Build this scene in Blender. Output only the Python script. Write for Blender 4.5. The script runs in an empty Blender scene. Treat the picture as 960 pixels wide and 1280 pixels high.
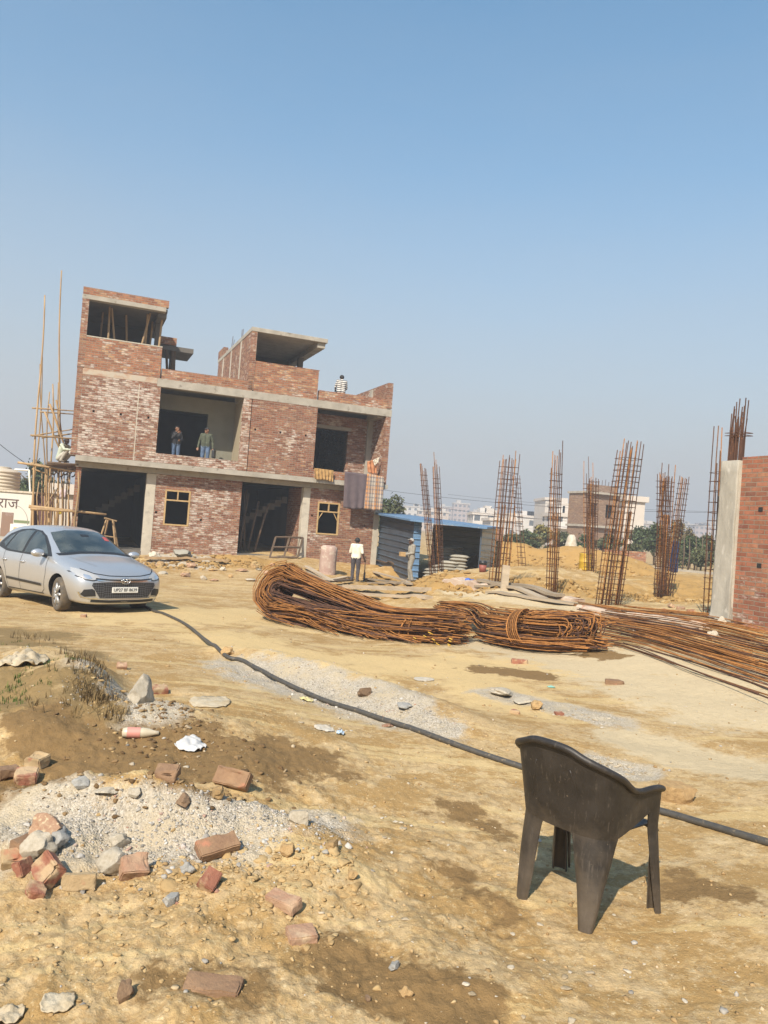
SKY_AIR, SKY_DUST, SKY_OZ, SKY_STR = 1.0, 1.0, 1.0, .14
SKY_SAT, SKY_VAL, SKY_HUE = 1.36, 1.04, .484
DUST = (2.60, 2.64, 2.68)
HAZE = .0023
EXPO = 0.58
import bpy, bmesh, math, random
import numpy as np
from mathutils import Vector, Matrix, noise as mnoise
from mathutils.bvhtree import BVHTree
from mathutils.geometry import delaunay_2d_cdt
R = math.radians
PI = math.pi
rng = np.random.default_rng(7)
random.seed(7)
scene = bpy.context.scene
COL = scene.collection

# ------------------------------------------------------------------ camera
FPX = 960.0
EYE = np.array([0, 0, 1.8])
ROLL, PITCH = R(4.29), R(0.9)
_F = np.array([0, math.cos(PITCH), math.sin(PITCH)])
_R0 = np.array([1.0, 0, 0])
_U0 = np.array([0, -math.sin(PITCH), math.cos(PITCH)])
_CX = math.cos(ROLL) * _R0 + math.sin(ROLL) * _U0
_CY = -math.sin(ROLL) * _R0 + math.cos(ROLL) * _U0


def ray(px, py):
    return ((px - 480) / FPX) * _CX - ((py - 640) / FPX) * _CY + _F


def at(px, py, d):
    v = ray(px, py)
    return EYE + v * (d / v[1])


cam = bpy.data.cameras.new('camera')
cam.sensor_fit = 'HORIZONTAL'
cam.sensor_width = 36
cam.lens = 36
cam.clip_start = 0.05
cam.clip_end = 8000
camo = bpy.data.objects.new('camera', cam)
COL.objects.link(camo)
m4 = Matrix.Identity(4)
for i in range(3):
    m4[i][0], m4[i][1], m4[i][2], m4[i][3] = _CX[i], _CY[i], -_F[i], EYE[i]
camo.matrix_world = m4
scene.camera = camo

# ------------------------------------------------------------------ helpers


def tag(o, label=None, cat=None, group=None, kind=None):
    if label: o['label'] = label
    if cat: o['category'] = cat
    if group: o['group'] = group
    if kind: o['kind'] = kind
    return o


def empty(name, loc=(0, 0, 0), rz=0.0, label=None, cat=None, group=None, kind=None):
    o = bpy.data.objects.new(name, None)
    COL.objects.link(o)
    o.location = [float(c) for c in loc]
    o.rotation_euler = (0, 0, rz)
    o.empty_display_size = .1
    return tag(o, label, cat, group, kind)


def copy_tree(o, parent=None):
    c = o.copy()
    COL.objects.link(c)
    if parent is not None: c.parent = parent
    for ch in o.children: copy_tree(ch, c)
    return c


def mk(name, verts, faces, mat=None, parent=None, smooth=False, loc=None, mi=None):
    me = bpy.data.meshes.new(name)
    me.from_pydata([tuple(map(float, v)) for v in verts], [], [tuple(map(int, f)) for f in faces])
    mats = mat if isinstance(mat, (list, tuple)) else [mat]
    for q in mats:
        if q: me.materials.append(q)
    if mi is not None: me.polygons.foreach_set('material_index', np.array(mi, dtype=np.int32))
    if smooth: me.polygons.foreach_set('use_smooth', np.ones(len(me.polygons), dtype=bool))
    me.update()
    o = bpy.data.objects.new(name, me)
    COL.objects.link(o)
    if parent is not None: o.parent = parent
    if loc is not None: o.location = [float(c) for c in loc]
    return o


class MB:
    """collects shapes into one mesh"""
    def __init__(s): s.v, s.f = [], []
    def add(s, v, f):
        n = len(s.v)
        s.v += [tuple(map(float, p)) for p in v]
        s.f += [tuple(int(i) + n for i in q) for q in f]
        return s
    def box(s, x0, x1, y0, y1, z0, z1):
        v = [(x0, y0, z0), (x1, y0, z0), (x1, y1, z0), (x0, y1, z0), (x0, y0, z1), (x1, y0, z1), (x1, y1, z1), (x0, y1, z1)]
        return s.add(v, [(0, 3, 2, 1), (4, 5, 6, 7), (0, 1, 5, 4), (1, 2, 6, 5), (2, 3, 7, 6), (3, 0, 4, 7)])
    def prism(s, poly, y0, y1):
        """poly in (x,z), extruded along y"""
        n = len(poly)
        v = [(p[0], y0, p[1]) for p in poly] + [(p[0], y1, p[1]) for p in poly]
        f = [tuple(range(n)), tuple(range(2 * n - 1, n - 1, -1))]
        f += [(i, i + n, (i + 1) % n + n, (i + 1) % n) for i in range(n)]
        return s.add(v, f)
    def tube(s, pts, r, n=6, cap=True):
        pts = np.array(pts, float)
        k = len(pts)
        rr = np.full(k, r) if np.isscalar(r) else np.array(r, float)
        t = np.gradient(pts, axis=0)
        t /= np.linalg.norm(t, axis=1)[:, None] + 1e-12
        up = np.array([0, 0, 1.0]) if abs(t[0][2]) < .9 else np.array([1.0, 0, 0])
        a = np.cross(t[0], up); a /= np.linalg.norm(a)
        V = []
        for i in range(k):
            a = a - t[i] * (a @ t[i]); a /= np.linalg.norm(a) + 1e-12
            b = np.cross(t[i], a)
            for j in range(n):
                an = 2 * PI * j / n
                V.append(pts[i] + rr[i] * (math.cos(an) * a + math.sin(an) * b))
        f = []
        for i in range(k - 1):
            for j in range(n):
                j2 = (j + 1) % n
                f.append((i * n + j, i * n + j2, (i + 1) * n + j2, (i + 1) * n + j))
        if cap:
            f.append(tuple(range(n - 1, -1, -1)))
            f.append(tuple(range((k - 1) * n, k * n)))
        return s.add(V, f)
    def lathe(s, prof, n=24, axis='z', c=(0, 0, 0)):
        V = []
        for r, h in prof:
            for j in range(n):
                an = 2 * PI * j / n
                p = (r * math.cos(an), r * math.sin(an), h)
                if axis == 'y': p = (p[0], p[2], p[1])
                V.append((p[0] + c[0], p[1] + c[1], p[2] + c[2]))
        f = []
        for i in range(len(prof) - 1):
            for j in range(n):
                j2 = (j + 1) % n
                f.append((i * n + j, i * n + j2, (i + 1) * n + j2, (i + 1) * n + j))
        return s.add(V, f)
    def build(s, name, mat=None, parent=None, smooth=False, loc=None):
        return mk(name, s.v, s.f, mat, parent, smooth, loc)


def bevel(o, w=.01, seg=2):
    m = o.modifiers.new('edge', 'BEVEL'); m.width = w; m.segments = seg; m.limit_method = 'ANGLE'
    return o


def bake(o):
    """apply the modifiers without operators"""
    dg = bpy.context.evaluated_depsgraph_get()
    me = bpy.data.meshes.new_from_object(o.evaluated_get(dg))
    old = o.data
    o.modifiers.clear()
    o.data = me
    me.name = old.name
    return o


# numpy value noise
def _hash(ix, iy, seed):
    h = (ix.astype(np.int64) * 374761393 + iy.astype(np.int64) * 668265263 + seed * 1442695041) & 0xffffffff
    h = ((h ^ (h >> 13)) * 1274126177) & 0xffffffff
    h = (h ^ (h >> 16)) & 0xffffffff
    return h.astype(np.float64) / 4294967295.0


def vnoise(x, y, seed=0):
    ix, iy = np.floor(x), np.floor(y)
    fx, fy = x - ix, y - iy
    ux, uy = fx * fx * fx * (fx * (fx * 6 - 15) + 10), fy * fy * fy * (fy * (fy * 6 - 15) + 10)
    a, b = _hash(ix, iy, seed), _hash(ix + 1, iy, seed)
    c, d = _hash(ix, iy + 1, seed), _hash(ix + 1, iy + 1, seed)
    return (a * (1 - ux) + b * ux) * (1 - uy) + (c * (1 - ux) + d * ux) * uy - .5


def fbm(x, y, sc, oc=4, seed=0, gain=.5):
    s, a, t = 0, 1.0, 0
    ca, sa = math.cos(.6), math.sin(.6)
    for k in range(oc):
        s = s + a * vnoise(x * sc, y * sc, seed + k)
        t += a
        x, y = ca * x - sa * y, sa * x + ca * y
        sc *= 2.03
        a *= gain
    return s / t * 2


# ------------------------------------------------------------------ terrain
# measured ground points: photo position and distance -> the surface through them
CTRL = [(735, 1165, 3.56), (655, 1128, 3.8), (823, 1145, 3.76), (480, 1270, 2.8), (0, 1275, 2.64), (960, 1270, 2.93),
        (240, 1180, 3.1), (0, 1120, 3.4), (480, 1060, 4.3), (960, 1100, 4.1), (240, 1040, 4.15), (480, 925, 6.5),
        (930, 935, 7.0), (700, 900, 7.6), (300, 900, 6.2), (430, 870, 8.2), (600, 850, 9.4), (880, 850, 9.8),
        (300, 800, 11.2), (100, 765, 13.9), (-4, 748, 14.8), (178, 757, 14.9), (280, 765, 15.4), (430, 805, 12.2),
        (345, 783, 13.4), (690, 815, 12.3), (570, 808, 12.4), (800, 800, 12.2), (890, 772, 14.5), (960, 790, 13.6),
        (763, 757, 17), (690, 745, 18.5), (622, 733, 20), (545, 716, 25), (652, 715, 28.5), (825, 748, 20.8), (737, 718, 28),
        (500, 739, 23), (400, 735, 24.5), (445, 727, 30.5), (512, 728, 31.5), (470, 704, 34.5), (240, 716, 27.5), (240, 696, 30.7),
        (380, 697, 33), (97, 692, 30), (560, 717, 31), (850, 712, 40), (700, 700, 48)]
_c = np.array([at(*q) for q in CTRL])
_far = []
for th in (-75, -50, -30, -15, 0, 15, 30, 50, 75):
    for d, z in ((1.2, 0), (2.0, 0), (70, .25), (160, .25)):
        _far.append((d * math.sin(R(th)), d * math.cos(R(th)), z))
for th in (-75, -55): _far += [(14 * math.sin(R(th)), 14 * math.cos(R(th)), -.1), (30 * math.sin(R(th)), 30 * math.cos(R(th)), -.1), (5 * math.sin(R(th)), 5 * math.cos(R(th)), .1)]
for th in (55, 75): _far += [(14 * math.sin(R(th)), 14 * math.cos(R(th)), .4), (30 * math.sin(R(th)), 30 * math.cos(R(th)), .4), (5 * math.sin(R(th)), 5 * math.cos(R(th)), .05)]
_c = np.vstack([_c, np.array(_far)])


def _warp(x, y):
    d = np.maximum(np.hypot(x, y), .8)
    th = np.clip(np.arctan2(x, y), -1.35, 1.35)
    return th * 2.4, np.log(d)


def _tps(r2): return np.where(r2 > 1e-12, .5 * r2 * np.log(np.maximum(r2, 1e-12)), 0)


_ca, _cb = _warp(_c[:, 0], _c[:, 1])
_n = len(_c)
_K = _tps((_ca[:, None] - _ca[None]) ** 2 + (_cb[:, None] - _cb[None]) ** 2) + np.eye(_n) * .015
_P = np.stack([np.ones(_n), _ca, _cb], 1)
_w = np.linalg.solve(np.block([[_K, _P], [_P.T, np.zeros((3, 3))]]), np.concatenate([_c[:, 2], np.zeros(3)]))
BUMPS = []   # (x, y, rx, ry, rot, height, power)


def base_h(x, y):
    a, b = _warp(x, y)
    sh = a.shape
    a, b = a.ravel(), b.ravel()
    out = np.empty_like(a)
    for s in range(0, len(a), 60000):
        q = slice(s, s + 60000)
        out[q] = _tps((a[q, None] - _ca[None]) ** 2 + (b[q, None] - _cb[None]) ** 2) @ _w[:_n] + _w[_n] + a[q] * _w[_n + 1] + b[q] * _w[_n + 2]
    out = out.reshape(sh)
    d = np.hypot(x, y)
    k = np.clip((d - 70) / 90, 0, 1)
    return out * (1 - k) + .25 * k


def hz(x, y):
    x = np.asarray(x, float); y = np.asarray(y, float)
    z = base_h(x, y)
    for bx, by, rx, ry, rot, h, pw in BUMPS:
        dx, dy = x - bx, y - by
        u = (dx * math.cos(rot) + dy * math.sin(rot)) / rx
        v = (-dx * math.sin(rot) + dy * math.cos(rot)) / ry
        z = z + h * np.exp(-np.power(u * u + v * v, pw))
    return z


def H(x, y): return float(hz(np.array([x]), np.array([y]))[0])


def G(px, py):
    """where the sight line through a photo position meets the ground"""
    v = ray(px, py)
    v = v / v[1]
    d = np.exp(np.linspace(math.log(1.2), math.log(60), 900))
    P = EYE[None] + v[None] * d[:, None]
    dz = P[:, 2] - hz(P[:, 0], P[:, 1])
    i = np.argmax(dz < 0)
    if dz[i] >= 0: i = len(d) - 1
    i = max(i, 1)
    t = dz[i - 1] / (dz[i - 1] - dz[i] + 1e-12)
    dd = d[i - 1] + (d[i] - d[i - 1]) * t
    p = EYE + v * dd
    return np.array([p[0], p[1], H(p[0], p[1])])


def bump_at(px, py, d, rx, ry, h, rot=0.0, pw=1.0):
    p = at(px, py, d)
    BUMPS.append((p[0], p[1], rx, ry, rot, h, pw))


# the weedy bank on the left
bump_at(-20, 830, 7.6, 1.0, 1.2, .24, .1, 1.3)
bump_at(60, 855, 6.9, .60, .85, .20, .3, 2.6)
bump_at(20, 920, 5.6, .75, .55, .16, 0, 1.4)
bump_at(90, 890, 6.4, .35, .5, .16, .2, 1.6)
# rubble heap behind it, gravel ridge in front
bump_at(185, 905, 6.0, .5, .35, .12, -.3, 1.3)
bump_at(150, 1040, 4.25, .72, .20, .21, -.05, 1.1)
bump_at(320, 1050, 4.2, .55, .22, .05, -.1, 1.4)
bump_at(20, 1080, 3.9, .35, .22, .06, 0, 1.4)
bump_at(400, 1090, 3.9, .25, .3, .05, .2, 1.4)
# gravel ridge along the hose
for q, h in (((320, 828), .14), ((380, 847), .17), ((440, 864), .17), ((500, 886), .14), ((545, 905), .09)):
    g = at(q[0], q[1], 1.8 * 960 / (q[1] - 640 - .075 * (q[0] - 480) - 15) * 1.02)
    BUMPS.append((g[0], g[1], .75, .35, -.6, h, 1.2))
# earth heaps behind the column cages
for px, py, d, rx, ry, h in ((602, 700, 34, 1.0, 1.4, .62), (628, 700, 34.5, .9, 1.2, .46), (652, 703, 34, 1.0, 1.3, .56), (682, 705, 34, 1.2, 1.4, .48), (712, 708, 33.5, 1.1, 1.4, .52), (742, 708, 33, 1.1, 1.3, .46), (770, 712, 32, 1.2, 1.4, .38), (792, 714, 31, 1.1, 1.3, .25),
                             (585, 700, 36, 1.2, 2, .6), (855, 730, 24, 2.2, 1.5, .15), (640, 725, 24, 2, 1, .18), (700, 725, 25, 2, 1.2, .2)):
    bump_at(px, py, d, rx, ry, h)
# bank of tipped earth along the house front
for px, d in ((205, 29.3), (240, 29.6), (275, 30.2), (310, 30.8)): bump_at(px, 700, d, 1.0, .7, .22)
bump_at(490, 712, 32.8, .9, .8, .35)
# ------------------------------------------------------------------ materials
def nmat(name):
    m = bpy.data.materials.new(name)
    m.use_nodes = True
    nt = m.node_tree
    nt.nodes.clear()
    out = nt.nodes.new('ShaderNodeOutputMaterial')
    b = nt.nodes.new('ShaderNodeBsdfPrincipled')
    nt.links.new(b.outputs[0], out.inputs[0])
    return m, nt, b


def nd(nt, typ, **kw):
    n = nt.nodes.new(typ)
    for k, v in kw.items():
        if k.startswith('i_'):
            key = k[2:]
            n.inputs[int(key) if key.isdigit() else key].default_value = v
        else: setattr(n, k, v)
    return n


def lk(nt, a, b): nt.links.new(a, b)


def ramp(nt, fac, stops):
    r = nt.nodes.new('ShaderNodeValToRGB')
    e = r.color_ramp.elements
    while len(e) < len(stops): e.new(.5)
    for q, (p, c) in zip(e, stops):
        q.position = p
        q.color = (c, c, c, 1) if np.isscalar(c) else (*c, 1)
    if fac is not None: lk(nt, fac, r.inputs[0])
    return r


def mixc(nt, fac, a, b, blend='MIX'):
    m = nt.nodes.new('ShaderNodeMix')
    m.data_type = 'RGBA'
    m.blend_type = blend
    for sock, v in ((m.inputs[0], fac), (m.inputs[6], a), (m.inputs[7], b)):
        if isinstance(v, (int, float)): sock.default_value = v
        elif isinstance(v, tuple): sock.default_value = (*v, 1) if len(v) == 3 else v
        else: lk(nt, v, sock)
    return m.outputs[2]


def math_(nt, op, a, b=None):
    m = nt.nodes.new('ShaderNodeMath')
    m.operation = op
    for s, v in ((m.inputs[0], a), (m.inputs[1], b)):
        if v is None: continue
        if isinstance(v, (int, float)): s.default_value = v
        else: lk(nt, v, s)
    return m.outputs[0]


def simple(name, c1, c2=None, scale=6.0, rough=.8, bump=.2, metal=0.0, detail=6.0, spot=None, coat=0.0, stretch=None, bscale=None, rand=0.0, spec=.5):
    """a surface of two mixed tones with optional stains, fine relief and per-object variation"""
    m, nt, b = nmat(name)
    tc = nd(nt, 'ShaderNodeTexCoord')
    co = tc.outputs['Object']
    if stretch:
        mp = nd(nt, 'ShaderNodeMapping'); mp.inputs['Scale'].default_value = stretch
        lk(nt, co, mp.inputs[0]); co = mp.outputs[0]
    oi = nd(nt, 'ShaderNodeObjectInfo')
    vm = nd(nt, 'ShaderNodeVectorMath', operation='ADD'); lk(nt, co, vm.inputs[0])
    cs = nd(nt, 'ShaderNodeVectorMath', operation='SCALE'); cs.inputs[0].default_value = (37, 11, 23); lk(nt, oi.outputs['Random'], cs.inputs['Scale'])
    lk(nt, cs.outputs[0], vm.inputs[1]); co = vm.outputs[0]
    n1 = nd(nt, 'ShaderNodeTexNoise', i_Scale=scale, i_Detail=detail, i_Roughness=.6)
    lk(nt, co, n1.inputs['Vector'])
    f = ramp(nt, n1.outputs[0], [(.32, 0.0), (.68, 1.0)])
    col = mixc(nt, f.outputs[0], c1, c2 if c2 else tuple(x * .75 for x in c1))
    if spot:
        n2 = nd(nt, 'ShaderNodeTexNoise', i_Scale=scale * spot[1], i_Detail=4.0)
        lk(nt, co, n2.inputs['Vector'])
        g = ramp(nt, n2.outputs[0], [(spot[2], 0.0), (min(spot[2] + .12, 1), 1.0)])
        col = mixc(nt, g.outputs[0], col, spot[0])
    if rand:
        hv = nd(nt, 'ShaderNodeHueSaturation')
        lk(nt, col, hv.inputs['Color'])
        lk(nt, math_(nt, 'MULTIPLY_ADD', oi.outputs['Random'], rand), hv.inputs['Value'])
        hv.inputs['Value'].links[0].from_node.inputs[2].default_value = 1 - rand / 2
        col = hv.outputs[0]
    lk(nt, col, b.inputs['Base Color'])
    b.inputs['Roughness'].default_value = rough
    b.inputs['Metallic'].default_value = metal
    b.inputs['Specular IOR Level'].default_value = spec
    if coat:
        b.inputs['Coat Weight'].default_value = coat; b.inputs['Coat Roughness'].default_value = .06
    if bump:
        n3 = nd(nt, 'ShaderNodeTexNoise', i_Scale=bscale or scale * 4, i_Detail=8.0, i_Roughness=.65)
        lk(nt, co, n3.inputs['Vector'])
        bp = nd(nt, 'ShaderNodeBump', i_Strength=bump, i_Distance=.02)
        lk(nt, n3.outputs[0], bp.inputs['Height'])
        lk(nt, bp.outputs[0], b.inputs['Normal'])
    return m


def brick_mat(name, white=0.0, tones=((.285, .122, .072), (.165, .068, .044)), mortar=(.33, .275, .21), buff=.35, course=.085, length=.24, depth=.35):
    m, nt, b = nmat(name)
    tc = nd(nt, 'ShaderNodeTexCoord')
    sx = nd(nt, 'ShaderNodeSeparateXYZ'); lk(nt, tc.outputs['Object'], sx.inputs[0])
    u = math_(nt, 'ADD', sx.outputs[0], sx.outputs[1])
    nw = nd(nt, 'ShaderNodeTexNoise', i_Scale=2.3, i_Detail=3.0); lk(nt, tc.outputs['Object'], nw.inputs['Vector'])
    wob = math_(nt, 'MULTIPLY', math_(nt, 'SUBTRACT', nw.outputs[0], .5), .035)
    cb = nd(nt, 'ShaderNodeCombineXYZ'); lk(nt, u, cb.inputs[0]); lk(nt, math_(nt, 'ADD', sx.outputs[2], wob), cb.inputs[1])
    br = nd(nt, 'ShaderNodeTexBrick', offset=.5)
    br.inputs['Scale'].default_value = 1.0
    br.inputs['Brick Width'].default_value = length
    br.inputs['Row Height'].default_value = course
    br.inputs['Mortar Size'].default_value = .009
    br.inputs['Mortar Smooth'].default_value = .25
    br.inputs['Color1'].default_value = (0, 0, 0, 1)
    br.inputs['Color2'].default_value = (1, 1, 1, 1)
    br.inputs['Mortar'].default_value = (.5, .5, .5, 1)
    lk(nt, cb.outputs[0], br.inputs['Vector'])
    per = br.outputs['Color']          # one grey value for each brick
    col = ramp(nt, per, [(0, tones[1]), (.35, tones[0]), (.62, tuple(c * 1.15 for c in tones[0])), (.80, tuple(a * (1 - buff) + q * buff for a, q in zip(tones[0], (.62, .40, .20)))), (1, (.17, .06, .045))]).outputs[0]
    nz = nd(nt, 'ShaderNodeTexNoise', i_Scale=9.0, i_Detail=7.0, i_Roughness=.7); lk(nt, tc.outputs['Object'], nz.inputs['Vector'])
    col = mixc(nt, ramp(nt, nz.outputs[0], [(.38, 0.0), (.70, .75)]).outputs[0], col, tuple(c * .5 for c in tones[0]))
    # pale salts that bloom over single bricks and in drifts
    drift = nd(nt, 'ShaderNodeTexNoise', i_Scale=.55, i_Detail=5.0, i_Roughness=.65); lk(nt, tc.outputs['Object'], drift.inputs['Vector'])
    mpw = nd(nt, 'ShaderNodeMapping'); mpw.inputs['Scale'].default_value = (5, 5, 16); lk(nt, tc.outputs['Object'], mpw.inputs[0])
    blot = nd(nt, 'ShaderNodeTexNoise', i_Scale=1.1, i_Detail=5.0, i_Roughness=.7); lk(nt, mpw.outputs[0], blot.inputs['Vector'])
    sm = math_(nt, 'ADD', math_(nt, 'MULTIPLY', drift.outputs[0], .8), math_(nt, 'ADD', math_(nt, 'MULTIPLY', blot.outputs[0], .9), math_(nt, 'MULTIPLY', per, .18)))
    thr = 1.14 - .20 * white
    sf = ramp(nt, math_(nt, 'SUBTRACT', sm, thr - .5), [(.47, 0.0), (.64, .72)]).outputs[0]
    col = mixc(nt, sf, col, (.66, .60, .53))
    nm = nd(nt, 'ShaderNodeTexNoise', i_Scale=3.0, i_Detail=4.0); lk(nt, tc.outputs['Object'], nm.inputs['Vector'])
    mcol = mixc(nt, nm.outputs[0], tuple(c * .7 for c in mortar), mortar)
    col = mixc(nt, br.outputs['Fac'], col, mcol)
    dst = nd(nt, 'ShaderNodeTexNoise', i_Scale=1.4, i_Detail=6.0, i_Roughness=.65); lk(nt, tc.outputs['Object'], dst.inputs['Vector'])
    col = mixc(nt, ramp(nt, dst.outputs[0], [(.48, 0.0), (.80, .35)]).outputs[0], col, (.34, .24, .155))
    lk(nt, col, b.inputs['Base Color'])
    b.inputs['Roughness'].default_value = .93
    b.inputs['Specular IOR Level'].default_value = .2
    hgt = math_(nt, 'ADD', math_(nt, 'MULTIPLY', br.outputs['Fac'], -1.0), math_(nt, 'ADD', math_(nt, 'MULTIPLY', nz.outputs[0], .5), math_(nt, 'MULTIPLY', per, .35)))
    bp = nd(nt, 'ShaderNodeBump', i_Strength=1.0, i_Distance=.014 * depth / .35)
    lk(nt, hgt, bp.inputs['Height']); lk(nt, bp.outputs[0], b.inputs['Normal'])
    return m


M = {}
M['brick'] = brick_mat('red_brick', .5)
M['brick_salt'] = brick_mat('salt_stained_brick', .98)
M['far_brick'] = brick_mat('hazed_brick', .3, ((.27, .165, .11), (.20, .12, .08)))  # greyed brick with distance haze painted into its tones
M['brick_light'] = brick_mat('orange_brick', .45, ((.36, .15, .078), (.22, .085, .05)), buff=.6)
M['brick_near'] = brick_mat('dark_red_brick', .12, ((.34, .135, .078), (.22, .082, .052)), mortar=(.30, .235, .175), buff=.2)
M['concrete'] = simple('raw_concrete', (.40, .365, .305), (.29, .26, .21), 2.2, .92, .35, spot=((.20, .175, .14), 1.8, .60))
M['concrete_pale'] = simple('pale_concrete', (.52, .47, .38), (.40, .36, .29), 3.0, .92, .4, spot=((.26, .23, .19), 1.5, .60))
M['concrete_grey'] = simple('grey_concrete', (.42, .385, .315), (.25, .225, .18), 2.2, .92, .9, spot=((.50, .46, .39), 5, .62), stretch=(1, 1, .4))
M['concrete_dark'] = simple('shaded_concrete', (.15, .135, .115), (.10, .09, .078), 1.5, .95, .3)  # darker copy of the concrete, shade of covered parts put into its colour
M['inside'] = simple('shaded_room_concrete', (.085, .08, .073), (.06, .056, .05), 1.2, .95, .2)  # darkened concrete: the shade inside the rooms is put into the colour
M['plaster'] = simple('cement_plaster', (.235, .225, .175), (.19, .18, .14), 1.4, .95, .12)
M['plaster_tan'] = simple('tan_plaster', (.36, .30, .20), (.30, .25, .165), 1.4, .95, .12)
M['smear'] = simple('smeared_cement', (.50, .44, .33), (.36, .20, .13), 2.6, .95, .4, spot=((.44, .38, .30), 1.4, .5))
M['void'] = simple('void', (.02, .019, .018), None, 3, .95, 0)  # near-black colour that paints the shade of unlit rooms and holes
M['wood'] = simple('raw_timber', (.40, .27, .14), (.27, .175, .09), 5, .85, .25, stretch=(1, 1, .15), rand=.35)
M['wood_yellow'] = simple('yellow_timber', (.45, .31, .145), (.35, .23, .10), 5, .75, .15, rand=.2)
M['plank'] = simple('weathered_plank', (.46, .37, .26), (.30, .235, .16), 6, .9, .3, stretch=(.12, 1, 1), rand=.5)
M['wood_dark'] = simple('dark_timber', (.15, .10, .06), (.09, .06, .04), 5, .9, .25, rand=.4)
M['bamboo'] = simple('bamboo', (.42, .28, .135), (.24, .15, .07), 4, .7, .15, stretch=(1, 1, .25), rand=.5)
M['rust'] = simple('rusted_steel', (.32, .140, .038), (.175, .072, .023), 9, .85, .25, metal=0, detail=8, spot=((.37, .175, .052), 2.2, .57), rand=.8, spec=.3)
M['rust_dark'] = simple('dark_rusted_steel', (.105, .050, .028), (.062, .032, .022), 8, .8, .2, spot=((.19, .08, .035), 2.0, .58), rand=.4, spec=.3)
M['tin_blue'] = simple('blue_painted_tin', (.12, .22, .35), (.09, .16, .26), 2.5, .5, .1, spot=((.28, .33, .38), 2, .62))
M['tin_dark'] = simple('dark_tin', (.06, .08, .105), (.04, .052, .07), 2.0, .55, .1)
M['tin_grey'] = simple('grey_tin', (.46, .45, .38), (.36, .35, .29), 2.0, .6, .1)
M['sack'] = simple('cement_sack', (.33, .305, .25), (.25, .23, .185), 5, .9, .4, rand=.3)
M['hose'] = simple('black_rubber', (.045, .043, .04), (.075, .066, .052), 20, .55, .12, spot=((.16, .125, .08), 1.5, .60))
M['chair'] = simple('dusty_dark_plastic', (.042, .034, .027), (.060, .048, .037), 5, .42, .06, spot=((.105, .082, .058), 3.0, .57), bscale=60)
M['chair_dust'] = None
M['rock_white'] = simple('pale_stone', (.49, .43, .335), (.37, .315, .23), 9, .92, .5, rand=.25, bscale=30)
M['rock_grey'] = simple('grey_stone', (.34, .325, .295), (.24, .23, .205), 9, .85, .4, rand=.4, bscale=30)
M['rock_tan'] = simple('tan_clod', (.46, .30, .135), (.34, .215, .095), 9, .95, .6, rand=.3, bscale=25)
M['rock_brown'] = simple('brown_stone', (.24, .155, .09), (.17, .105, .06), 9, .93, .5, rand=.3, bscale=25)
M['b_red'] = simple('fired_red_brick', (.32, .135, .08), (.24, .095, .058), 14, .95, .6, spot=((.42, .295, .17), .7, .46), bscale=40, rand=.2)
M['b_yellow'] = simple('yellow_coated_brick', (.47, .345, .19), (.38, .265, .14), 12, .93, .5, spot=((.42, .16, .09), .6, .60), bscale=40, rand=.2)
M['b_brown'] = simple('muddy_brown_brick', (.27, .165, .09), (.20, .115, .065), 12, .93, .5, spot=((.36, .16, .09), .8, .62), bscale=40, rand=.2)
M['b_pink'] = simple('dusty_pink_brick', (.40, .265, .165), (.33, .18, .11), 12, .93, .5, spot=((.57, .43, .27), .7, .55), bscale=40)
M['cloth_white'] = simple('white_plastic_sheet', (.56, .51, .42), (.42, .35, .25), 8, .6, .3)
M['cloth_dusty'] = simple('dusty_plastic_sheet', (.50, .43, .31), (.38, .29, .17), 11, .7, .5)
M['cloth_teal'] = simple('teal_scrap', (.25, .50, .42), (.2, .4, .35), 8, .7, .3)
M['bottle'] = simple('clear_pink_plastic', (.66, .55, .42), (.58, .33, .24), 7, .3, .1)


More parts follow.
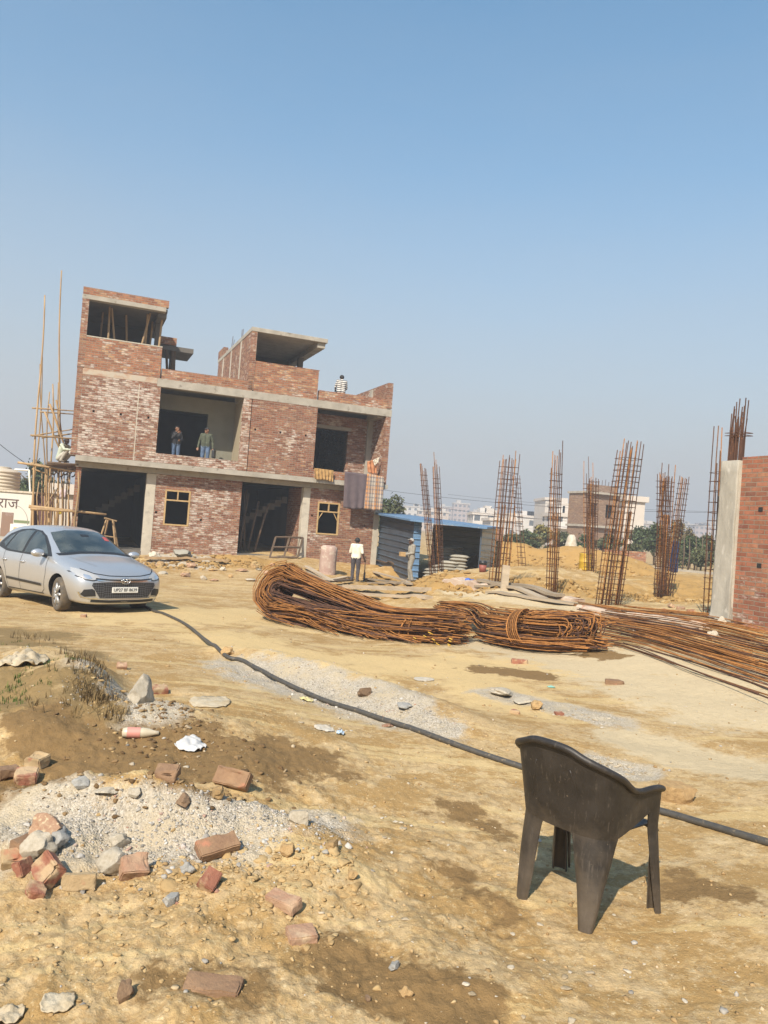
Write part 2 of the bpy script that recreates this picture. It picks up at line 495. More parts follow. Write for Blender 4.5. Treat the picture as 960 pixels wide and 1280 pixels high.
def ground_material():
    m, nt, b = nmat('bare_earth')
    tc = nd(nt, 'ShaderNodeTexCoord')
    co = tc.outputs['Object']
    def A(n):
        a = nd(nt, 'ShaderNodeAttribute'); a.attribute_name = n
        return a.outputs['Fac']
    def N(sc, det=6.0, ro=.6, vec=None):
        n = nd(nt, 'ShaderNodeTexNoise', i_Scale=sc, i_Detail=det, i_Roughness=ro)
        lk(nt, vec or co, n.inputs['Vector'])
        return n.outputs[0]
    big, mid, fine, grit = N(.5, 5, .62), N(3.2, 7, .68), N(22, 6, .7), N(95, 4, .6)
    mp = nd(nt, 'ShaderNodeMapping'); mp.inputs['Rotation'].default_value = (0, 0, R(38)); mp.inputs['Scale'].default_value = (.35, 2.4, 1)
    lk(nt, co, mp.inputs[0])
    streak = N(2.2, 6, .65, mp.outputs[0])
    sand, pale, brown = (.43, .282, .120), (.495, .35, .168), (.305, .190, .076)
    c = mixc(nt, ramp(nt, big, [(.36, 0.0), (.64, 1.0)]).outputs[0], sand, pale)
    c = mixc(nt, ramp(nt, streak, [(.52, 0.0), (.74, .7)]).outputs[0], c, brown)
    c = mixc(nt, ramp(nt, mid, [(.50, 0.0), (.66, .6)]).outputs[0], c, pale)
    c = mixc(nt, ramp(nt, fine, [(.40, .6), (.58, 0.0)]).outputs[0], c, (.25, .155, .07))
    mp2 = nd(nt, 'ShaderNodeMapping'); mp2.inputs['Rotation'].default_value = (0, 0, R(38)); mp2.inputs['Scale'].default_value = (.75, 1.25, 1); lk(nt, co, mp2.inputs[0])
    flake = N(7.5, 5, .72, mp2.outputs[0])
    c = mixc(nt, ramp(nt, flake, [(.54, 0.0), (.66, .5)]).outputs[0], c, (.56, .43, .25))
    c = mixc(nt, ramp(nt, flake, [(.32, .5), (.44, 0.0)]).outputs[0], c, (.27, .165, .072))
    c = mixc(nt, ramp(nt, grit, [(.62, 0.0), (.72, .55)]).outputs[0], c, (.60, .49, .32))
    # crusts: flat plates of dried mud with broken rims
    crust = ramp(nt, N(4.6, 9, .74), [(.47, 0.0), (.53, 1.0)]).outputs[0]
    c = mixc(nt, math_(nt, 'MULTIPLY', crust, .30), c, (.58, .45, .27))
    c = mixc(nt, ramp(nt, N(1.5, 9, .70), [(.505, 0.0), (.545, .85)]).outputs[0], c, (.345, .215, .083))
    c = mixc(nt, ramp(nt, N(.9, 9, .72, mp.outputs[0]), [(.54, 0.0), (.575, .7)]).outputs[0], c, (.54, .40, .195))
    c = mixc(nt, ramp(nt, N(38, 6, .75), [(.585, 0.0), (.63, .7)]).outputs[0], c, (.62, .50, .30))
    c = mixc(nt, ramp(nt, N(60, 4, .7), [(.33, .6), (.39, 0.0)]).outputs[0], c, (.22, .135, .055))
    def edge(a, lo=.35, hi=.62):
        return ramp(nt, math_(nt, 'ADD', A(a), math_(nt, "MULTIPLY", math_(nt, "SUBTRACT", math_(nt, "ADD", mid, big), 1.0), 1.5)), [(lo, 0.0), (hi, 1.0)]).outputs[0]
    c = mixc(nt, edge('orange'), c, mixc(nt, mid, (.31, .182, .062), (.43, .27, .10)))
    c = mixc(nt, edge('pale'), c, mixc(nt, fine, (.45, .355, .215), (.56, .45, .285)))
    c = mixc(nt, edge('dust'), c, mixc(nt, fine, (.51, .365, .172), (.59, .435, .22)))
    c = mixc(nt, edge('damp', .42, .54), c, mixc(nt, fine, (.165, .102, .042), (.26, .163, .070)))
    gv = nd(nt, 'ShaderNodeTexVoronoi', i_Scale=95.0); lk(nt, co, gv.inputs['Vector'])
    gcol = ramp(nt, gv.outputs['Color'], [(0, (.25, .21, .155)), (.5, (.42, .365, .285)), (1, (.54, .485, .40))]).outputs[0]
    gcol = mixc(nt, ramp(nt, mid, [(.45, 0.0), (.62, .8)]).outputs[0], gcol, (.46, .375, .25))
    c = mixc(nt, edge('gravel', .32, .60), c, gcol)
    c = mixc(nt, edge('weed', .4, .7), c, mixc(nt, fine, (.16, .115, .05), (.30, .20, .09)))
    b.inputs['Roughness'].default_value = .96
    b.inputs['Specular IOR Level'].default_value = .15
    hgt = math_(nt, 'ADD', math_(nt, 'MULTIPLY', mid, .20), math_(nt, 'ADD', math_(nt, 'MULTIPLY', fine, .42), math_(nt, 'MULTIPLY', grit, .30)))
    hgt = math_(nt, 'ADD', hgt, math_(nt, 'MULTIPLY', crust, .16))
    lk(nt, c, b.inputs['Base Color'])
    hgt = math_(nt, 'ADD', hgt, math_(nt, 'MULTIPLY', math_(nt, 'MULTIPLY', gv.outputs['Distance'], A('gravel')), -.6))
    hgt = math_(nt, 'ADD', hgt, math_(nt, 'MULTIPLY', flake, .25))
    bp = nd(nt, 'ShaderNodeBump', i_Strength=.55, i_Distance=.04)
    lk(nt, hgt, bp.inputs['Height']); lk(nt, bp.outputs[0], b.inputs['Normal'])
    return m


M['ground'] = ground_material()


# ------------------------------------------------------------------ ground sheet
def cap_mask(x, y, p, q, w, soft=.5):
    """1 inside the strip of width w from p to q, fading at its rim"""
    dx, dy = q[0] - p[0], q[1] - p[1]
    L = dx * dx + dy * dy + 1e-9
    t = np.clip(((x - p[0]) * dx + (y - p[1]) * dy) / L, 0, 1)
    d = np.hypot(x - p[0] - t * dx, y - p[1] - t * dy)
    return np.clip(1 - d / (2 * w), 0, 1)


PATCH = {
    'damp': [((150, 930), (330, 950), .42), ((230, 965), (380, 945), .32), ((340, 930), (410, 960), .22), ((90, 900), (250, 990), .35), ((620, 840), (660, 845), .35),
             ((520, 1230), (600, 1250), .12), ((560, 1080), (640, 1140), .16), ((420, 1200), (560, 1270), .15), ((830, 1100), (900, 1120), .12),
             ((200, 1225), (300, 1245), .12), ((0, 985), (60, 1010), .25), ((560, 1010), (700, 1060), .18), ((700, 815), (760, 820), .25)],
    'gravel': [((60, 1030), (260, 1040), .28), ((260, 1030), (400, 1030), .24), ((290, 830), (400, 860), .42), ((400, 860), (500, 890), .36), ((500, 892), (560, 915), .2),
               ((140, 860), (180, 880), .3), ((620, 868), (760, 900), .25), ((740, 950), (800, 965), .16), ((210, 700), (250, 705), .8)],
    'pale': [((620, 805), (930, 850), .8), ((700, 830), (900, 880), .8), ((560, 740), (860, 775), .5), ((780, 920), (930, 960), .35)],
    'orange': [((590, 705), (780, 715), 5), ((560, 735), (860, 745), 1.8), ((850, 730), (890, 750), 1.5), ((480, 730), (560, 735), 1.2), ((220, 700), (320, 705), 1.2)],
    'dust': [((220, 770), (420, 770), 1.5), ((420, 825), (620, 840), .8), ((560, 830), (640, 880), .6), ((300, 800), (420, 830), .8)],
    'weed': [((0, 800), (100, 815), .45), ((0, 850), (30, 870), .3), ((100, 850), (125, 890), .18), ((0, 790), (80, 795), .4)],
}


def build_ground():
    th = np.concatenate([np.linspace(-180, -46, 50, endpoint=False), np.linspace(-46, 46, 640), np.linspace(46, 180, 52)[1:-1]])
    th = np.radians(th)
    r = np.concatenate([[.05, .5, 1.0], np.exp(np.linspace(math.log(1.6), math.log(60), 700)), np.exp(np.linspace(math.log(62), math.log(6000), 60))])
    T, D = np.meshgrid(th, r)
    X, Y = D * np.sin(T), D * np.cos(T)
    Z = hz(X, Y)
    mk_ = {}
    for k, lst in PATCH.items():
        v = np.zeros_like(X)
        for p, q, w in lst:
            k_s = .66 if (k == 'damp' and p[0] > 195 and p[1] > 1000) else 1.0
            v = np.maximum(v, k_s * cap_mask(X, Y, G(*p), G(*q), w * (1.5 if k_s < 1 else 1), .8))
        mk_[k] = v
    fade = np.clip(1.4 - D / 45, 0, 1)
    tread = np.clip(1 - mk_['damp'] * .2, 0, 1)
    rough = np.clip(cap_mask(X, Y, G(0, 960), G(330, 1010), 1.1, .8) + cap_mask(X, Y, G(0, 1150), G(420, 1150), .8, .8) + cap_mask(X, Y, G(0, 850), G(200, 900), .9, .8) + mk_['orange'] * .9 + .35 * mk_['gravel'], 0, 1)
    Z += fade * (.05 * fbm(X, Y, .6, 3, 1) + (.006 + .050 * rough + .06 * mk_['orange']) * fbm(X, Y, 2.6, 5, 5, .58) + .36 * mk_['orange'] * fbm(X, Y, .85, 4, 51, .6) + (.003 + .018 * rough) * np.maximum(fbm(X, Y, 7.0, 5, 9, .62), -.05) + (.004 + .006 * rough) * fbm(X, Y, 34, 3, 15) + .03 * mk_['gravel'] * fbm(X, Y, 5, 4, 41, .6))
    # ruts worn along the track that runs past the chair
    a = R(-36)
    s = -X * math.sin(a) + Y * math.cos(a) + .25 * fbm(X, Y, .35, 2, 31)
    Z += fade * .012 * np.sin(s * 5.0) * np.clip(vnoise(X * .4, Y * .4, 33) + .45, 0, 1) * np.clip((X + .8) / 1.5, 0, 1)
    Z[0:3] = Z[3].mean() * 0 + np.clip(Z[0:3], -.1, .05)
    nr, nt_ = X.shape
    V = np.stack([X, Y, Z], -1).reshape(-1, 3)
    i, j = np.meshgrid(np.arange(nr - 1), np.arange(nt_), indexing='ij')
    j2 = (j + 1) % nt_
    Fq = np.stack([i * nt_ + j, i * nt_ + j2, (i + 1) * nt_ + j2, (i + 1) * nt_ + j], -1).reshape(-1, 4)
    me = bpy.data.meshes.new('ground')
    me.vertices.add(len(V)); me.vertices.foreach_set('co', V.ravel())
    me.loops.add(len(Fq) * 4); me.loops.foreach_set('vertex_index', Fq.ravel().astype(np.int32))
    me.polygons.add(len(Fq)); me.polygons.foreach_set('loop_start', np.arange(0, len(Fq) * 4, 4, dtype=np.int32))
    me.polygons.foreach_set('use_smooth', np.ones(len(Fq), dtype=bool))
    me.update(calc_edges=True)
    for k, v in mk_.items():
        at_ = me.attributes.new(k, 'FLOAT', 'POINT')
        at_.data.foreach_set('value', v.ravel().astype(np.float32))
    me.materials.append(M['ground'])
    o = bpy.data.objects.new('ground', me)
    COL.objects.link(o)
    tag(o, kind='structure')
    return BVHTree.FromPolygons([tuple(p) for p in V[: (700 + 3) * nt_].tolist()], Fq[:(701) * nt_].tolist())


GB = build_ground()


def surf(x, y):
    """height of the finished ground sheet"""
    h = GB.ray_cast(Vector((x, y, 8)), Vector((0, 0, -1)))
    return h[0].z if h[0] else H(x, y)


def S(px, py):
    """point of the finished ground on a sight line"""
    v = Vector(ray(px, py)).normalized()
    h = GB.ray_cast(Vector(EYE), v)
    return np.array(h[0]) if h[0] else G(px, py)
# ------------------------------------------------------------------ the brick house
YAW = R(22)
FE = np.array([math.cos(YAW), math.sin(YAW), 0])       # along the front
FN = np.array([-math.sin(YAW), math.cos(YAW), 0])      # into the house
FO = at(220, 690, 31.5)
FO[2] = 0.0


def hp(u, w, z=0.0): return FO + FE * u + FN * w + np.array([0, 0, z])


house = empty('brick_house', FO, YAW, 'half-built two-storey red brick house with two open rooms on its roof', 'house')
HB = .0     # floor level


def wallp(name, boxes, mat):
    m = MB()
    for q in boxes: m.box(*q)
    return m.build(name, mat, house)


def panel(name, u0, u1, z0, z1, w0, w1, holes, mat):
    """a wall along the front, built of pieces round its openings (u0,u1,z0,z1)"""
    us = sorted({u0, u1, *[h[0] for h in holes], *[h[1] for h in holes]})
    zs = sorted({z0, z1, *[h[2] for h in holes], *[h[3] for h in holes]})
    V, F, idx = [], [], {}
    def vid(u, w, z):
        k = (round(u, 4), round(w, 4), round(z, 4))
        if k not in idx: idx[k] = len(V); V.append(k)
        return idx[k]
    def solid(i, j):
        if i < 0 or j < 0 or i >= len(us) - 1 or j >= len(zs) - 1: return False
        cu, cz = (us[i] + us[i + 1]) / 2, (zs[j] + zs[j + 1]) / 2
        return not any(h[0] < cu < h[1] and h[2] < cz < h[3] for h in holes)
    for i in range(len(us) - 1):
        for j in range(len(zs) - 1):
            if not solid(i, j): continue
            a, b, c, d = us[i], us[i + 1], zs[j], zs[j + 1]
            F.append([vid(a, w0, c), vid(b, w0, c), vid(b, w0, d), vid(a, w0, d)])
            F.append([vid(b, w1, c), vid(a, w1, c), vid(a, w1, d), vid(b, w1, d)])
            if not solid(i - 1, j): F.append([vid(a, w1, c), vid(a, w0, c), vid(a, w0, d), vid(a, w1, d)])
            if not solid(i + 1, j): F.append([vid(b, w0, c), vid(b, w1, c), vid(b, w1, d), vid(b, w0, d)])
            if not solid(i, j - 1): F.append([vid(a, w1, c), vid(b, w1, c), vid(b, w0, c), vid(a, w0, c)])
            if not solid(i, j + 1): F.append([vid(a, w0, d), vid(b, w0, d), vid(b, w1, d), vid(a, w1, d)])
    return mk(name, V, F, mat, house)


hole = .085
# ground floor fronts
panel('ground_floor_wall', -1.0, 2.5, -.7, 3.14, .0, .23, [(-.61, .41, 1.09, 2.55), (-.95, -.865, 1.55, 1.635), (.86, .945, 1.36, 1.445)], M['brick_salt'])
panel('ground_floor_wall', 5.52, 8.55, -.7, 3.14, .0, .23, [(5.89, 6.91, 1.14, 2.57), (8.1, 8.18, 1.62, 1.70), (5.62, 5.70, 1.9, 1.98)], M['brick'])
wallp('brick_pier', [(-4.05, -3.84, .0, .6, -.7, 3.14)], M['brick'])
for (a, b) in ((-1.37, -1.003), (5.2, 5.517), (8.553, 8.82)):
    bevel(wallp('concrete_column', [(a, b, -.012, .36, -.7, 3.14)], M['concrete_pale']), .012)
# side and party walls, back wall, rooms with their shade put into dark colours
wallp('side_wall', [(-4.05, -3.86, .603, 9.4, -.7, 3.14)], M['brick'])
wallp('side_wall', [(8.60, 8.83, .363, 9.4, -.7, 3.14)], M['brick'])
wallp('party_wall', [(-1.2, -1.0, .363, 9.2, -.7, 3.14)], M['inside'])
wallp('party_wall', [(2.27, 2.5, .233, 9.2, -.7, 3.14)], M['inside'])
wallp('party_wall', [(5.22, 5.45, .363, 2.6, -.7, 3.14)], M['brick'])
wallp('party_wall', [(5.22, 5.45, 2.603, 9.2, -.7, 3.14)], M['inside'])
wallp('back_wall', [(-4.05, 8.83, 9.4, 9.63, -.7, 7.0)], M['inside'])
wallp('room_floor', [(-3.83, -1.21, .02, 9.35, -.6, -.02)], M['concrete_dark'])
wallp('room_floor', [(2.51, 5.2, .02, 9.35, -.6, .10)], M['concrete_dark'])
# lower stair flight seen in the second opening
m = MB()
for k in range(9): m.box(2.55 + k * .28, 2.55 + (k + 1) * .28 - .003, 2.2, 3.2, 1.05 + k * .17, 1.35 + k * .17 + .0)
m.build('stair_flight', M['concrete_dark'], house)
m = MB()
for k in range(9): m.box(-3.6 + k * .25, -3.6 + (k + 1) * .25 - .003, 3.4, 4.4, .9 + k * .19, 1.2 + k * .19)
m.build('stair_flight', M['concrete_dark'], house)
# first-floor slab with its nib and beam
fl = wallp('floor_slab', [(-4.10, 8.90, -.55, 9.64, 3.36, 3.56)], M['concrete'])
wallp('edge_beam', [(-4.08, 8.88, -.10, .26, 3.145, 3.355)], M['concrete'])
# upper floor walls
def putlogs(us, z): return [(u, u + hole, z, z + hole) for u in us]
panel('upper_wall', -4.06, -1.15, 3.563, 6.60, -.5, -.27, putlogs((-3.62, -2.62, -1.58), 5.28), M['brick_salt'])
panel('upper_wall', 2.56, 5.40, 3.563, 6.60, -.5, -.27, putlogs((2.72, 3.80, 4.92), 5.30), M['brick'])
wallp('joint_strip', [(-1.99, -1.955, -.506, -.45, 3.57, 6.59)], M['concrete_pale'])
bevel(wallp('concrete_column', [(2.2, 2.53, -.505, -.2, 3.563, 6.60)], M['brick_salt']), .01)
wallp('balcony_parapet', [(-1.147, 2.197, -.5, -.27, 3.563, 3.95)], M['brick_salt'])
wallp('balcony_parapet', [(5.403, 8.597, -.5, -.27, 3.563, 3.93)], M['brick_light'])
# end walls of the upper floor
wallp('side_wall', [(-4.06, -3.83, -.215, 9.4, 3.563, 6.797)], M['brick'])
wallp('side_wall', [(8.60, 8.83, -.215, 9.4, 3.563, 6.797)], M['brick'])
wallp('side_wall', [(8.60, 8.83, -.5, -.218, 3.563, 6.60)], M['brick'])
bevel(wallp('concrete_column', [(8.35, 8.597, 1.05, 1.35, 3.563, 6.60)], M['concrete']), .01)
wallp('brick_pier', [(-4.29, -4.063, -.49, .6, 3.563, 6.95)], M['brick'])
# recessed balcony backs
panel('balcony_back_wall', -1.15, 2.2, 3.563, 6.60, 1.25, 1.45, [(-1.1, 1.05, 3.4, 5.95)], M['plaster'])
wallp('balcony_side_wall', [(2.2, 2.4, -.195, 1.45, 3.563, 6.60)], M['plaster_tan'])
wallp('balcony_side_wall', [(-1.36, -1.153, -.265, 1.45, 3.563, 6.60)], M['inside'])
panel('balcony_back_wall', 5.40, 8.347, 3.563, 6.60, 1.2, 1.43, [(5.45, 7.45, 3.4, 5.95)], M['brick'])
wallp('lintel', [(5.42, 7.6, 1.185, 1.3, 5.96, 6.10)], M['concrete'])
wallp('balcony_side_wall', [(5.17, 5.397, -.265, 1.45, 3.563, 6.60)], M['inside'])
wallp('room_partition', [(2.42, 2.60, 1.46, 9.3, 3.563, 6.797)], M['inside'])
# roof beams and slab
bevel(wallp('roof_beam', [(-1.30, 8.85, -.512, -.22, 6.603, 6.93)], M['concrete']), .012)
bevel(wallp('roof_beam', [(-4.08, -1.303, -.506, -.22, 6.70, 6.93)], M['smear']), .012)
wallp('upper_wall', [(-4.06, -1.303, -.5, -.27, 6.603, 6.697)], M['brick_salt'])
wallp('roof_slab', [(-4.06, 8.84, -.217, 9.62, 6.80, 6.96)], M['concrete'])
for (a, b) in ((2.15, 2.45), (8.3, 8.595)): wallp('roof_beam', [(a, b, -.217, 1.24, 6.55, 6.797)], M['concrete'])
# parapets of the roof
wallp('roof_parapet', [(-1.16, 2.50, -.5, -.27, 6.933, 7.34)], M['brick_light'])
wallp('roof_parapet', [(5.41, 8.597, -.5, -.27, 6.933, 7.36)], M['brick_light'])
wallp('roof_parapet', [(8.60, 8.83, -.5, 9.4, 6.963, 8.12)], M['brick'])
bevel(wallp('parapet_post', [(8.52, 8.597, 1.35, 1.65, 6.963, 8.05)], M['concrete']), .01)
# left roof room
wallp('roof_room_wall', [(-4.05, -1.22, -.5, -.27, 6.933, 8.17)], M['brick_light'])
wallp('sill_cap', [(-4.05, -1.21, -.505, -.26, 8.173, 8.21)], M['concrete_pale'])
wallp('roof_room_wall', [(-4.30, -4.053, -.5, -.02, 6.963, 9.60)], M['brick'])
wallp('roof_room_wall', [(-4.28, -4.05, -.017, 4.0, 6.963, 9.60)], M['brick'])
bevel(wallp('room_beam', [(-4.31, -1.18, -.51, -.2, 9.603, 9.78)], M['concrete']), .012)
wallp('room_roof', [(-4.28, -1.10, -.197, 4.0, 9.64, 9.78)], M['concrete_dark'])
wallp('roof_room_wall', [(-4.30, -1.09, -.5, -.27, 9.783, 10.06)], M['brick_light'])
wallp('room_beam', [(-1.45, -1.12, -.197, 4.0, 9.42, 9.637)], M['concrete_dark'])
wallp('roof_room_wall', [(-4.05, -1.4, 3.6, 3.8, 6.963, 9.63)], M['inside'])
wallp('concrete_column', [(-1.42, -1.2, .9, 1.15, 6.963, 9.417)], M['concrete_dark'])
for k, (a, b, w0, w1) in enumerate(((-3.28, -3.25, .35, .35), (-3.2, -2.86, .5, .5), (-1.72, -2.2, .3, .3), (-1.80, -1.85, .55, .6), (-2.6, -2.4, 1.3, 1.3), (-1.25, -1.36, .2, .3), (-3.5, -3.6, 1.5, 1.4), (-1.5, -1.62, 1.7, 1.8))):
    MB().tube([(a, w0, 9.66), ((a + b) / 2 + .02, (w0 + w1) / 2, 8.4), (b, w1, 6.97)], .045, 6).build('timber_prop', M['wood'], house)
# the small stair head further back
wallp('stair_head_wall', [(-1.18, -.42, 2.0, 2.23, 8.83, 9.16)], M['brick_light'])
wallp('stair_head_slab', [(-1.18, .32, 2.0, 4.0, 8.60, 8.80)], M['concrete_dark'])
for k, (a, b) in enumerate(((-1.05, -.98), (-.82, -.62), (-.55, -.50), (-.47, -.40))):
    MB().tube([(a, 2.1, 8.6), (b, 2.15, 6.97)], .06, 6).build('timber_prop', M['wood_dark'], house)
wallp('concrete_column', [(-.62, -.40, 2.3, 2.6, 6.963, 8.597)], M['concrete_dark'])
# right roof room
wallp('roof_room_wall', [(2.56, 5.33, -.5, -.27, 6.933, 8.17)], M['brick_light'])
wallp('sill_cap', [(2.55, 5.35, -.505, -.26, 8.173, 8.205)], M['brick_light'])
wallp('roof_room_wall', [(2.32, 2.55, -.5, 7.6, 6.963, 9.42)], M['brick'])
for w0 in (1.6, 3.9, 6.0): wallp('tie_column', [(2.305, 2.5, w0, w0 + .22, 6.97, 9.41)], M['concrete_pale'])
wallp('tie_column', [(2.307, 2.5, 2.6, 3.2, 6.97, 7.6)], M['concrete_pale'])
bevel(wallp('room_roof', [(2.30, 5.62, -.52, 7.7, 9.423, 9.60)], M['concrete']), .012)
wallp('room_beam', [(5.2, 5.55, -.4, 4.5, 9.2, 9.42)], M['concrete'])
wallp('roof_room_wall', [(2.3, 2.53, 6.2, 7.7, 9.603, 10.0)], M['brick'])
wallp('room_partition', [(2.56, 5.3, 4.3, 4.5, 6.963, 9.42)], M['inside'])
wallp('concrete_column', [(5.1, 5.33, 2.2, 2.45, 6.963, 9.197)], M['concrete_dark'])
wallp('room_partition', [(4.2, 5.09, 2.3, 2.45, 6.963, 8.5)], M['brick'])
for k, (u, w_) in enumerate(((2.4, 2.2), (2.47, 2.35), (2.38, 4.4), (2.46, 4.5), (2.4, 4.62))):
    MB().tube([(u, w_, 9.58), (u + .01 * k, w_, 10.05 + .07 * (k % 3))], .012, 5).build('starter_bar', M['rust_dark'], house)
# window frames of pale timber
for (a, b, c, d) in ((-.61, .41, 1.09, 2.55), (5.89, 6.91, 1.14, 2.57)):
    f = empty('window', (0, 0, 0)); f.parent = house
    t = .065
    y0, y1 = -.015, .075
    m = MB().box(a, a + t, y0, y1, c, d).box(b - t, b, y0, y1, c, d).box(a + t, b - t, y0, y1, c, c + t).box(a + t, b - t, y0, y1, d - t, d)
    m.build('frame', M['wood_yellow'], f)
    zt = c + (d - c) * .69
    MB().box(a + t, b - t, y0 + .003, y1 - .003, zt, zt + t * .9).build('transom', M['wood_yellow'], f)
    MB().box((a + b) / 2 - .025, (a + b) / 2 + .025, y0 + .005, y1 - .005, zt + t * .9, d - t).build('mullion', M['wood_yellow'], f)
    if a > 5:
        for s in (-1, 1):
            x = a + t if s < 0 else b - t
            MB().tube([(x, .03, zt - .34), (x - s * .2, .03, zt)], .022, 4).build('corner_brace', M['wood_yellow'], f)
# black partitions: the shade of the rooms behind the windows is painted on
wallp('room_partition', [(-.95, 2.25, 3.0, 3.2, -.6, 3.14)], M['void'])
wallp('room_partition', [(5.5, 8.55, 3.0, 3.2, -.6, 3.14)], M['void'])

# ---- things on and beside the house
def at_house(px, py, w):
    """point of a sight line on the plane w behind the front"""
    n = -FN
    v = ray(px, py)
    P0 = FO + FN * w
    t = ((P0 - EYE) @ n) / (v @ n)
    return EYE + v * t


def cloth(name, c0, c1, c2, c3, mat, label, group=None, folds=5, amp=.03, thick=.012, nu=28, nv=20):
    """a hanging cloth between four corners (top left, top right, bottom right, bottom left)"""
    c0, c1, c2, c3 = [np.array(c, float) for c in (c0, c1, c2, c3)]
    nrm = np.cross(c1 - c0, c3 - c0); nrm /= np.linalg.norm(nrm)
    ph = random.random() * 6
    V, F = [], []
    for j in range(nv):
        t = j / (nv - 1)
        for i in range(nu):
            s = i / (nu - 1)
            p = (c0 * (1 - s) + c1 * s) * (1 - t) + (c3 * (1 - s) + c2 * s) * t
            q = amp * (.25 + t) * math.sin(ph + s * folds * 2 * PI + .8 * math.sin(t * 3 + s * 4)) + amp * .6 * mnoise.noise(Vector((s * 4, t * 4, ph)))
            p = p + nrm * q + np.array([0, 0, .02 * math.sin(s * 7 + ph) * t])
            V.append(p)
    for j in range(nv - 1):
        for i in range(nu - 1): F.append((j * nu + i, j * nu + i + 1, (j + 1) * nu + i + 1, (j + 1) * nu + i))
    o = mk(name, V, F, mat, None, True)
    sm = o.modifiers.new('s', 'SOLIDIFY'); sm.thickness = thick
    tag(o, label, 'cloth', group)
    return o


def plaid_mat():
    m, nt, b = nmat('plaid_cloth')
    tc = nd(nt, 'ShaderNodeTexCoord')
    sx = nd(nt, 'ShaderNodeSeparateXYZ'); lk(nt, tc.outputs['Generated'], sx.inputs[0])
    def bands(sock, n, w):
        f = math_(nt, 'FRACT', math_(nt, 'MULTIPLY', sock, n))
        return math_(nt, 'LESS_THAN', f, w)
    o1, o2 = bands(sx.outputs[0], 2.0, .45), bands(sx.outputs[2], 2.2, .45)
    c = mixc(nt, math_(nt, 'MULTIPLY', o1, .8), (.42, .36, .28), (.48, .20, .05))
    c = mixc(nt, math_(nt, 'MULTIPLY', o2, .45), c, (.46, .20, .05))
    c = mixc(nt, math_(nt, 'MULTIPLY', bands(sx.outputs[0], 8, .35), .6), c, (.11, .10, .12))
    c = mixc(nt, math_(nt, 'MULTIPLY', bands(sx.outputs[2], 9, .35), .6), c, (.11, .10, .12))
    c = mixc(nt, math_(nt, 'MULTIPLY', bands(sx.outputs[0], 6, .12), .6), c, (.62, .56, .48))
    lk(nt, c, b.inputs['Base Color']); b.inputs['Roughness'].default_value = .95
    return m


def hc(px, py, w=-.66): return at_house(px, py, w)


cloth('hanging_cloth', hc(431, 589), hc(459, 593), hc(456, 637), hc(429, 635), simple('mauve_cloth', (.125, .095, .10), (.095, .07, .075), 5, .95, .2), 'dark mauve blanket hanging over the right balcony parapet', 'cloths on the balcony', 3, .02)
cloth('hanging_cloth', hc(459, 592, -.69), hc(480, 596, -.69), hc(478, 638, -.69), hc(455, 637, -.69), plaid_mat(), 'orange and grey checked blanket hanging from the right balcony', 'cloths on the balcony', 3, .02)
cloth('hanging_cloth', hc(393, 585), hc(417, 588), hc(416, 602), hc(393, 598), simple('tan_cloth', (.42, .26, .10), (.31, .18, .065), 8, .95, .3), 'short tan cloth draped over the left end of the balcony parapet', 'cloths on the balcony', 6, .045)
oc = simple('orange_cloth', (.52, .24, .11), (.40, .16, .07), 6, .95, .3)
g = at_house(464, 590, -.4)
cl = empty('crumpled_cloth', g, YAW, 'crumpled orange and white cloth propped on the parapet at the right balcony wall', 'cloth', 'cloths on the balcony')
def lump(name, pts, rads, mat, par, seed=0):
    bm = bmesh.new()
    for p, r in zip(pts, rads):
        bmesh.ops.create_icosphere(bm, subdivisions=3, radius=1, matrix=Matrix.Translation(p) @ Matrix.Diagonal((*r, 1)))
    me = bpy.data.meshes.new(name); bm.to_mesh(me); bm.free()
    for v in me.vertices:
        n = mnoise.noise_vector(v.co * 9 + Vector((seed, 0, 0))) * .035
        v.co += n
    me.polygons.foreach_set('use_smooth', np.ones(len(me.polygons), dtype=bool))
    me.materials.append(mat)
    o = bpy.data.objects.new(name, me); COL.objects.link(o); o.parent = par
    md = o.modifiers.new('r', 'REMESH'); md.mode = 'VOXEL'; md.voxel_size = .02
    return bake(o)
def fold(name, cs, mat):
    o = cloth(name, *[c - g for c in cs], mat, None, None, 3, .05, .02)
    del o['category']
    o.parent = cl
    o.rotation_euler = (0, 0, -YAW)
    o.location = (0, 0, 0)
    return o
fold('orange_fold', [hc(459, 577, -.42), hc(470, 574, -.42), hc(471, 592, -.40), hc(460, 591, -.40)], oc)
fold('white_fold', [hc(466, 575, -.44), hc(475, 571, -.44), hc(473, 578, -.46), hc(468, 582, -.46)], M['cloth_white'])

# bamboo scaffold at the left end
sc = empty('bamboo_scaffold', hp(-4.9, 0, 0), YAW, 'lashed bamboo scaffold with tall leaning poles at the left end of the brick house', 'scaffold')
inv = np.linalg.inv(np.array([[FE[0], FN[0], 0], [FE[1], FN[1], 0], [0, 0, 1]]))
sb = hp(-4.9, 0, 0)


def sloc(px, py, w): return inv @ (at_house(px, py, w) - sb)


def pole(a, b, r=.04, name='pole', wob=.03, par=sc, mat='bamboo'):
    a, b = np.array(a, float), np.array(b, float)
    pts = []
    L = np.linalg.norm(b - a)
    n = max(5, int(L / .5))
    ph = random.random() * 9
    for i in range(n):
        t = i / (n - 1)
        k = wob * math.sin(PI * t)
        pts.append(a * (1 - t) + b * t + np.array([k * math.sin(ph + 4 * t), k * math.cos(ph + 3 * t), 0]))
    return MB().tube(pts, np.linspace(r * 1.15, r * .7, n), 7).build(name, M[mat], par, True)


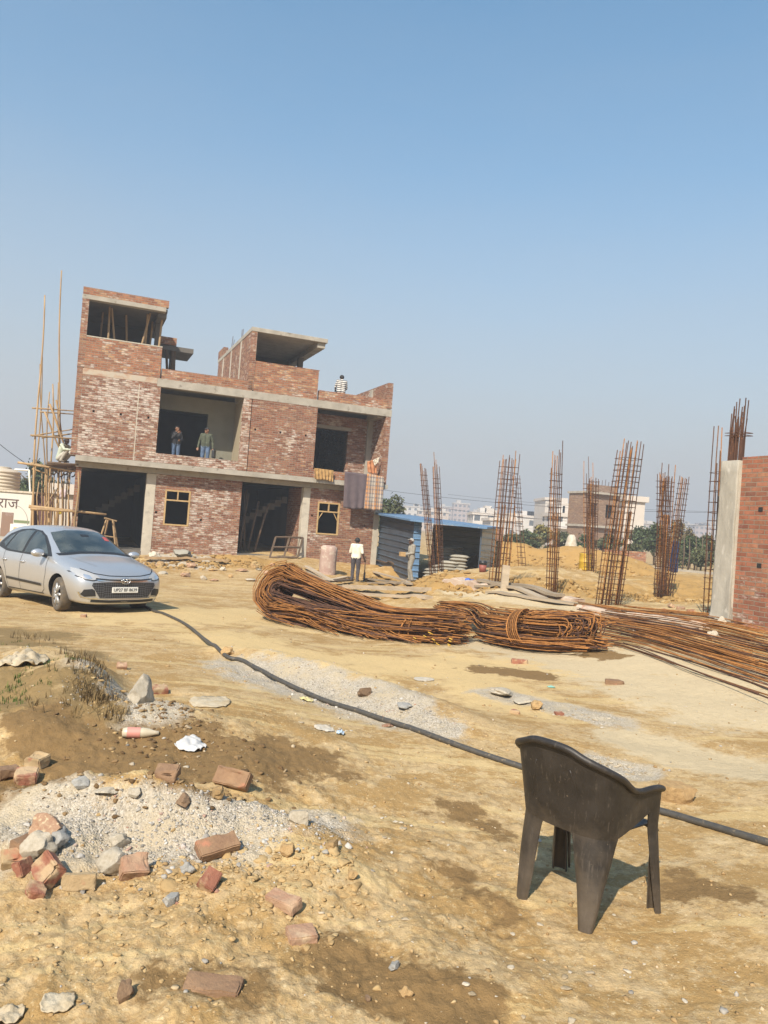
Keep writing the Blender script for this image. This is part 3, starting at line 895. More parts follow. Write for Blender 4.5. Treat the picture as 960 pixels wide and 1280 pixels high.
for (ax, ay, bx, by, w_, r) in ((42, 668, 56, 369, .2, .045), (70, 672, 77, 338, 1.2, .045), (40, 665, 53, 446, 2.6, .04), (58, 670, 50, 455, 3.2, .035), (64, 672, 66, 480, .4, .045), (54, 672, 62, 490, 1.8, .04),
                                (78, 672, 73, 478, 2.6, .04), (96, 672, 98, 590, -.25, .06), (86, 672, 88, 580, 1.8, .035), (47, 672, 49, 600, .6, .04)):
    A, B = sloc(ax, ay, w_), sloc(bx, by, w_)
    A[2] = min(A[2], .15)
    A[2] = -.25
    pole(A, B, r * .8, wob=.10)
for (ax, ay, bx, by, w_, r) in ((38, 544, 97, 549, .1, .035), (52, 547, 98, 541, 1.1, .035), (40, 510, 97, 514, 1.0, .03), (38, 579, 60, 583, 1.0, .04), (38, 636, 100, 640, -.1, .05), (36, 633, 133, 643, .15, .06), (22, 578, 98, 590, .1, .04), (50, 515, 96, 518, 2.0, .03), (40, 545, 96, 536, 2.2, .03), (40, 586, 58, 592, .5, .03),
                                (62, 505, 82, 560, .3, .04), (56, 515, 85, 585, .9, .035), (70, 500, 80, 555, 1.6, .03)):
    pole(sloc(ax, ay, w_), sloc(bx, by, w_), r, 'ledger')
for k in range(9):
    x = 52 + k * 4.2 + random.uniform(-1, 1)
    A, B = sloc(x, 671, .8 + .25 * (k % 4)), sloc(x + random.uniform(-3, 4), 592, .8 + .25 * (k % 4))
    A[2] = -.2
    pole(A, B, .03, wob=.04)
for (ax, ay, bx, by) in ((58, 632, 69, 612), (62, 633, 72, 610), (56, 634, 66, 618)): pole(sloc(ax, ay, .5), sloc(bx, by, .8), .028, 'brace')
for k in range(10):
    w_ = -.1 + .27 * k
    pole(sloc(58, 579 + k * .9, w_) + (0, 0, random.uniform(-.04, .04)), sloc(98, 581 + k * .9, w_) + (0, 0, random.uniform(-.04, .04)), .05, 'deck_board', .03, mat='wood_dark')
m = MB()
for k in range(7):
    A, B = sloc(60 + 5 * k, 596 - (k % 3) * 3, .3 * k), sloc(66 + 5 * k, 588, .3 * k + .4)
    m.tube([A, (A + B) / 2 + (0, 0, -.1), B], .03, 5)
m.build('sagging_net', M['wood_dark'], sc)

# trestle in the dark left opening
tr = empty('wooden_trestle', hp(-2.62, .3, -.0), YAW, 'small wooden trestle standing in the dark left opening of the house', 'trestle')
for (a, b) in (((-.42, .1, -.02), (-.12, .25, 1.22)), ((.30, .1, -.02), (.10, .2, 1.15)), ((-.2, .7, -.02), (-.05, .5, 1.2)), ((.42, .65, -.02), (.14, .45, 1.12))):
    MB().tube([a, b], .038, 6).build('leg', M['wood'], tr)
MB().tube([(-.22, .2, 1.2), (.26, .35, 1.1)], .04, 6).build('top_rail', M['wood'], tr)
MB().tube([(-.32, .15, .5), (.25, .18, .45)], .03, 6).build('cross_bar', M['wood'], tr)
# leaning timber frame and props by the second opening
fr = empty('leaning_shutter', hp(4.25, -.35, .05), YAW + .1, 'brown timber shutter frame leaning at the middle opening of the house', 'frame')
a0, b0, up = np.array([-.55, -.35, .0]), np.array([.75, -.2, .05]), np.array([.35, .45, .85])
for (p, q) in ((a0, b0), (a0 + up, b0 + up), (a0, a0 + up), (b0, b0 + up), ((a0 + b0) / 2, (a0 + b0) / 2 + up), (a0 + up / 2, b0 + up / 2)):
    MB().tube([p, q], .045, 4).build('bar', M['wood_dark'], fr)
for k, (u, w_, du, h) in enumerate(((2.8, 1.2, .25, 2.6), (3.1, 1.4, -.2, 2.7), (3.25, 1.5, .35, 2.3), (3.5, 1.3, .5, 2.2), (3.0, 1.9, .1, 2.8))):
    b = hp(u, w_, .1)
    o = MB().tube([(0, 0, 0), (FE[0] * du, FE[1] * du, h)], .05, 6).build('timber_prop', M['wood_dark'], None, True, b)
    tag(o, 'thin dark timber prop standing inside the middle opening of the house', 'prop', 'props in the middle opening')
# rough pale standing slab
bs = np.array(S(409, 716))
o = MB()
prof = []
V, F = [], []
nn = 14
for k, z in enumerate((-.1, .2, .5, .8, 1.0, 1.08)):
    for j in range(nn):
        an = 2 * PI * j / nn
        rr = (.33 + .02 * mnoise.noise(Vector((an, z * 3, 1)))) * (1 if k < 5 else .7)
        V.append((rr * math.cos(an), rr * .8 * math.sin(an), z))
for k in range(5):
    for j in range(nn): F.append((k * nn + j, k * nn + (j + 1) % nn, (k + 1) * nn + (j + 1) % nn, (k + 1) * nn + j))
F.append(tuple(range(5 * nn, 6 * nn)))
drum = mk('steel_drum', V, F, simple('dusty_pink_drum', (.42, .31, .25), (.33, .21, .17), 4, .85, .4, spot=((.50, .42, .33), 1.5, .55)), None, True, bs)
tag(drum, 'dusty pinkish drum standing in front of the right ground floor wall', 'drum')
# ------------------------------------------------------------------ reinforcement cages
def cage(base, top, dist, wx, wy, nx, ny, label, free=.5, pitch=.15, lap=None, twist=0.0, bar=.0105, dense=None):
    wx, wy = wx * .9, wy * .92
    """bars stand round a rectangle, links tie them; base and top are photo positions"""
    b = at(base[0], base[1], dist)
    b[2] = surf(b[0], b[1])
    t = at(top[0], top[1], dist)
    L = t[2] - b[2]
    lean = (t - b)
    root = empty('reinforcement_cage', b, YAW + twist, label, 'rebar cage', 'column cages of rusty rebar')
    c, s = math.cos(-YAW - twist), math.sin(-YAW - twist)
    lx, ly = c * lean[0] - s * lean[1], s * lean[0] + c * lean[1]
    def pt(x, y, h): return np.array([x + lx * h / L, y + ly * h / L, h])
    pos = []
    for i in range(nx):
        for j in range(ny):
            if i in (0, nx - 1) or j in (0, ny - 1):
                pos.append(((i / (nx - 1) - .5) * wx, (j / (ny - 1) - .5) * wy))
    rr = random.Random(int(base[0] * 7))
    for k, (x, y) in enumerate(pos):
        h = L - rr.uniform(0, free)
        x2, y2 = x + rr.uniform(-.02, .02), y + rr.uniform(-.02, .02)
        pts = [pt(x * (1 - q) + x2 * q + .012 * math.sin(5 * q + k), y * (1 - q) + y2 * q, -.12 + (h + .12) * q) for q in np.linspace(0, 1, 7)]
        if lap and k % 3 == 0:
            hh = L * lap
            p2 = [pt(x + .035, y + .02, -.12 + (hh + .12) * q) for q in (0, .5, 1)]
            MB().tube(p2, bar, 5).build('rebar', M['rust'], root, True)
        MB().tube(pts, bar, 5).build('rebar', M['rust'] if k % 3 == 1 else M['rust_dark'], root, True)
    h = .1
    top_h = L - free * 1.05
    n = 0
    while h < top_h and n < 60:
        a, bb, e = wx / 2 + bar * 1.6, wy / 2 + bar * 1.6, rr.uniform(-.02, .02)
        loop = [pt(-a, -bb, h + e), pt(a, -bb, h + e * .3), pt(a, bb, h - e), pt(-a, bb, h), pt(-a, -bb + .02, h + e + .004)]
        MB().tube(loop, .0065, 4).build('link', M['rust_dark'], root)
        p = pitch * (1.0 if (dense is None or not dense[0] < h / L < dense[1]) else .45)
        h += p * rr.uniform(.85, 1.2); n += 1
    return root


cage((542, 716), (528, 579), 25, .16, .2, 3, 3, 'thin rusty rebar cage leaning left in front of the blue tin shed', .25, .16)
cage((551, 716), (544, 563), 25.2, .16, .2, 3, 3, 'upright rusty rebar cage in front of the blue tin shed opening', .8, .17)
cage((622, 732), (638, 562), 20, .42, .32, 5, 3, 'thick rusty rebar cage just right of the blue tin shed, leaning right', .35, .15, .6)
cage((653, 715), (645, 591), 28.5, .22, .22, 2, 2, 'thinnest four bar rebar cage in front of the green shrubs', .2, .18)
cage((689, 748), (697, 541), 18.5, .21, .20, 3, 3, 'slender rebar cage standing alone with two long bare bars on top', .9, .15, .5)
cage((736, 720), (735, 570), 26, .24, .24, 3, 2, 'dark rebar cage with lapped bars in front of the distant brick house', .9, .16, .75)
cage((739, 720), (742, 596), 25.8, .22, .24, 3, 3, 'shorter cage bundled with the lapped cage before the distant brick house', .15, .16, None, 0, .012, (.45, .75))
cage((760, 757), (790, 543), 17, .47, .36, 6, 3, 'tallest and widest rebar cage, leaning right, at the plinth edge', .4, .125, .55)
cage((825, 748), (836, 574), 20.8, .26, .26, 4, 3, 'dense rebar cage with many lapped bars before the trees', .6, .13, .6, 0, .012, (.2, .5))
cage((829, 746), (828, 590), 20.9, .24, .22, 3, 3, 'low rebar cage lapped beside the dense cage before the trees', .2, .15)
cage((834, 735), (856, 594), 21.8, .22, .22, 3, 3, 'rebar cage leaning strongly right behind the dense cage', .12, .15)
cage((887, 768), (901, 529), 15.2, .15, .24, 2, 3, 'narrow rebar cage standing close beside the concrete column', .9, .19, .62)

# ------------------------------------------------------------------ brick wall with concrete column on the right
WD = -FN                     # the wall runs towards the camera
wb = at(889, 772, 14.5)
wroot = empty('brick_wall', (wb[0], wb[1], wb[2]), YAW, 'dark red brick wall with rough concrete end column at the right edge', 'wall')
WH = 3.02
bm_ = MB()
for z0, z1, x in ((-.3, .7, .0), (.7, 1.7, .004), (1.7, WH, -.004)):
    pass
colm = MB().box(-.02, .30, -.42, .0, -.3, WH - .06).build('concrete_column', M['concrete_grey'], wroot)
bmx = bmesh.new(); bmx.from_mesh(colm.data)
bmesh.ops.subdivide_edges(bmx, edges=[e for e in bmx.edges], cuts=14, use_grid_fill=True)
for v in bmx.verts:
    n = mnoise.noise_vector(v.co * 3.1) * .022 + mnoise.noise_vector(v.co * 9) * .008
    flare = max(0, .22 - v.co.z) * .25
    v.co.x += n.x - (flare if v.co.x < .1 else 0); v.co.y += n.y - (flare * .6 if v.co.y < -.3 else 0); v.co.z += n.z * .3
bmx.to_mesh(colm.data); bmx.free()
colm.data.polygons.foreach_set('use_smooth', np.ones(len(colm.data.polygons), dtype=bool))
warm = MB().box(.02, .303, -.434, -.40, -.25, WH - .065).build('sunlit_face', M['concrete_pale'], wroot)  # paler plate over the sunward face, its sunlight put into the colour
pan = MB()
pan.box(.06, .29, -4.2, -.425, -.4, WH)
bp = pan.build('brick_panel', M['brick_near'], wroot)
for (y, z, a, b) in ((-.95, 2.02, .09, .08), (-1.0, 1.02, .09, .08)):
    MB().box(.052, .0595, y, y + a, z, z + b).build('hole_shade_patch', M['void'], wroot)  # black plates on the wall, painted as the shade in small holes
rr = random.Random(4)
for k in range(26):
    x, y = -.0 + .3 * rr.random(), -.40 + .38 * rr.random()
    h = rr.uniform(.50, 1.12)
    MB().tube([(x, y, WH - .15), (x + .01, y, WH + h * .5), (x + rr.uniform(-.03, .05), y + rr.uniform(-.03, .03), WH + h)], .011, 5).build('starter_bar', M['rust_dark'], wroot)
for h in (.42, .47): MB().tube([(0, -.4, WH + h), (.3, -.4, WH + h), (.3, -.03, WH + h + .02), (0, -.03, WH + h), (0, -.38, WH + h)], .007, 4).build('link', M['rust_dark'], wroot)
# plinth edges of old concrete at the feet of the cages
def plinth(a, b, wd, h, label, mat):
    A, B = S(*a), S(*b)
    d = B - A; L = np.hypot(d[0], d[1]); dn = d / L; nn_ = np.array([-dn[1], dn[0], 0])
    V, F = [], []
    n = int(L / .12) + 2
    prof = ((-.5, -.25), (-.48, .6), (-.3, 1.0), (.3, .95), (.5, .55), (.52, -.25))
    for i in range(n):
        p = A + d * i / (n - 1)
        z = surf(p[0], p[1])
        for k, (q, hh) in enumerate(prof):
            o = mnoise.noise_vector(Vector((p[0] * 3, p[1] * 3, k * 1.7)))
            V.append((p[0] + nn_[0] * q * wd + o.x * .05, p[1] + nn_[1] * q * wd + o.y * .05, z + h * hh * (.75 + .6 * o.z) if hh > 0 else z - .2))
    m_ = len(prof)
    for i in range(n - 1):
        for k in range(m_ - 1): F.append((i * m_ + k, i * m_ + k + 1, (i + 1) * m_ + k + 1, (i + 1) * m_ + k))
    F += [tuple(range(m_)), tuple(range((n - 1) * m_ + m_ - 1, (n - 1) * m_ - 1, -1))]
    o = mk('plinth', V, F, mat, None, False)
    return tag(o, label, 'plinth')
pm = simple('limed_plinth', (.52, .43, .33), (.40, .28, .20), 3, .95, .5, spot=((.36, .18, .11), 2, .58))
plinth((560, 728), (722, 752), .45, .11, 'low broken plinth strip between the rebar coils and the cages', pm)
plinth((728, 762), (885, 786), .40, .12, 'pinkish plinth strip under the widest cage, running to the brick wall', pm)

# ------------------------------------------------------------------ rebar coils
def bars_thing(root, paths, rads, mats, part='rebar'):
    """the first hundred bars are parts of their own, the rest one mass"""
    a = root.rotation_euler.z
    for q in paths:                      # the bundle follows the lie of the ground
        for p in q:
            x = root.location.x + math.cos(a) * p[0] - math.sin(a) * p[1]
            y = root.location.y + math.sin(a) * p[0] + math.cos(a) * p[1]
            p[2] += surf(x, y) - root.location.z
    order = list(range(len(paths)))
    for i in order[:100]: MB().tube(paths[i], rads[i], 5).build(part, mats[i], root, True)
    if len(order) > 100:
        for mt in (M['rust'], M['rust_dark']):
            m = MB()
            for i in order[100:]:
                if mats[i] is mt: m.tube(paths[i], rads[i], 5)
            if m.v: tag(m.build('rebar_mass', mt, root, True), kind='stuff')


def smooth(pts, n):
    pts = np.array(pts, float)
    k = len(pts)
    P = np.vstack([2 * pts[0] - pts[1], pts, 2 * pts[-1] - pts[-2]])
    out = []
    for u in np.linspace(0, k - 1 - 1e-6, n):
        i = int(u); t = u - i
        a, b, c, d = P[i], P[i + 1], P[i + 2], P[i + 3]
        out.append(.5 * ((2 * b) + (c - a) * t + (2 * a - 5 * b + 4 * c - d) * t * t + (3 * b - a - 3 * c + d) * t ** 3))
    return np.array(out)


rr = random.Random(11)
YTIP = simple('yellow_paint', (.60, .37, .05), None, 4, .7, 0)
A = S(322, 772); B = S(568, 806)
dx = B - A
ang = math.atan2(dx[1], dx[0])
L1 = math.hypot(dx[0], dx[1])
print('coil length', L1, A, B)
coil = empty('rebar_coil', (A[0], A[1], surf(A[0], A[1])), ang, 'big loop of rust orange rebar bent double, tied at its right end', 'rebar coil', 'bent rebar lying on the earth')
T0 = R(62)
paths, rads, mats = [], [], []
for k in range(560):
    u, v, rr_v = rr.random(), rr.random(), rr.random()
    rad = .05 + .49 * u              # distance from the middle of the loop
    out = rr.gauss(0, 1) * .17               # through the thickness of the bundle
    out = max(-.34, min(.34, out))
    def P(s, q, o=0.0):
        # s along the bundle, q across the loop (leaning back), o out of its plane
        gz = .04 - .09 * min(1, max(0, s - .8) / 2)
        return np.array([s, q * math.cos(T0) - (out + o) * math.sin(T0), max(.03 + .05 * v, gz + q * math.sin(T0) + (out + o) * math.cos(T0) * .55 + .06)])
    def half(s):  # half height of the loop along the bundle
        t = min(1, max(0, (s - .3) / 2.6))
        return rad * ((1 - t) ** 1.1 * .97 + .03) + (.34 * rr_v - .10) * t
    def mid(s):
        t = min(1, max(0, (s - .3) / 2.6))
        return .50 * (1 - t) + .20 * t
    pts = []
    e1 = L1 * rr.choice((rr.uniform(.10, .6), rr.uniform(.75, 1.05), rr.uniform(.85, 1.04), rr.uniform(.8, 1.0)))
    e2 = L1 * rr.uniform(.82, 1.04)
    j = rr.uniform(-.04, .04)
    for s in np.linspace(e1, .45, 7): pts.append(P(s, mid(s) - half(s) + j * (s - .4)) + np.array([0, -.30 * math.sin(min(1, s / 3.2) * PI * .8) * v * (1 - .4 * u), -.0]))
    for a in (-.55, -.25, 0, .25, .55):
        an = a * PI
        pts.append(P(.45 - rad * math.cos(an * .9) * 1.0, .50 + rad * math.sin(an * .9) * 1.05))
    for s in np.linspace(.5, e2, 7): pts.append(P(s, mid(s) + half(s) + j * (s - .4)) + np.array([0, .06 * rr.random(), 0]))
    q = smooth(pts, 30)
    f1, f2, a1 = rr.uniform(1, 3), rr.uniform(0, 6), rr.uniform(.0, .045)
    for w_ in range(len(q)):
        q[w_] += np.array([0, a1 * math.sin(f2 + w_ * .2 * f1), a1 * .8 * math.cos(f2 * 1.7 + w_ * .17 * f1)])
        q[w_] += np.array([0, rr.uniform(-.006, .006), rr.uniform(-.006, .006)])
        q[w_][2] = max(q[w_][2], .012 + .03 * v)
    paths.append(q); rads.append(.0085)
    mats.append(M['rust_dark'] if (u < .25 or rr.random() < .12) else M['rust'])  # inner bars darker for painted shade inside the loop, a few others at random
for k in range(46):                      # loose ends that splay out at the tied end and along the near side
    s0 = L1 * (rr.uniform(.55, .9) if k < 30 else rr.uniform(.15, .5))
    y0 = -.30 - .16 * rr.random()
    q = smooth([(s0 - .6, y0 + .15, .12 + .12 * rr.random()), (s0 - .2, y0, .09), (s0 + rr.uniform(.1, .5), y0 - rr.uniform(.02, .30), .03 + .05 * rr.random())], 12)
    paths.insert(0, q); rads.insert(0, .0085); mats.insert(0, M['rust'] if k % 3 else M['rust_dark'])
bars_thing(coil, paths, rads, mats)
for s, sp in ((L1 * .79, .05), (L1 * .83, -.03)):
    ring = [(s + sp * math.sin(a), .06 + .36 * math.cos(a), .20 + .27 * math.sin(a)) for a in np.linspace(0, 2 * PI, 20)]
    MB().tube(ring, .014, 5).build('tie_bar', M['rust'], coil, True)
for k in range(15):
    s = L1 * rr.uniform(.86, 1.03)
    p = np.array([s, -.46 + .3 * rr.random(), .04 + .26 * rr.random()])
    MB().tube([p, p + np.array([.06, -.02, -.01])], .010, 5).build('yellow_bar_tip', YTIP, coil)

# second bundle, lower, bent round at its right end
A = S(566, 792); B = S(742, 812)
dx = B - A
ang = math.atan2(dx[1], dx[0]); L2 = math.hypot(dx[0], dx[1])
print('bundle length', L2)
bun = empty('rebar_coil', (A[0], A[1], surf(A[0], A[1])), ang, 'lower bundle of rusty rebar, tightly folded, right of the big loop', 'rebar coil', 'bent rebar lying on the earth')
paths, rads, mats = [], [], []
for k in range(230):
    u, v, y = rr.random(), rr.random(), rr.gauss(0, .17)
    kind = rr.random()
    pts = []
    if kind < .45:      # long strands sagging from the first coil to the fold
        z0 = .18 + .34 * v
        y0 = .62 - .22 * u + y * .5
        x1 = L2 * rr.uniform(.55, .72)
        pts = [(-.75 + rr.uniform(-.2, .3), .55 + y * .6, .30 + .12 * v), (.1, y0 - .05, z0 - .02), (L2 * .28, y0 - .22 - .35 * u, z0 * .75), (L2 * .45, y0 - .28 - .35 * u, z0 * .78), (x1, y0 - .25 - .1 * u, z0 + .10), (L2 * rr.uniform(.85, 1.0), y0 - .1, .30 + .14 * v)]
    elif kind < .75:    # folded bars
        r_ = .05 + .10 * u
        zc = .22 + .22 * v
        x1 = L2 * rr.uniform(.86, 1.0)
        pts = [(L2 * rr.uniform(.3, .5), y + .1, zc - r_), (L2 * .7, y, zc - r_), (x1 - .1, y, zc - r_), (x1, y, zc - .4 * r_), (x1, y + .03, zc + .4 * r_), (x1 - .1, y + .05, zc + r_), (L2 * .7, y + .1, zc + r_), (L2 * rr.uniform(.2, .45), y + .15, zc + r_ * .9)]
    else:               # bars lying low towards the camera
        x0 = L2 * rr.uniform(.22, .45)
        pts = [(x0, -.25 + y * .6, .05 + .16 * v), (x0 + L2 * .25, -.38 + y * .6, .07 + .16 * v), (L2 * rr.uniform(.8, 1.0), -.18 + y * .8, .06 + .18 * v), (L2 * rr.uniform(1.0, 1.12), .0 + y, .05 + .12 * v)]
    q = smooth(pts, 22)
    q[:, 2] = np.maximum(q[:, 2], .012 + .02 * v)
    q += np.array([[0, rr.uniform(-.006, .006), rr.uniform(-.005, .005)] for _ in q])
    paths.append(q); rads.append(.0095); mats.append(M['rust_dark'] if rr.random() < .35 else M['rust'])
bars_thing(bun, paths, rads, mats)
for k in range(6):
    ring = [(L2 * .50 + .10 * k * .35 + .30 * math.sin(a * .5 - .8), .10 + .50 * math.cos(a) - .2, max(.03, .30 + .30 * math.sin(a) + .01 * k)) for a in np.linspace(.35 * PI, 1.35 * PI, 14)]
    MB().tube(ring, .012, 5).build('tie_bar', M['rust'], bun, True)

# loose straight bars towards the right edge: each lies on its own
n = 0
for k in range(84):
    t = rr.random()
    a = (rr.uniform(690, 850), 0)
    px0 = rr.uniform(700, 800)
    py0 = 758 + 46 * t + rr.uniform(-3, 3) + (px0 - 750) * .10
    px1 = rr.uniform(930, 1075)
    slope = .16 + .17 * t + rr.uniform(-.03, .03)
    py1 = py0 + slope * (px1 - px0)
    p, q = S(px0, py0), S(px1, py1)
    if np.hypot(*(q - p)[:2]) > 9: continue
    c = (p + q) / 2
    d = q - p
    L = np.hypot(d[0], d[1])
    lift = .015 + .14 * rr.random() * (1 - abs(t - .5))
    pts = []
    for s in np.linspace(-.5, .5, 11):
        x, y = c[0] + d[0] * s, c[1] + d[1] * s
        pts.append((x, y, surf(x, y)))
    pts = np.array(pts)
    zz = np.convolve(np.pad(pts[:, 2], 2, 'edge'), np.ones(5) / 5, 'valid')
    pts[:, 2] = np.maximum(zz, pts[:, 2] - .01) + lift + .02 * np.sin(np.linspace(0, 3, 11) + k)
    pts[:, 0] += .04 * np.sin(np.linspace(0, 4, 11) + k); 
    o = MB().tube(pts - c, .0095, 5).build('straight_bar', M['rust'] if rr.random() < .65 else M['rust_dark'], None, True, c)
    tag(o, 'single rusty straight bar in the loose spread of bars on the right', 'rebar', 'loose bars spread on the ground')
    n += 1

# ------------------------------------------------------------------ planks in front of the house
def plank(a, b, wd=.16, th=.05, lift=.0, label='', mat='plank', round_=False, group='timbers lying in front of the house'):
    p, q = S(*a), S(*b)
    c = (p + q) / 2
    d = q - p
    L = np.linalg.norm(d[:2])
    o = empty_ = None
    n = 9
    V, F = [], []
    for i in range(n):
        s = i / (n - 1) - .5
        x, y = c[0] + d[0] * s, c[1] + d[1] * s
        z = (p[2] + q[2]) / 2 + (q[2] - p[2]) * s
        z = max(z, surf(x, y)) + lift
        nx, ny = -d[1] / L, d[0] / L
        wv = wd / 2 * (1 + .08 * math.sin(i * 2.1 + a[0]))
        for (sx, sz) in ((-1, 0), (1, 0), (1, 1), (-1, 1)): V.append((x + nx * sx * wv - c[0], y + ny * sx * wv - c[1], z + sz * th - c[2] - .01))
    for i in range(n - 1):
        for k in range(4): F.append((i * 4 + k, i * 4 + (k + 1) % 4, (i + 1) * 4 + (k + 1) % 4, (i + 1) * 4 + k))
    F += [(3, 2, 1, 0), tuple((n - 1) * 4 + k for k in range(4))]
    ang = math.atan2(d[1], d[0])
    cs, sn = math.cos(-ang), math.sin(-ang)
    V = [(x * cs - y * sn, x * sn + y * cs, z) for x, y, z in V]
    o = mk('plank', V, F, M[mat], None, False, c)
    o.rotation_euler = (0, 0, ang)
    return tag(o, label, 'plank', group)


plank((434, 737), (532, 742), .34, .12, .05, 'long pale thick beam lying across the front behind the big rebar loop')
plank((438, 743), (536, 749), .22, .08, .0, 'lower grey pole lying just in front of the long pale beam')
plank((404, 728), (440, 724), .2, .06, .05, 'grey plank lying left of the man in the white shirt')
plank((382, 712), (414, 731), .2, .05, .12, 'pale plank tilted down towards the drum from the left')
plank((385, 716), (420, 736), .18, .05, .02, 'second pale plank tilted beside the first, left of the drum')
plank((402, 735), (436, 735), .18, .06, .03, 'short plank crossing at the end of the tilted pale planks')
plank((408, 731), (438, 729), .25, .05, .1, 'dark weathered plank stacked left of the man in the white shirt', 'wood_dark')
plank((470, 701), (508, 722), .22, .06, .05, 'long board sloping down from the house corner to the man in grey')
plank((468, 716), (510, 728), .18, .05, .02, 'thin board on the earth between the two standing men')
plank((458, 724), (505, 730), .2, .06, .0, 'weathered board on the ground behind the long pale beam')
plank((472, 706), (494, 712), .25, .05, .2, 'dark plank heaped at the right corner of the house', 'wood_dark')
plank((462, 731), (512, 733), .2, .05, .06, 'flat board lying at the feet of the man in grey')
plank((600, 730), (700, 750), .25, .07, .08, 'pale board on the plinth strip behind the lower rebar bundle')
plank((596, 736), (680, 752), .22, .06, .04, 'pale board lying in front of the plinth strip')
plank((610, 742), (720, 757), .22, .05, .02, 'flat grey board right of the plinth behind the rebar bundle')
plank((180, 702), (285, 706), .16, .08, .12, 'long thin pole lying along the earth bank in front of the house', 'wood', group='timbers lying in front of the house')
p, q = S(626, 741), at(632, 714, 19.4)
o = MB().box(-.09, .09, -.03, .03, -.1, .62).build('upright_board', M['plank'], None, False, S(630, 738))
o.rotation_euler = (R(-12), R(6), .2)
tag(o, 'short pale board standing upright against the thick rebar cage', 'board')
# ------------------------------------------------------------------ plastic armchair
feet = {k: np.array(S(*v)) for k, v in dict(RL=(655, 1126), RR=(735, 1163), FR=(823, 1143), FL=(705, 1086)).items()}
ctr = sum(feet.values()) / 4
fwd = (feet['FR'] + feet['FL']) / 2 - (feet['RL'] + feet['RR']) / 2
cang = math.atan2(fwd[1], fwd[0]) - PI / 2       # local +y is the way the chair faces
print('chair', ctr, math.degrees(cang), [float(np.linalg.norm(feet[a] - feet[b])) for a, b in (('RL', 'RR'), ('FR', 'FL'), ('RL', 'FL'), ('RR', 'FR'))])
chair = empty('plastic_armchair', ctr + np.array([-.022, 0, 0]), cang, 'dusty dark brown plastic armchair seen from behind, standing alone on bare earth', 'chair')

chair.scale = (1.05, 1.05, 1.05)


def _path():
    """plan of the shell at seat height: open at the front, round at the back corners"""
    P = []
    hw_f, hw_b, y_f, y_b, r = .268, .238, .215, -.215, .115
    # right arm (x>0) front inner lip, then along the side to the back
    P += [(hw_f - .045, y_f - .012), (hw_f - .018, y_f + .004), (hw_f, y_f - .014)]
    for t in np.linspace(.06, .92, 12): P.append((hw_f + (hw_b - hw_f) * t, y_f + (y_b + r - y_f) * t))
    for a in np.linspace(0, -PI / 2, 9)[0:]: P.append((hw_b - r + r * math.cos(a), y_b + r + r * math.sin(a)))
    back = [(x, y_b - .012 * (1 - (x / (hw_b - r)) ** 2)) for x in np.linspace(hw_b - r, -(hw_b - r), 9)[1:-1]]
    return P + back + [(-x, y) for x, y in P[::-1]]


PP = np.array(_path())
seg = np.concatenate([[0], np.cumsum(np.linalg.norm(np.diff(PP, axis=0), axis=1))])
seg /= seg[-1]
tq = np.linspace(0, 1, 181)
PX, PY = np.interp(tq, seg, PP[:, 0]), np.interp(tq, seg, PP[:, 1])
ker = np.ones(5) / 5
for _ in range(2):
    PX[2:-2], PY[2:-2] = np.convolve(PX, ker, 'valid'), np.convolve(PY, ker, 'valid')
tx, ty = np.gradient(PX), np.gradient(PY)
ln = np.hypot(tx, ty)
NX, NY = -ty / ln, tx / ln
if NX[60] * PX[60] < 0: NX, NY = -NX, -NY
SEATZ = .405
# t of the side: 0 = right arm tip, .5 = back middle, 1 = left arm tip
backness = np.exp(-((tq - .5) / .21) ** 4)
arm = .615 + .012 * np.sin((tq if True else 0) * 0)
s_ = np.clip((np.abs(tq - .5) - .045) / .30, 0, 1)
s_ = s_ * s_ * (3 - 2 * s_)
tip = np.clip(np.minimum(tq, 1 - tq) / .075, 0, 1)
TOP = .80 * (1 - s_) + .605 * s_ + .012 * np.sin(np.clip((np.abs(tq - .5) - .28) / .2, 0, 1) * PI)
TOP = TOP - .012 * np.cos(np.clip((tq - .5) / .13, -1, 1) * PI / 2 + PI / 2) ** 2 - .085 * (1 - np.sqrt(np.clip(1 - (1 - tip) ** 2, 0, 1)))


def shell(i, z):
    """point of the shell at path sample i and height z"""
    if z < SEATZ: off = (.040 - .022 * backness[i]) * (SEATZ - z) / SEATZ
    else:
        k = (z - SEATZ) / .4
        off = backness[i] * .088 * k + (1 - backness[i]) * .020 * k
    fr = max(0, 1 - min(tq[i], 1 - tq[i]) / .12)
    y = PY[i] + NY[i] * off * (1 - .65 * fr) + fr * .02 * (1 - min(1, z / .6))
    return (PX[i] + NX[i] * off, y, z)


LEGS = {'front right': (.0, .115, .010, .052), 'rear right': (.270, .440, .346, .392), 'rear left': (.560, .730, .608, .654), 'front left': (.885, 1.0, .948, .990)}


def lower(i):
    """lower rim of the upper shell: the seat skirt behind, an arch under the arms"""
    t = tq[i]
    u = min(t, 1 - t)
    if u >= .272: return SEATZ
    x = np.clip((u - .085) / .187, 0, 1)
    return SEATZ + .095 * (1 - x) ** 1.2 * (x > 0) + (0.095 if x == 0 else 0)


V, F = [], []
rows = 16
for i in range(181):
    lo = lower(i)
    for j in range(rows): V.append(shell(i, lo + (TOP[i] - lo) * j / (rows - 1)))
for i in range(180):
    for j in range(rows - 1): F.append((i * rows + j, (i + 1) * rows + j, (i + 1) * rows + j + 1, i * rows + j + 1))


def solid(o, t=.006):
    m = o.modifiers.new('s', 'SOLIDIFY'); m.thickness = t; m.offset = 0
    m = o.modifiers.new('e', 'EDGE_SPLIT'); m.split_angle = R(48)
    return o


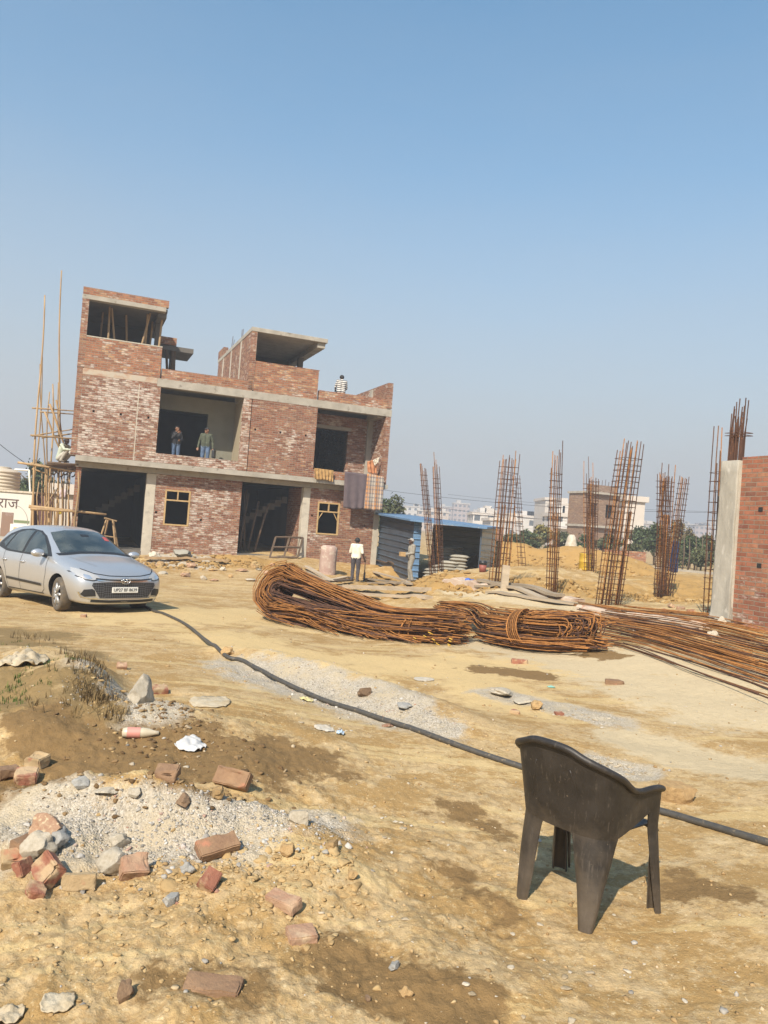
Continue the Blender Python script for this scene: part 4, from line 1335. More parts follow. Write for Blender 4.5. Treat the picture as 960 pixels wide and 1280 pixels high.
def chair_mat():
    """worn plastic with pale dust that settled low on the legs, scuffs and scratches"""
    m, nt, b = nmat('worn_dark_plastic')
    tc = nd(nt, 'ShaderNodeTexCoord'); co = tc.outputs['Object']
    def N(sc, det=5.0, ro=.6, vec=None):
        n = nd(nt, 'ShaderNodeTexNoise', i_Scale=sc, i_Detail=det, i_Roughness=ro); lk(nt, vec or co, n.inputs['Vector']); return n.outputs[0]
    sx = nd(nt, 'ShaderNodeSeparateXYZ'); lk(nt, co, sx.inputs[0])
    c = mixc(nt, ramp(nt, N(6), [(.35, 0.0), (.65, 1.0)]).outputs[0], (.015, .0125, .0105), (.035, .029, .024))
    low = math_(nt, 'SUBTRACT', 1.0, math_(nt, 'MULTIPLY', sx.outputs[2], 2.2))
    d = math_(nt, 'ADD', math_(nt, 'MULTIPLY', low, .30), math_(nt, 'MULTIPLY', N(5, 7, .7), .9))
    c = mixc(nt, ramp(nt, d, [(.44, 0.0), (.85, .6)]).outputs[0], c, (.15, .115, .08))
    mp = nd(nt, 'ShaderNodeMapping'); mp.inputs['Scale'].default_value = (14, 14, 2.2); mp.inputs['Rotation'].default_value = (.1, .15, .3); lk(nt, co, mp.inputs[0])
    sc = N(3.5, 8, .75, mp.outputs[0])
    c = mixc(nt, ramp(nt, sc, [(.56, 0.0), (.66, .5)]).outputs[0], c, (.115, .095, .075))
    c = mixc(nt, ramp(nt, N(55, 3), [(.70, 0.0), (.74, .6)]).outputs[0], c, (.22, .17, .12))
    lk(nt, c, b.inputs['Base Color'])
    lk(nt, ramp(nt, N(8, 6, .7), [(.3, .36), (.7, .62)]).outputs[0], b.inputs['Roughness'])
    bp = nd(nt, 'ShaderNodeBump', i_Strength=.12, i_Distance=.01); lk(nt, N(40, 6, .7), bp.inputs['Height']); lk(nt, bp.outputs[0], b.inputs['Normal'])
    return m


M['chair'] = chair_mat()
solid(mk('backrest', V, F, M['chair'], chair, True))
# rolled rim along the whole top edge
rim = [np.array(shell(i, TOP[i])) + np.array([NX[i] * .008, NY[i] * .008, -.003]) for i in range(181)]
rim = np.array(rim)
# the rim turns down over the arm tips and runs on as the front edge of the front legs
def down(i, s):
    pts = []
    for z in np.linspace(TOP[i] - .035, .02, 14):
        p = np.array(shell(i, z)); pts.append(p + np.array([NX[i] * .004, .004, 0]))
    return np.array(pts)
rim_l, rim_r = down(178, 1), down(2, -1)
for q, nm_ in ((rim_r, 0), (rim_l, 1)):
    first_ = rim[1] if nm_ == 0 else rim[-2]
    MB().tube(np.vstack([first_, first_ * .45 + q[0] * .55 + np.array([0, .012, .010]), q]), np.interp(np.linspace(0, 1, len(q) + 2), [0, .15, 1], [.012, .011, .006]), 8).build('leg_edge', M['chair'], chair, True)
m = MB().tube(rim[::2], np.interp(np.linspace(0, 1, 91), [0, .06, .25, .5, .75, .94, 1], [.010, .014, .0155, .017, .0155, .014, .010]), 10)
m.build('rim', M['chair'], chair, True)
# stiffening ribs pressed into the back of the shell
for t0, t1 in ((.385, .392), (.615, .608)):
    pts = []
    for q in np.linspace(0, 1, 14):
        z = SEATZ + .02 + .27 * q
        i = int(round((t0 + (t1 - t0) * q + .045 * q * (1 if t0 < .5 else -1)) * 180))
        p = np.array(shell(i, z)); pts.append(p + np.array([NX[i], NY[i], 0]) * .001)
    MB().tube(pts, np.linspace(.002, .0035, 14), 6).build('rib', M['chair'], chair, True)
for nm, (a0, a1, b0, b1) in LEGS.items():
    nz, nu = 18, 15
    V, F = [], []
    fk = 'F' if 'front' in nm else 'R'
    tz = SEATZ + .098 if fk == 'F' else SEATZ
    for j in range(nz):
        q = j / (nz - 1)
        z = tz * (1 - q)
        e = q ** .8
        lo_, hi_ = a0 + (b0 - a0) * e, a1 + (b1 - a1) * e
        for k in range(nu):
            t = lo_ + (hi_ - lo_) * k / (nu - 1)
            x = t * 180
            i = int(min(179, x)); f = x - i
            p = np.array(shell(i, z)) * (1 - f) + np.array(shell(i + 1, z)) * f
            # the leg is a shallow channel: its edges turn inwards
            ed = abs(k / (nu - 1) - .5) * 2
            turn = .020 * max(0, (ed - .6) / .4) ** 1.5 * min(1, q * 1.6)
            n_ = np.array([NX[i], NY[i], 0])
            V.append(p - n_ * turn)
    for j in range(nz - 1):
        for k in range(nu - 1): F.append((j * nu + k, (j + 1) * nu + k, (j + 1) * nu + k + 1, j * nu + k + 1))
    lg = solid(mk('leg', V, F, M['chair'], chair, True), .006)
# seat pan, dished
V, F = [], []
nx_, ny_ = 22, 20
for j in range(ny_):
    v = j / (ny_ - 1)
    y = -.20 + .435 * v
    hw = .205 + .050 * v
    if v < .25: hw -= .10 * (1 - v / .25) ** 2
    for i in range(nx_):
        u = i / (nx_ - 1) * 2 - 1
        z = .425 - .022 * (1 - u * u) * math.sin(PI * min(1, v * 1.05)) - (.05 * max(0, (v - .88) / .12) ** 2)
        V.append((u * hw, y, z - .012 + .012 * v))
for j in range(ny_ - 1):
    for i in range(nx_ - 1): F.append((j * nx_ + i, j * nx_ + i + 1, (j + 1) * nx_ + i + 1, (j + 1) * nx_ + i))
solid(mk('seat', V, F, M['chair'], chair, True), .006)

# ------------------------------------------------------------------ black hose
hpx = [(176, 757), (190, 764), (206, 769), (235, 785), (275, 815), (300, 827), (330, 842), (390, 872), (450, 892), (520, 915), (590, 941), (650, 961), (710, 982), (770, 1002), (830, 1019), (890, 1036), (960, 1057), (1060, 1090)]
hp_ = np.array([S(*q) for q in hpx])
hs = smooth(hp_, 160)
for q in hs: q[2] = surf(q[0], q[1])
zz = hs[:, 2].copy()
for _ in range(6): zz = np.maximum(zz, np.convolve(np.pad(zz, 2, 'edge'), np.ones(5) / 5, 'valid'))
hs[:, 2] = zz + .018
o = hs[80].copy()
tag(MB().tube(hs - o, .024, 10).build('hose', M['hose'], None, True, o), 'long black rubber hose snaking from the car across the dirt behind the chair', 'hose')

# ------------------------------------------------------------------ silver hatchback


def paint():
    m, nt, b = nmat('silver_car_paint')
    tc = nd(nt, 'ShaderNodeTexCoord')
    sx = nd(nt, 'ShaderNodeSeparateXYZ'); lk(nt, tc.outputs['Object'], sx.inputs[0])
    n = nd(nt, 'ShaderNodeTexNoise', i_Scale=3.5, i_Detail=7.0, i_Roughness=.7); lk(nt, tc.outputs['Object'], n.inputs['Vector'])
    d = math_(nt, 'ADD', math_(nt, 'MULTIPLY', math_(nt, 'SUBTRACT', .75, sx.outputs[2]), .75), math_(nt, 'MULTIPLY', n.outputs[0], .55))
    f = ramp(nt, d, [(.58, 0.0), (1.0, .55)]).outputs[0]
    lk(nt, mixc(nt, f, (.56, .565, .57), (.50, .43, .34)), b.inputs['Base Color'])
    lk(nt, math_(nt, 'SUBTRACT', .65, math_(nt, 'MULTIPLY', f, .6)), b.inputs['Metallic'])
    lk(nt, math_(nt, 'ADD', .30, math_(nt, 'MULTIPLY', f, .5)), b.inputs['Roughness'])
    b.inputs['Coat Weight'].default_value = .5
    b.inputs['Coat Roughness'].default_value = .12
    return m


def pm_(name, c, rough=.5, metal=0.0, coat=0.0):
    m, nt, b = nmat(name)
    b.inputs['Base Color'].default_value = (*c, 1); b.inputs['Roughness'].default_value = rough; b.inputs['Metallic'].default_value = metal; b.inputs['Coat Weight'].default_value = coat
    return m


M['paint'] = paint()
def glassm():
    m, nt, b = nmat('tinted_car_glass')
    tc = nd(nt, 'ShaderNodeTexCoord')
    n = nd(nt, 'ShaderNodeTexNoise', i_Scale=2.6, i_Detail=3.0); lk(nt, tc.outputs['Object'], n.inputs['Vector'])
    lk(nt, mixc(nt, ramp(nt, n.outputs[0], [(.40, 0.0), (.7, 1.0)]).outputs[0], (.022, .030, .030), (.085, .095, .085)), b.inputs['Base Color'])
    b.inputs['Roughness'].default_value = .06
    b.inputs['Coat Weight'].default_value = .6
    return m
M['cglass'] = glassm()
M['black'] = pm_('black_trim', (.018, .018, .019), .45)
M['grille'] = pm_('grille_black', (.022, .022, .024), .4)
M['chrome'] = pm_('chrome', (.72, .72, .72), .16, 1.0)
M['lamp'] = pm_('lamp_glass', (.50, .49, .47), .12, .3, 1.0)
M['lamp_dark'] = pm_('lamp_housing', (.75, .75, .74), .12, .8, 1.0)
M['tyre'] = simple('dusty_tyre', (.075, .066, .055), (.15, .115, .075), 9, .9, .2)
M['rim'] = pm_('wheel_cover', (.42, .41, .39), .38, .6)
M['plate'] = pm_('plate_white', (.78, .77, .72), .4)
M['red'] = pm_('red_lens', (.25, .012, .012), .2, 0, 1)
M['ink'] = pm_('black_lettering', (.03, .03, .03), .6)

car_c = np.array([0.0, 0.0])
FAX, RAX, WB_R = 1.21, -1.36, .302
CARYAW = R(-42)
cd = np.array([math.cos(CARYAW), math.sin(CARYAW)])
nw = S(76, 764)[:2]
cc = nw - cd * FAX + .745 * np.array([-cd[1], cd[0]])

car = empty('parked_car', (cc[0], cc[1], 0), CARYAW, 'silver five-door hatchback with black window trim parked on the dirt at the left', 'car')


def wz(lx, ly):
    c, s = math.cos(CARYAW), math.sin(CARYAW)
    return surf(cc[0] + c * lx - s * ly, cc[1] + s * lx + c * ly)


zf = (wz(FAX, .74) + wz(FAX, -.74)) / 2
zr = (wz(RAX, .74) + wz(RAX, -.74)) / 2
car.location.z = zf - (zf - zr) / (FAX - RAX) * FAX - .012
car.rotation_euler = (math.atan2((wz(FAX, .74) + wz(RAX, .74)) / 2 - (wz(FAX, -.74) + wz(RAX, -.74)) / 2, 1.48), -math.atan2(zf - zr, FAX - RAX), CARYAW)
# stations: x, bottom z, half widths and heights of sill, flank, belt, shoulder/roof edge, roof mid, centre
ST = [(-1.95, .42, (.50, .44), (.62, .62), (.56, .84), (.44, .93), (.25, .96), .965),
      (-1.92, .27, (.66, .33), (.77, .60), (.71, .92), (.57, 1.13), (.33, 1.17), 1.18),
      (-1.74, .20, (.76, .30), (.845, .62), (.79, .97), (.60, 1.365), (.34, 1.425), 1.44),
      (-1.45, .18, (.80, .29), (.862, .64), (.815, .97), (.60, 1.425), (.34, 1.48), 1.495),
      (-1.05, .18, (.80, .28), (.862, .64), (.825, .955), (.605, 1.445), (.34, 1.50), 1.515),
      (-.55, .18, (.80, .28), (.862, .63), (.83, .94), (.61, 1.455), (.34, 1.51), 1.525),
      (-.05, .18, (.80, .28), (.862, .62), (.83, .925), (.605, 1.44), (.34, 1.495), 1.51),
      (.24, .18, (.80, .28), (.862, .61), (.828, .92), (.60, 1.355), (.33, 1.42), 1.435),
      (.62, .18, (.80, .28), (.862, .60), (.82, .92), (.645, 1.17), (.36, 1.225), 1.24),
      (.98, .18, (.80, .28), (.862, .60), (.80, .915), (.70, .985), (.38, 1.02), 1.03),
      (1.12, .18, (.80, .28), (.865, .60), (.80, .885), (.68, .945), (.37, .975), .985),
      (1.45, .18, (.80, .28), (.862, .58), (.80, .83), (.66, .885), (.35, .92), .93),
      (1.70, .17, (.80, .27), (.855, .56), (.79, .765), (.64, .815), (.34, .85), .86),
      (1.86, .17, (.745, .26), (.815, .53), (.745, .70), (.60, .755), (.33, .79), .80),
      (1.955, .17, (.65, .255), (.725, .50), (.665, .655), (.54, .705), (.31, .735), .745),
      (2.005, .19, (.52, .255), (.60, .47), (.55, .60), (.45, .65), (.27, .685), .695),
      (2.03, .235, (.40, .29), (.47, .45), (.43, .56), (.35, .60), (.21, .63), .64)]
V, F = [], []
for x, zb, a, b, c, d, e, zc in ST:
    half = [(0, zb), (a[0] * .55, zb), (a[0] * .95, zb + .015), a, (b[0] * .995, (a[1] + b[1]) / 2), b, (b[0] * .6 + c[0] * .4 + .012, b[1] * .4 + c[1] * .6), c, d, e, (0, zc)]
    ring = [(x, y, z) for y, z in half] + [(x, -y, z) for y, z in half[-2:0:-1]]
    V += ring
n = len(half) * 2 - 2
for i in range(len(ST) - 1):
    for j in range(n): F.append((i * n + j, i * n + (j + 1) % n, (i + 1) * n + (j + 1) % n, (i + 1) * n + j))
k = len(half)
for base, flip in ((0, False), ((len(ST) - 1) * n, True)):
    for j in range(k - 1):
        a, b = base + j, base + j + 1
        c, d = base + (n - j - 1) % n, base + (n - j) % n
        q = [a, b, c, d] if j > 0 and j < k - 2 else ([a, b, c] if j == 0 else [a, b, d])
        q = list(dict.fromkeys(q))
        F.append(tuple(q if flip else q[::-1]))
body = mk('body', V, F, M['paint'], car, True)
bmx = bmesh.new(); bmx.from_mesh(body.data); bmesh.ops.recalc_face_normals(bmx, faces=bmx.faces[:]); bmx.to_mesh(body.data); bmx.free()
sb_ = body.modifiers.new('s', 'SUBSURF'); sb_.levels = 2; sb_.render_levels = 2
bake(body)
BV = BVHTree.FromPolygons([v.co.copy() for v in body.data.vertices], [tuple(p.vertices) for p in body.data.polygons])
cut = MB()
for ax in (FAX, RAX):
    for s in (-1, 1):
        cut = MB().lathe([(.0, s * .5), (.355, s * .5), (.355, s * 1.1), (.0, s * 1.1)], 40, 'y', (ax, 0, WB_R + .015))
        co_ = cut.build('arch_cutter', M['black'], car)
        bm2 = bmesh.new(); bm2.from_mesh(co_.data); bmesh.ops.remove_doubles(bm2, verts=bm2.verts[:], dist=1e-5); bmesh.ops.recalc_face_normals(bm2, faces=bm2.faces[:]); bm2.to_mesh(co_.data); bm2.free()
        md = body.modifiers.new('b', 'BOOLEAN'); md.object = co_; md.operation = 'DIFFERENCE'; md.solver = 'EXACT'
        try: md.material_mode = 'TRANSFER'
        except Exception: pass
        bake(body)
        me_ = co_.data
        bpy.data.objects.remove(co_); bpy.data.meshes.remove(me_)
body.data.polygons.foreach_set('use_smooth', np.ones(len(body.data.polygons), dtype=bool))
ws_ = body.modifiers.new('e', 'EDGE_SPLIT'); ws_.split_angle = R(40)
bake(body)


def patch(name, poly, proj, mat, off=.004, step=.05, parent=car, lab=None, side=1):
    """a flat outline pressed onto the body: proj 'x' from the front, '-x' from behind, 'y' from the flank"""
    P = [Vector(p) for p in poly]
    pts, cons = [], []
    for a, b in zip(P, P[1:] + P[:1]):
        L = (b - a).length
        k = max(1, int(L / step))
        for i in range(k): pts.append(a + (b - a) * i / k)
    m_ = len(pts)
    cons = [(i, (i + 1) % m_) for i in range(m_)]
    x0, x1 = min(p.x for p in P), max(p.x for p in P); y0, y1 = min(p.y for p in P), max(p.y for p in P)
    def inside(q):
        r_ = False
        for a, b in zip(P, P[1:] + P[:1]):
            if (a.y > q.y) != (b.y > q.y) and q.x < (b.x - a.x) * (q.y - a.y) / (b.y - a.y) + a.x: r_ = not r_
        return r_
    for gx in np.arange(x0 + step / 2, x1, step):
        for gy in np.arange(y0 + step / 2, y1, step):
            if inside(Vector((gx, gy))): pts.append(Vector((gx, gy)))
    v2, e2, f2, *_ = delaunay_2d_cdt(pts, cons, [], 1, 1e-5)
    V = []
    for q in v2:
        if proj == 'x': o, d = Vector((4, q.x, q.y)), Vector((-1, 0, 0))
        elif proj == '-x': o, d = Vector((-4, q.x, q.y)), Vector((1, 0, 0))
        else: o, d = Vector((q.x, side * 3, q.y)), Vector((0, -side, 0))
        h = BV.ray_cast(o, d)
        if h[0] is None:
            h = BV.find_nearest(o + d * 2.2)
        V.append(h[0] + h[1] * off)
    fl = (proj == 'y' and side > 0) or proj == '-x'
    o = mk(name, V, [tuple(f) if not fl else tuple(reversed(f)) for f in f2], mat, parent, True)
    return o


def strip(name, pts, proj, mat, w=.012, off=.003, side=1, parent=car):
    """a narrow line pressed onto the body"""
    Q = [Vector(p) for p in pts]
    out = []
    for a, b in zip(Q, Q[1:]):
        k = max(1, int((b - a).length / .05))
        for i in range(k): out.append(a + (b - a) * i / k)
    out.append(Q[-1])
    V = []
    for i, q in enumerate(out):
        t = (out[min(i + 1, len(out) - 1)] - out[max(i - 1, 0)]).normalized()
        nn = Vector((-t.y, t.x)) * w / 2
        for s in (-1, 1):
            r_ = q + nn * s
            if proj == 'x': o, d = Vector((4, r_.x, r_.y)), Vector((-1, 0, 0))
            elif proj == 'z': o, d = Vector((r_.x, r_.y, 3)), Vector((0, 0, -1))
            else: o, d = Vector((r_.x, side * 3, r_.y)), Vector((0, -side, 0))
            h = BV.ray_cast(o, d)
            V.append(h[0] + h[1] * off if h[0] else (V[-1] if V else Vector((0, 0, 0))))
    return mk(name, V, [(2 * i, 2 * i + 1, 2 * i + 3, 2 * i + 2) for i in range(len(out) - 1)], mat, parent, True)


wf = patch('windscreen', [(-.665, 1.02), (-.585, 1.25), (-.53, 1.375), (-.30, 1.425), (0, 1.437), (.30, 1.425), (.53, 1.375), (.585, 1.25), (.665, 1.02), (.35, 1.045), (0, 1.055), (-.35, 1.045)], 'x', M['cglass'], .005)
strip('screen_seal', [(-.72, .99), (-.36, 1.035), (0, 1.045), (.36, 1.035), (.72, .99)], 'x', M['black'], .035, .006)
patch('inspection_sticker', [(.36, 1.33), (.46, 1.32), (.46, 1.25), (.36, 1.26)], 'x', pm_('sticker_red', (.45, .08, .07), .5), .008, .03)
patch('mirror_pod', [(-.08, 1.36), (.08, 1.36), (.08, 1.32), (-.08, 1.32)], 'x', M['black'], .008, .03)
patch('rear_window', [(-.52, 1.06), (-.47, 1.30), (.47, 1.30), (.52, 1.06)], '-x', M['cglass'], .005)
for s in (-1, 1):
    patch('window_trim', [(.80, .945), (.50, 1.12), (.14, 1.31), (-.14, 1.395), (-.6, 1.425), (-1.05, 1.40), (-1.38, 1.30), (-1.68, 1.10), (-1.60, 1.04), (-1.1, .965), (-.5, .95), (.2, .935)], 'y', M['black'], .004, .06, side=s)
    patch('side_window', [(.62, .985), (.12, 1.285), (-.12, 1.36), (-.28, 1.378), (-.30, .975)], 'y', M['cglass'], .008, .06, side=s)
    patch('side_window', [(-.40, .978), (-.38, 1.388), (-.75, 1.385), (-1.02, 1.33), (-1.16, 1.02), (-.9, .99)], 'y', M['cglass'], .008, .06, side=s)
    patch('quarter_window', [(-1.24, 1.04), (-1.10, 1.31), (-1.28, 1.25), (-1.42, 1.12)], 'y', M['cglass'], .008, .05, side=s)
    strip('door_seam', [(.72, .93), (.74, .62), (.66, .34), (.50, .26)], 'y', M['black'], .011, side=s)
    strip('door_seam', [(-.34, .94), (-.36, .6), (-.37, .26)], 'y', M['black'], .011, side=s)
    strip('door_seam', [(-1.16, .97), (-1.12, .78), (-.98, .58), (-.93, .30)], 'y', M['black'], .011, side=s)
    strip('sill_seam', [(.6, .265), (-.95, .265)], 'y', M['black'], .02, side=s)
    strip('side_moulding', [(.58, .425), (-.95, .46)], 'y', M['black'], .045, .012, side=s)
    for x in (-.24, -1.05):
        h = BV.ray_cast(Vector((x, s * 3, .80)), Vector((0, -s, 0)))[0]
        MB().tube([(x - .09, h.y + s * .004, .80), (x - .06, h.y + s * .026, .802), (x + .06, h.y + s * .026, .802), (x + .09, h.y + s * .004, .80)], .014, 6).build('door_handle', M['paint'], car, True)
    # mirror
    ms = bmesh.new()
    bmesh.ops.create_icosphere(ms, subdivisions=3, radius=1, matrix=Matrix.Translation((.60, s * .955, 1.0)) @ Matrix.Diagonal((.085, .125, .075, 1)))
    for v in ms.verts:
        if v.co.x < .565: v.co.x = .565
    me = bpy.data.meshes.new('mirror'); ms.to_mesh(me); ms.free()
    me.polygons.foreach_set('use_smooth', np.ones(len(me.polygons), dtype=bool)); me.materials.append(M['paint'])
    mo = bpy.data.objects.new('mirror', me); COL.objects.link(mo); mo.parent = car
    MB().tube([(.62, s * .80, .93), (.61, s * .89, .965)], .028, 6).build('mirror_stalk', M['black'], mo)
    # headlight, fog lamp
    hl = patch('headlight', [(s * y, z) for y, z in ((.46, .635), (.52, .685), (.62, .73), (.72, .78), (.785, .80), (.815, .74), (.785, .665), (.70, .62), (.58, .605))][::1], 'x', M['lamp'], .006, .03)
    patch('lamp_housing', [(s * y, z) for y, z in ((.60, .63), (.63, .68), (.71, .70), (.72, .65), (.67, .62))], 'x', M['lamp_dark'], .009, .025, parent=hl)
    strip('lamp_bezel', [(s * y, z) for y, z in ((.46, .622), (.58, .593), (.70, .608), (.795, .66), (.825, .74))], 'x', M['black'], .014, .008, parent=hl)
    patch('fog_lamp_recess', [(s * y, z) for y, z in ((.53, .33), (.555, .43), (.60, .455), (.72, .44), (.755, .36), (.70, .32))], 'x', M['black'], .005, .03)
    strip('bumper_blade', [(s * y, z) for y, z in ((.50, .30), (.62, .29), (.74, .32), (.78, .40))], 'x', M['chrome'], .018, .012)
    patch('tail_light', [(s * y, z) for y, z in ((.50, .80), (.55, .98), (.74, .97), (.77, .80))], '-x', M['red'], .006, .04)
strip('bonnet_seam', [(-.70, .785), (-.55, .715), (-.30, .68), (0, .672), (.30, .68), (.55, .715), (.70, .785)], 'x', M['black'], .012, .004)
for s in (-1, 1):
    strip('bonnet_crease', [(1.08, s * .60), (1.4, s * .52), (1.72, s * .40)], 'z', M['paint'], .022, .004)
strip('chrome_bar', [(-.52, .605), (-.3, .585), (0, .578), (.3, .585), (.52, .605)], 'x', M['chrome'], .022, .014)
strip('bar_shadow_gap', [(-.54, .630), (-.3, .612), (0, .606), (.3, .612), (.54, .630)], 'x', M['black'], .02, .008)


def grille_mat():
    m, nt, b = nmat('mesh_grille')
    tc = nd(nt, 'ShaderNodeTexCoord')
    mp = nd(nt, 'ShaderNodeMapping'); mp.inputs['Rotation'].default_value = (R(45), 0, 0); lk(nt, tc.outputs['Object'], mp.inputs[0])
    ck = nd(nt, 'ShaderNodeTexChecker', i_Scale=34.0); lk(nt, mp.outputs[0], ck.inputs[0])
    lk(nt, mixc(nt, ck.outputs[1], (.012, .012, .013), (.075, .075, .08)), b.inputs['Base Color'])
    b.inputs['Roughness'].default_value = .4
    return m


patch('grille', [(-.59, .562), (-.25, .568), (.25, .568), (.59, .562), (.605, .51), (.46, .295), (-.46, .295), (-.605, .51)], 'x', grille_mat(), .006, .05)
strip('lower_lip_gap', [(-.60, .25), (-.3, .235), (.3, .235), (.60, .25)], 'x', M['black'], .045, .006)
strip('lower_lip_blade', [(-.62, .285), (-.3, .275), (.3, .275), (.62, .285)], 'x', M['chrome'], .014, .012)
# emblem: an upright oval ring with a leaning H
xe = BV.ray_cast(Vector((4, 0, .585)), Vector((-1, 0, 0)))[0].x + .02
em = empty('emblem', (0, 0, 0)); em.parent = car
MB().tube([(xe, .085 * math.cos(a), .59 + .045 * math.sin(a)) for a in np.linspace(0, 2 * PI, 30)], .008, 6).build('oval_ring', M['chrome'], em, True)
for q in (-1, 1): MB().tube([(xe, q * .032 + .014, .558), (xe, q * .032 - .002 , .59), (xe, q * .032 - .016 , .622)], .009, 6).build('letter_bar', M['chrome'], em, True)
MB().tube([(xe, -.034, .583), (xe, .034, .597)], .008, 6).build('letter_bar', M['chrome'], em, True)
# number plate
xp = BV.ray_cast(Vector((4, 0, .43)), Vector((-1, 0, 0)))[0].x + .012
pl = bevel(MB().box(xp - .006, xp + .008, -.25, .25, .385, .485).build('number_plate', M['plate'], car), .004)


def text(body_, size, mat, name, ext=.0015):
    cu = bpy.data.curves.new(name, 'FONT'); cu.body = body_; cu.size = size; cu.align_x = 'CENTER'; cu.align_y = 'CENTER'; cu.extrude = ext
    o = bpy.data.objects.new(name, cu); COL.objects.link(o)
    dg = bpy.context.evaluated_depsgraph_get()
    me = bpy.data.meshes.new_from_object(o.evaluated_get(dg))
    bpy.data.objects.remove(o); bpy.data.curves.remove(cu)
    me.materials.clear(); me.materials.append(mat); me.name = name
    o = bpy.data.objects.new(name, me); COL.objects.link(o)
    return o


tx_ = text('UP27 BF 8639', .078, M['ink'], 'plate_lettering')
tx_.parent = pl
tx_.rotation_euler = (R(90), 0, R(90)); tx_.location = (xp + .010, 0, .435)
# wheels
for ax, steer in ((FAX, R(-9)), (RAX, 0)):
    for s in (-1, 1):
        wr = empty('wheel', (ax, s * .745, WB_R)); wr.parent = car; wr.rotation_euler = (0, 0, steer)
        prof = [(.205, -.09), (.255, -.10), (.285, -.092), (.300, -.07), (.302, 0), (.300, .07), (.285, .092), (.255, .10), (.205, .09)]
        MB().lathe(prof, 36, 'y').build('tyre', M['tyre'], wr, True)
        y0 = s * .075
        rimm = MB().lathe([(.0, y0 * .55), (.20, y0 * .5), (.208, y0 * 1.1), (.200, y0 * 1.18), (.188, y0 * .9)], 36, 'y').build('rim', M['rim'], wr, True)
        for k_ in range(7):
            a = 2 * PI * k_ / 7
            MB().tube([(.03 * math.cos(a), y0 * 1.05, .03 * math.sin(a)), (.11 * math.cos(a + .08), y0 * 1.15, .11 * math.sin(a + .08)), (.195 * math.cos(a), y0 * .98, .195 * math.sin(a))], [.03, .026, .03], 6).build('spoke', M['rim'], rimm, True)
        MB().lathe([(.0, y0 * 1.28), (.04, y0 * 1.22), (.046, y0 * .9)], 18, 'y').build('hub_cap', M['rim'], rimm, True)
        MB().lathe([(.0, y0 * .62), (.185, y0 * .58)], 24, 'y').build('brake_shadow_plate', M['black'], wr)
# ------------------------------------------------------------------ people
SKIN = simple('brown_skin', (.26, .13, .075), (.20, .095, .055), 6, .55, .05)
SKIN2 = simple('dark_skin', (.085, .045, .03), (.065, .035, .022), 6, .55, .05)
HAIR = pm_('black_hair', (.012, .011, .011), .7)
SHOE = pm_('dusty_shoes', (.09, .07, .05), .8)
BASE = dict(head=(0, -.015, 1.545), chin=(0, -.055, 1.455), neck=(0, .01, 1.40), sL=(.175, .01, 1.355), sR=(-.175, .01, 1.355), eL=(.225, .03, 1.08), eR=(-.225, .03, 1.08),
            wL=(.235, -.04, .85), wR=(-.235, -.04, .85), chest=(0, 0, 1.22), belly=(0, -.01, 1.03), pel=(0, .01, .92), hL=(.09, .01, .90), hR=(-.09, .01, .90),
            kL=(.105, -.015, .49), kR=(-.105, -.015, .49), aL=(.105, .02, .085), aR=(-.105, .02, .085), tL=(.12, -.15, .035), tR=(-.12, -.15, .035))


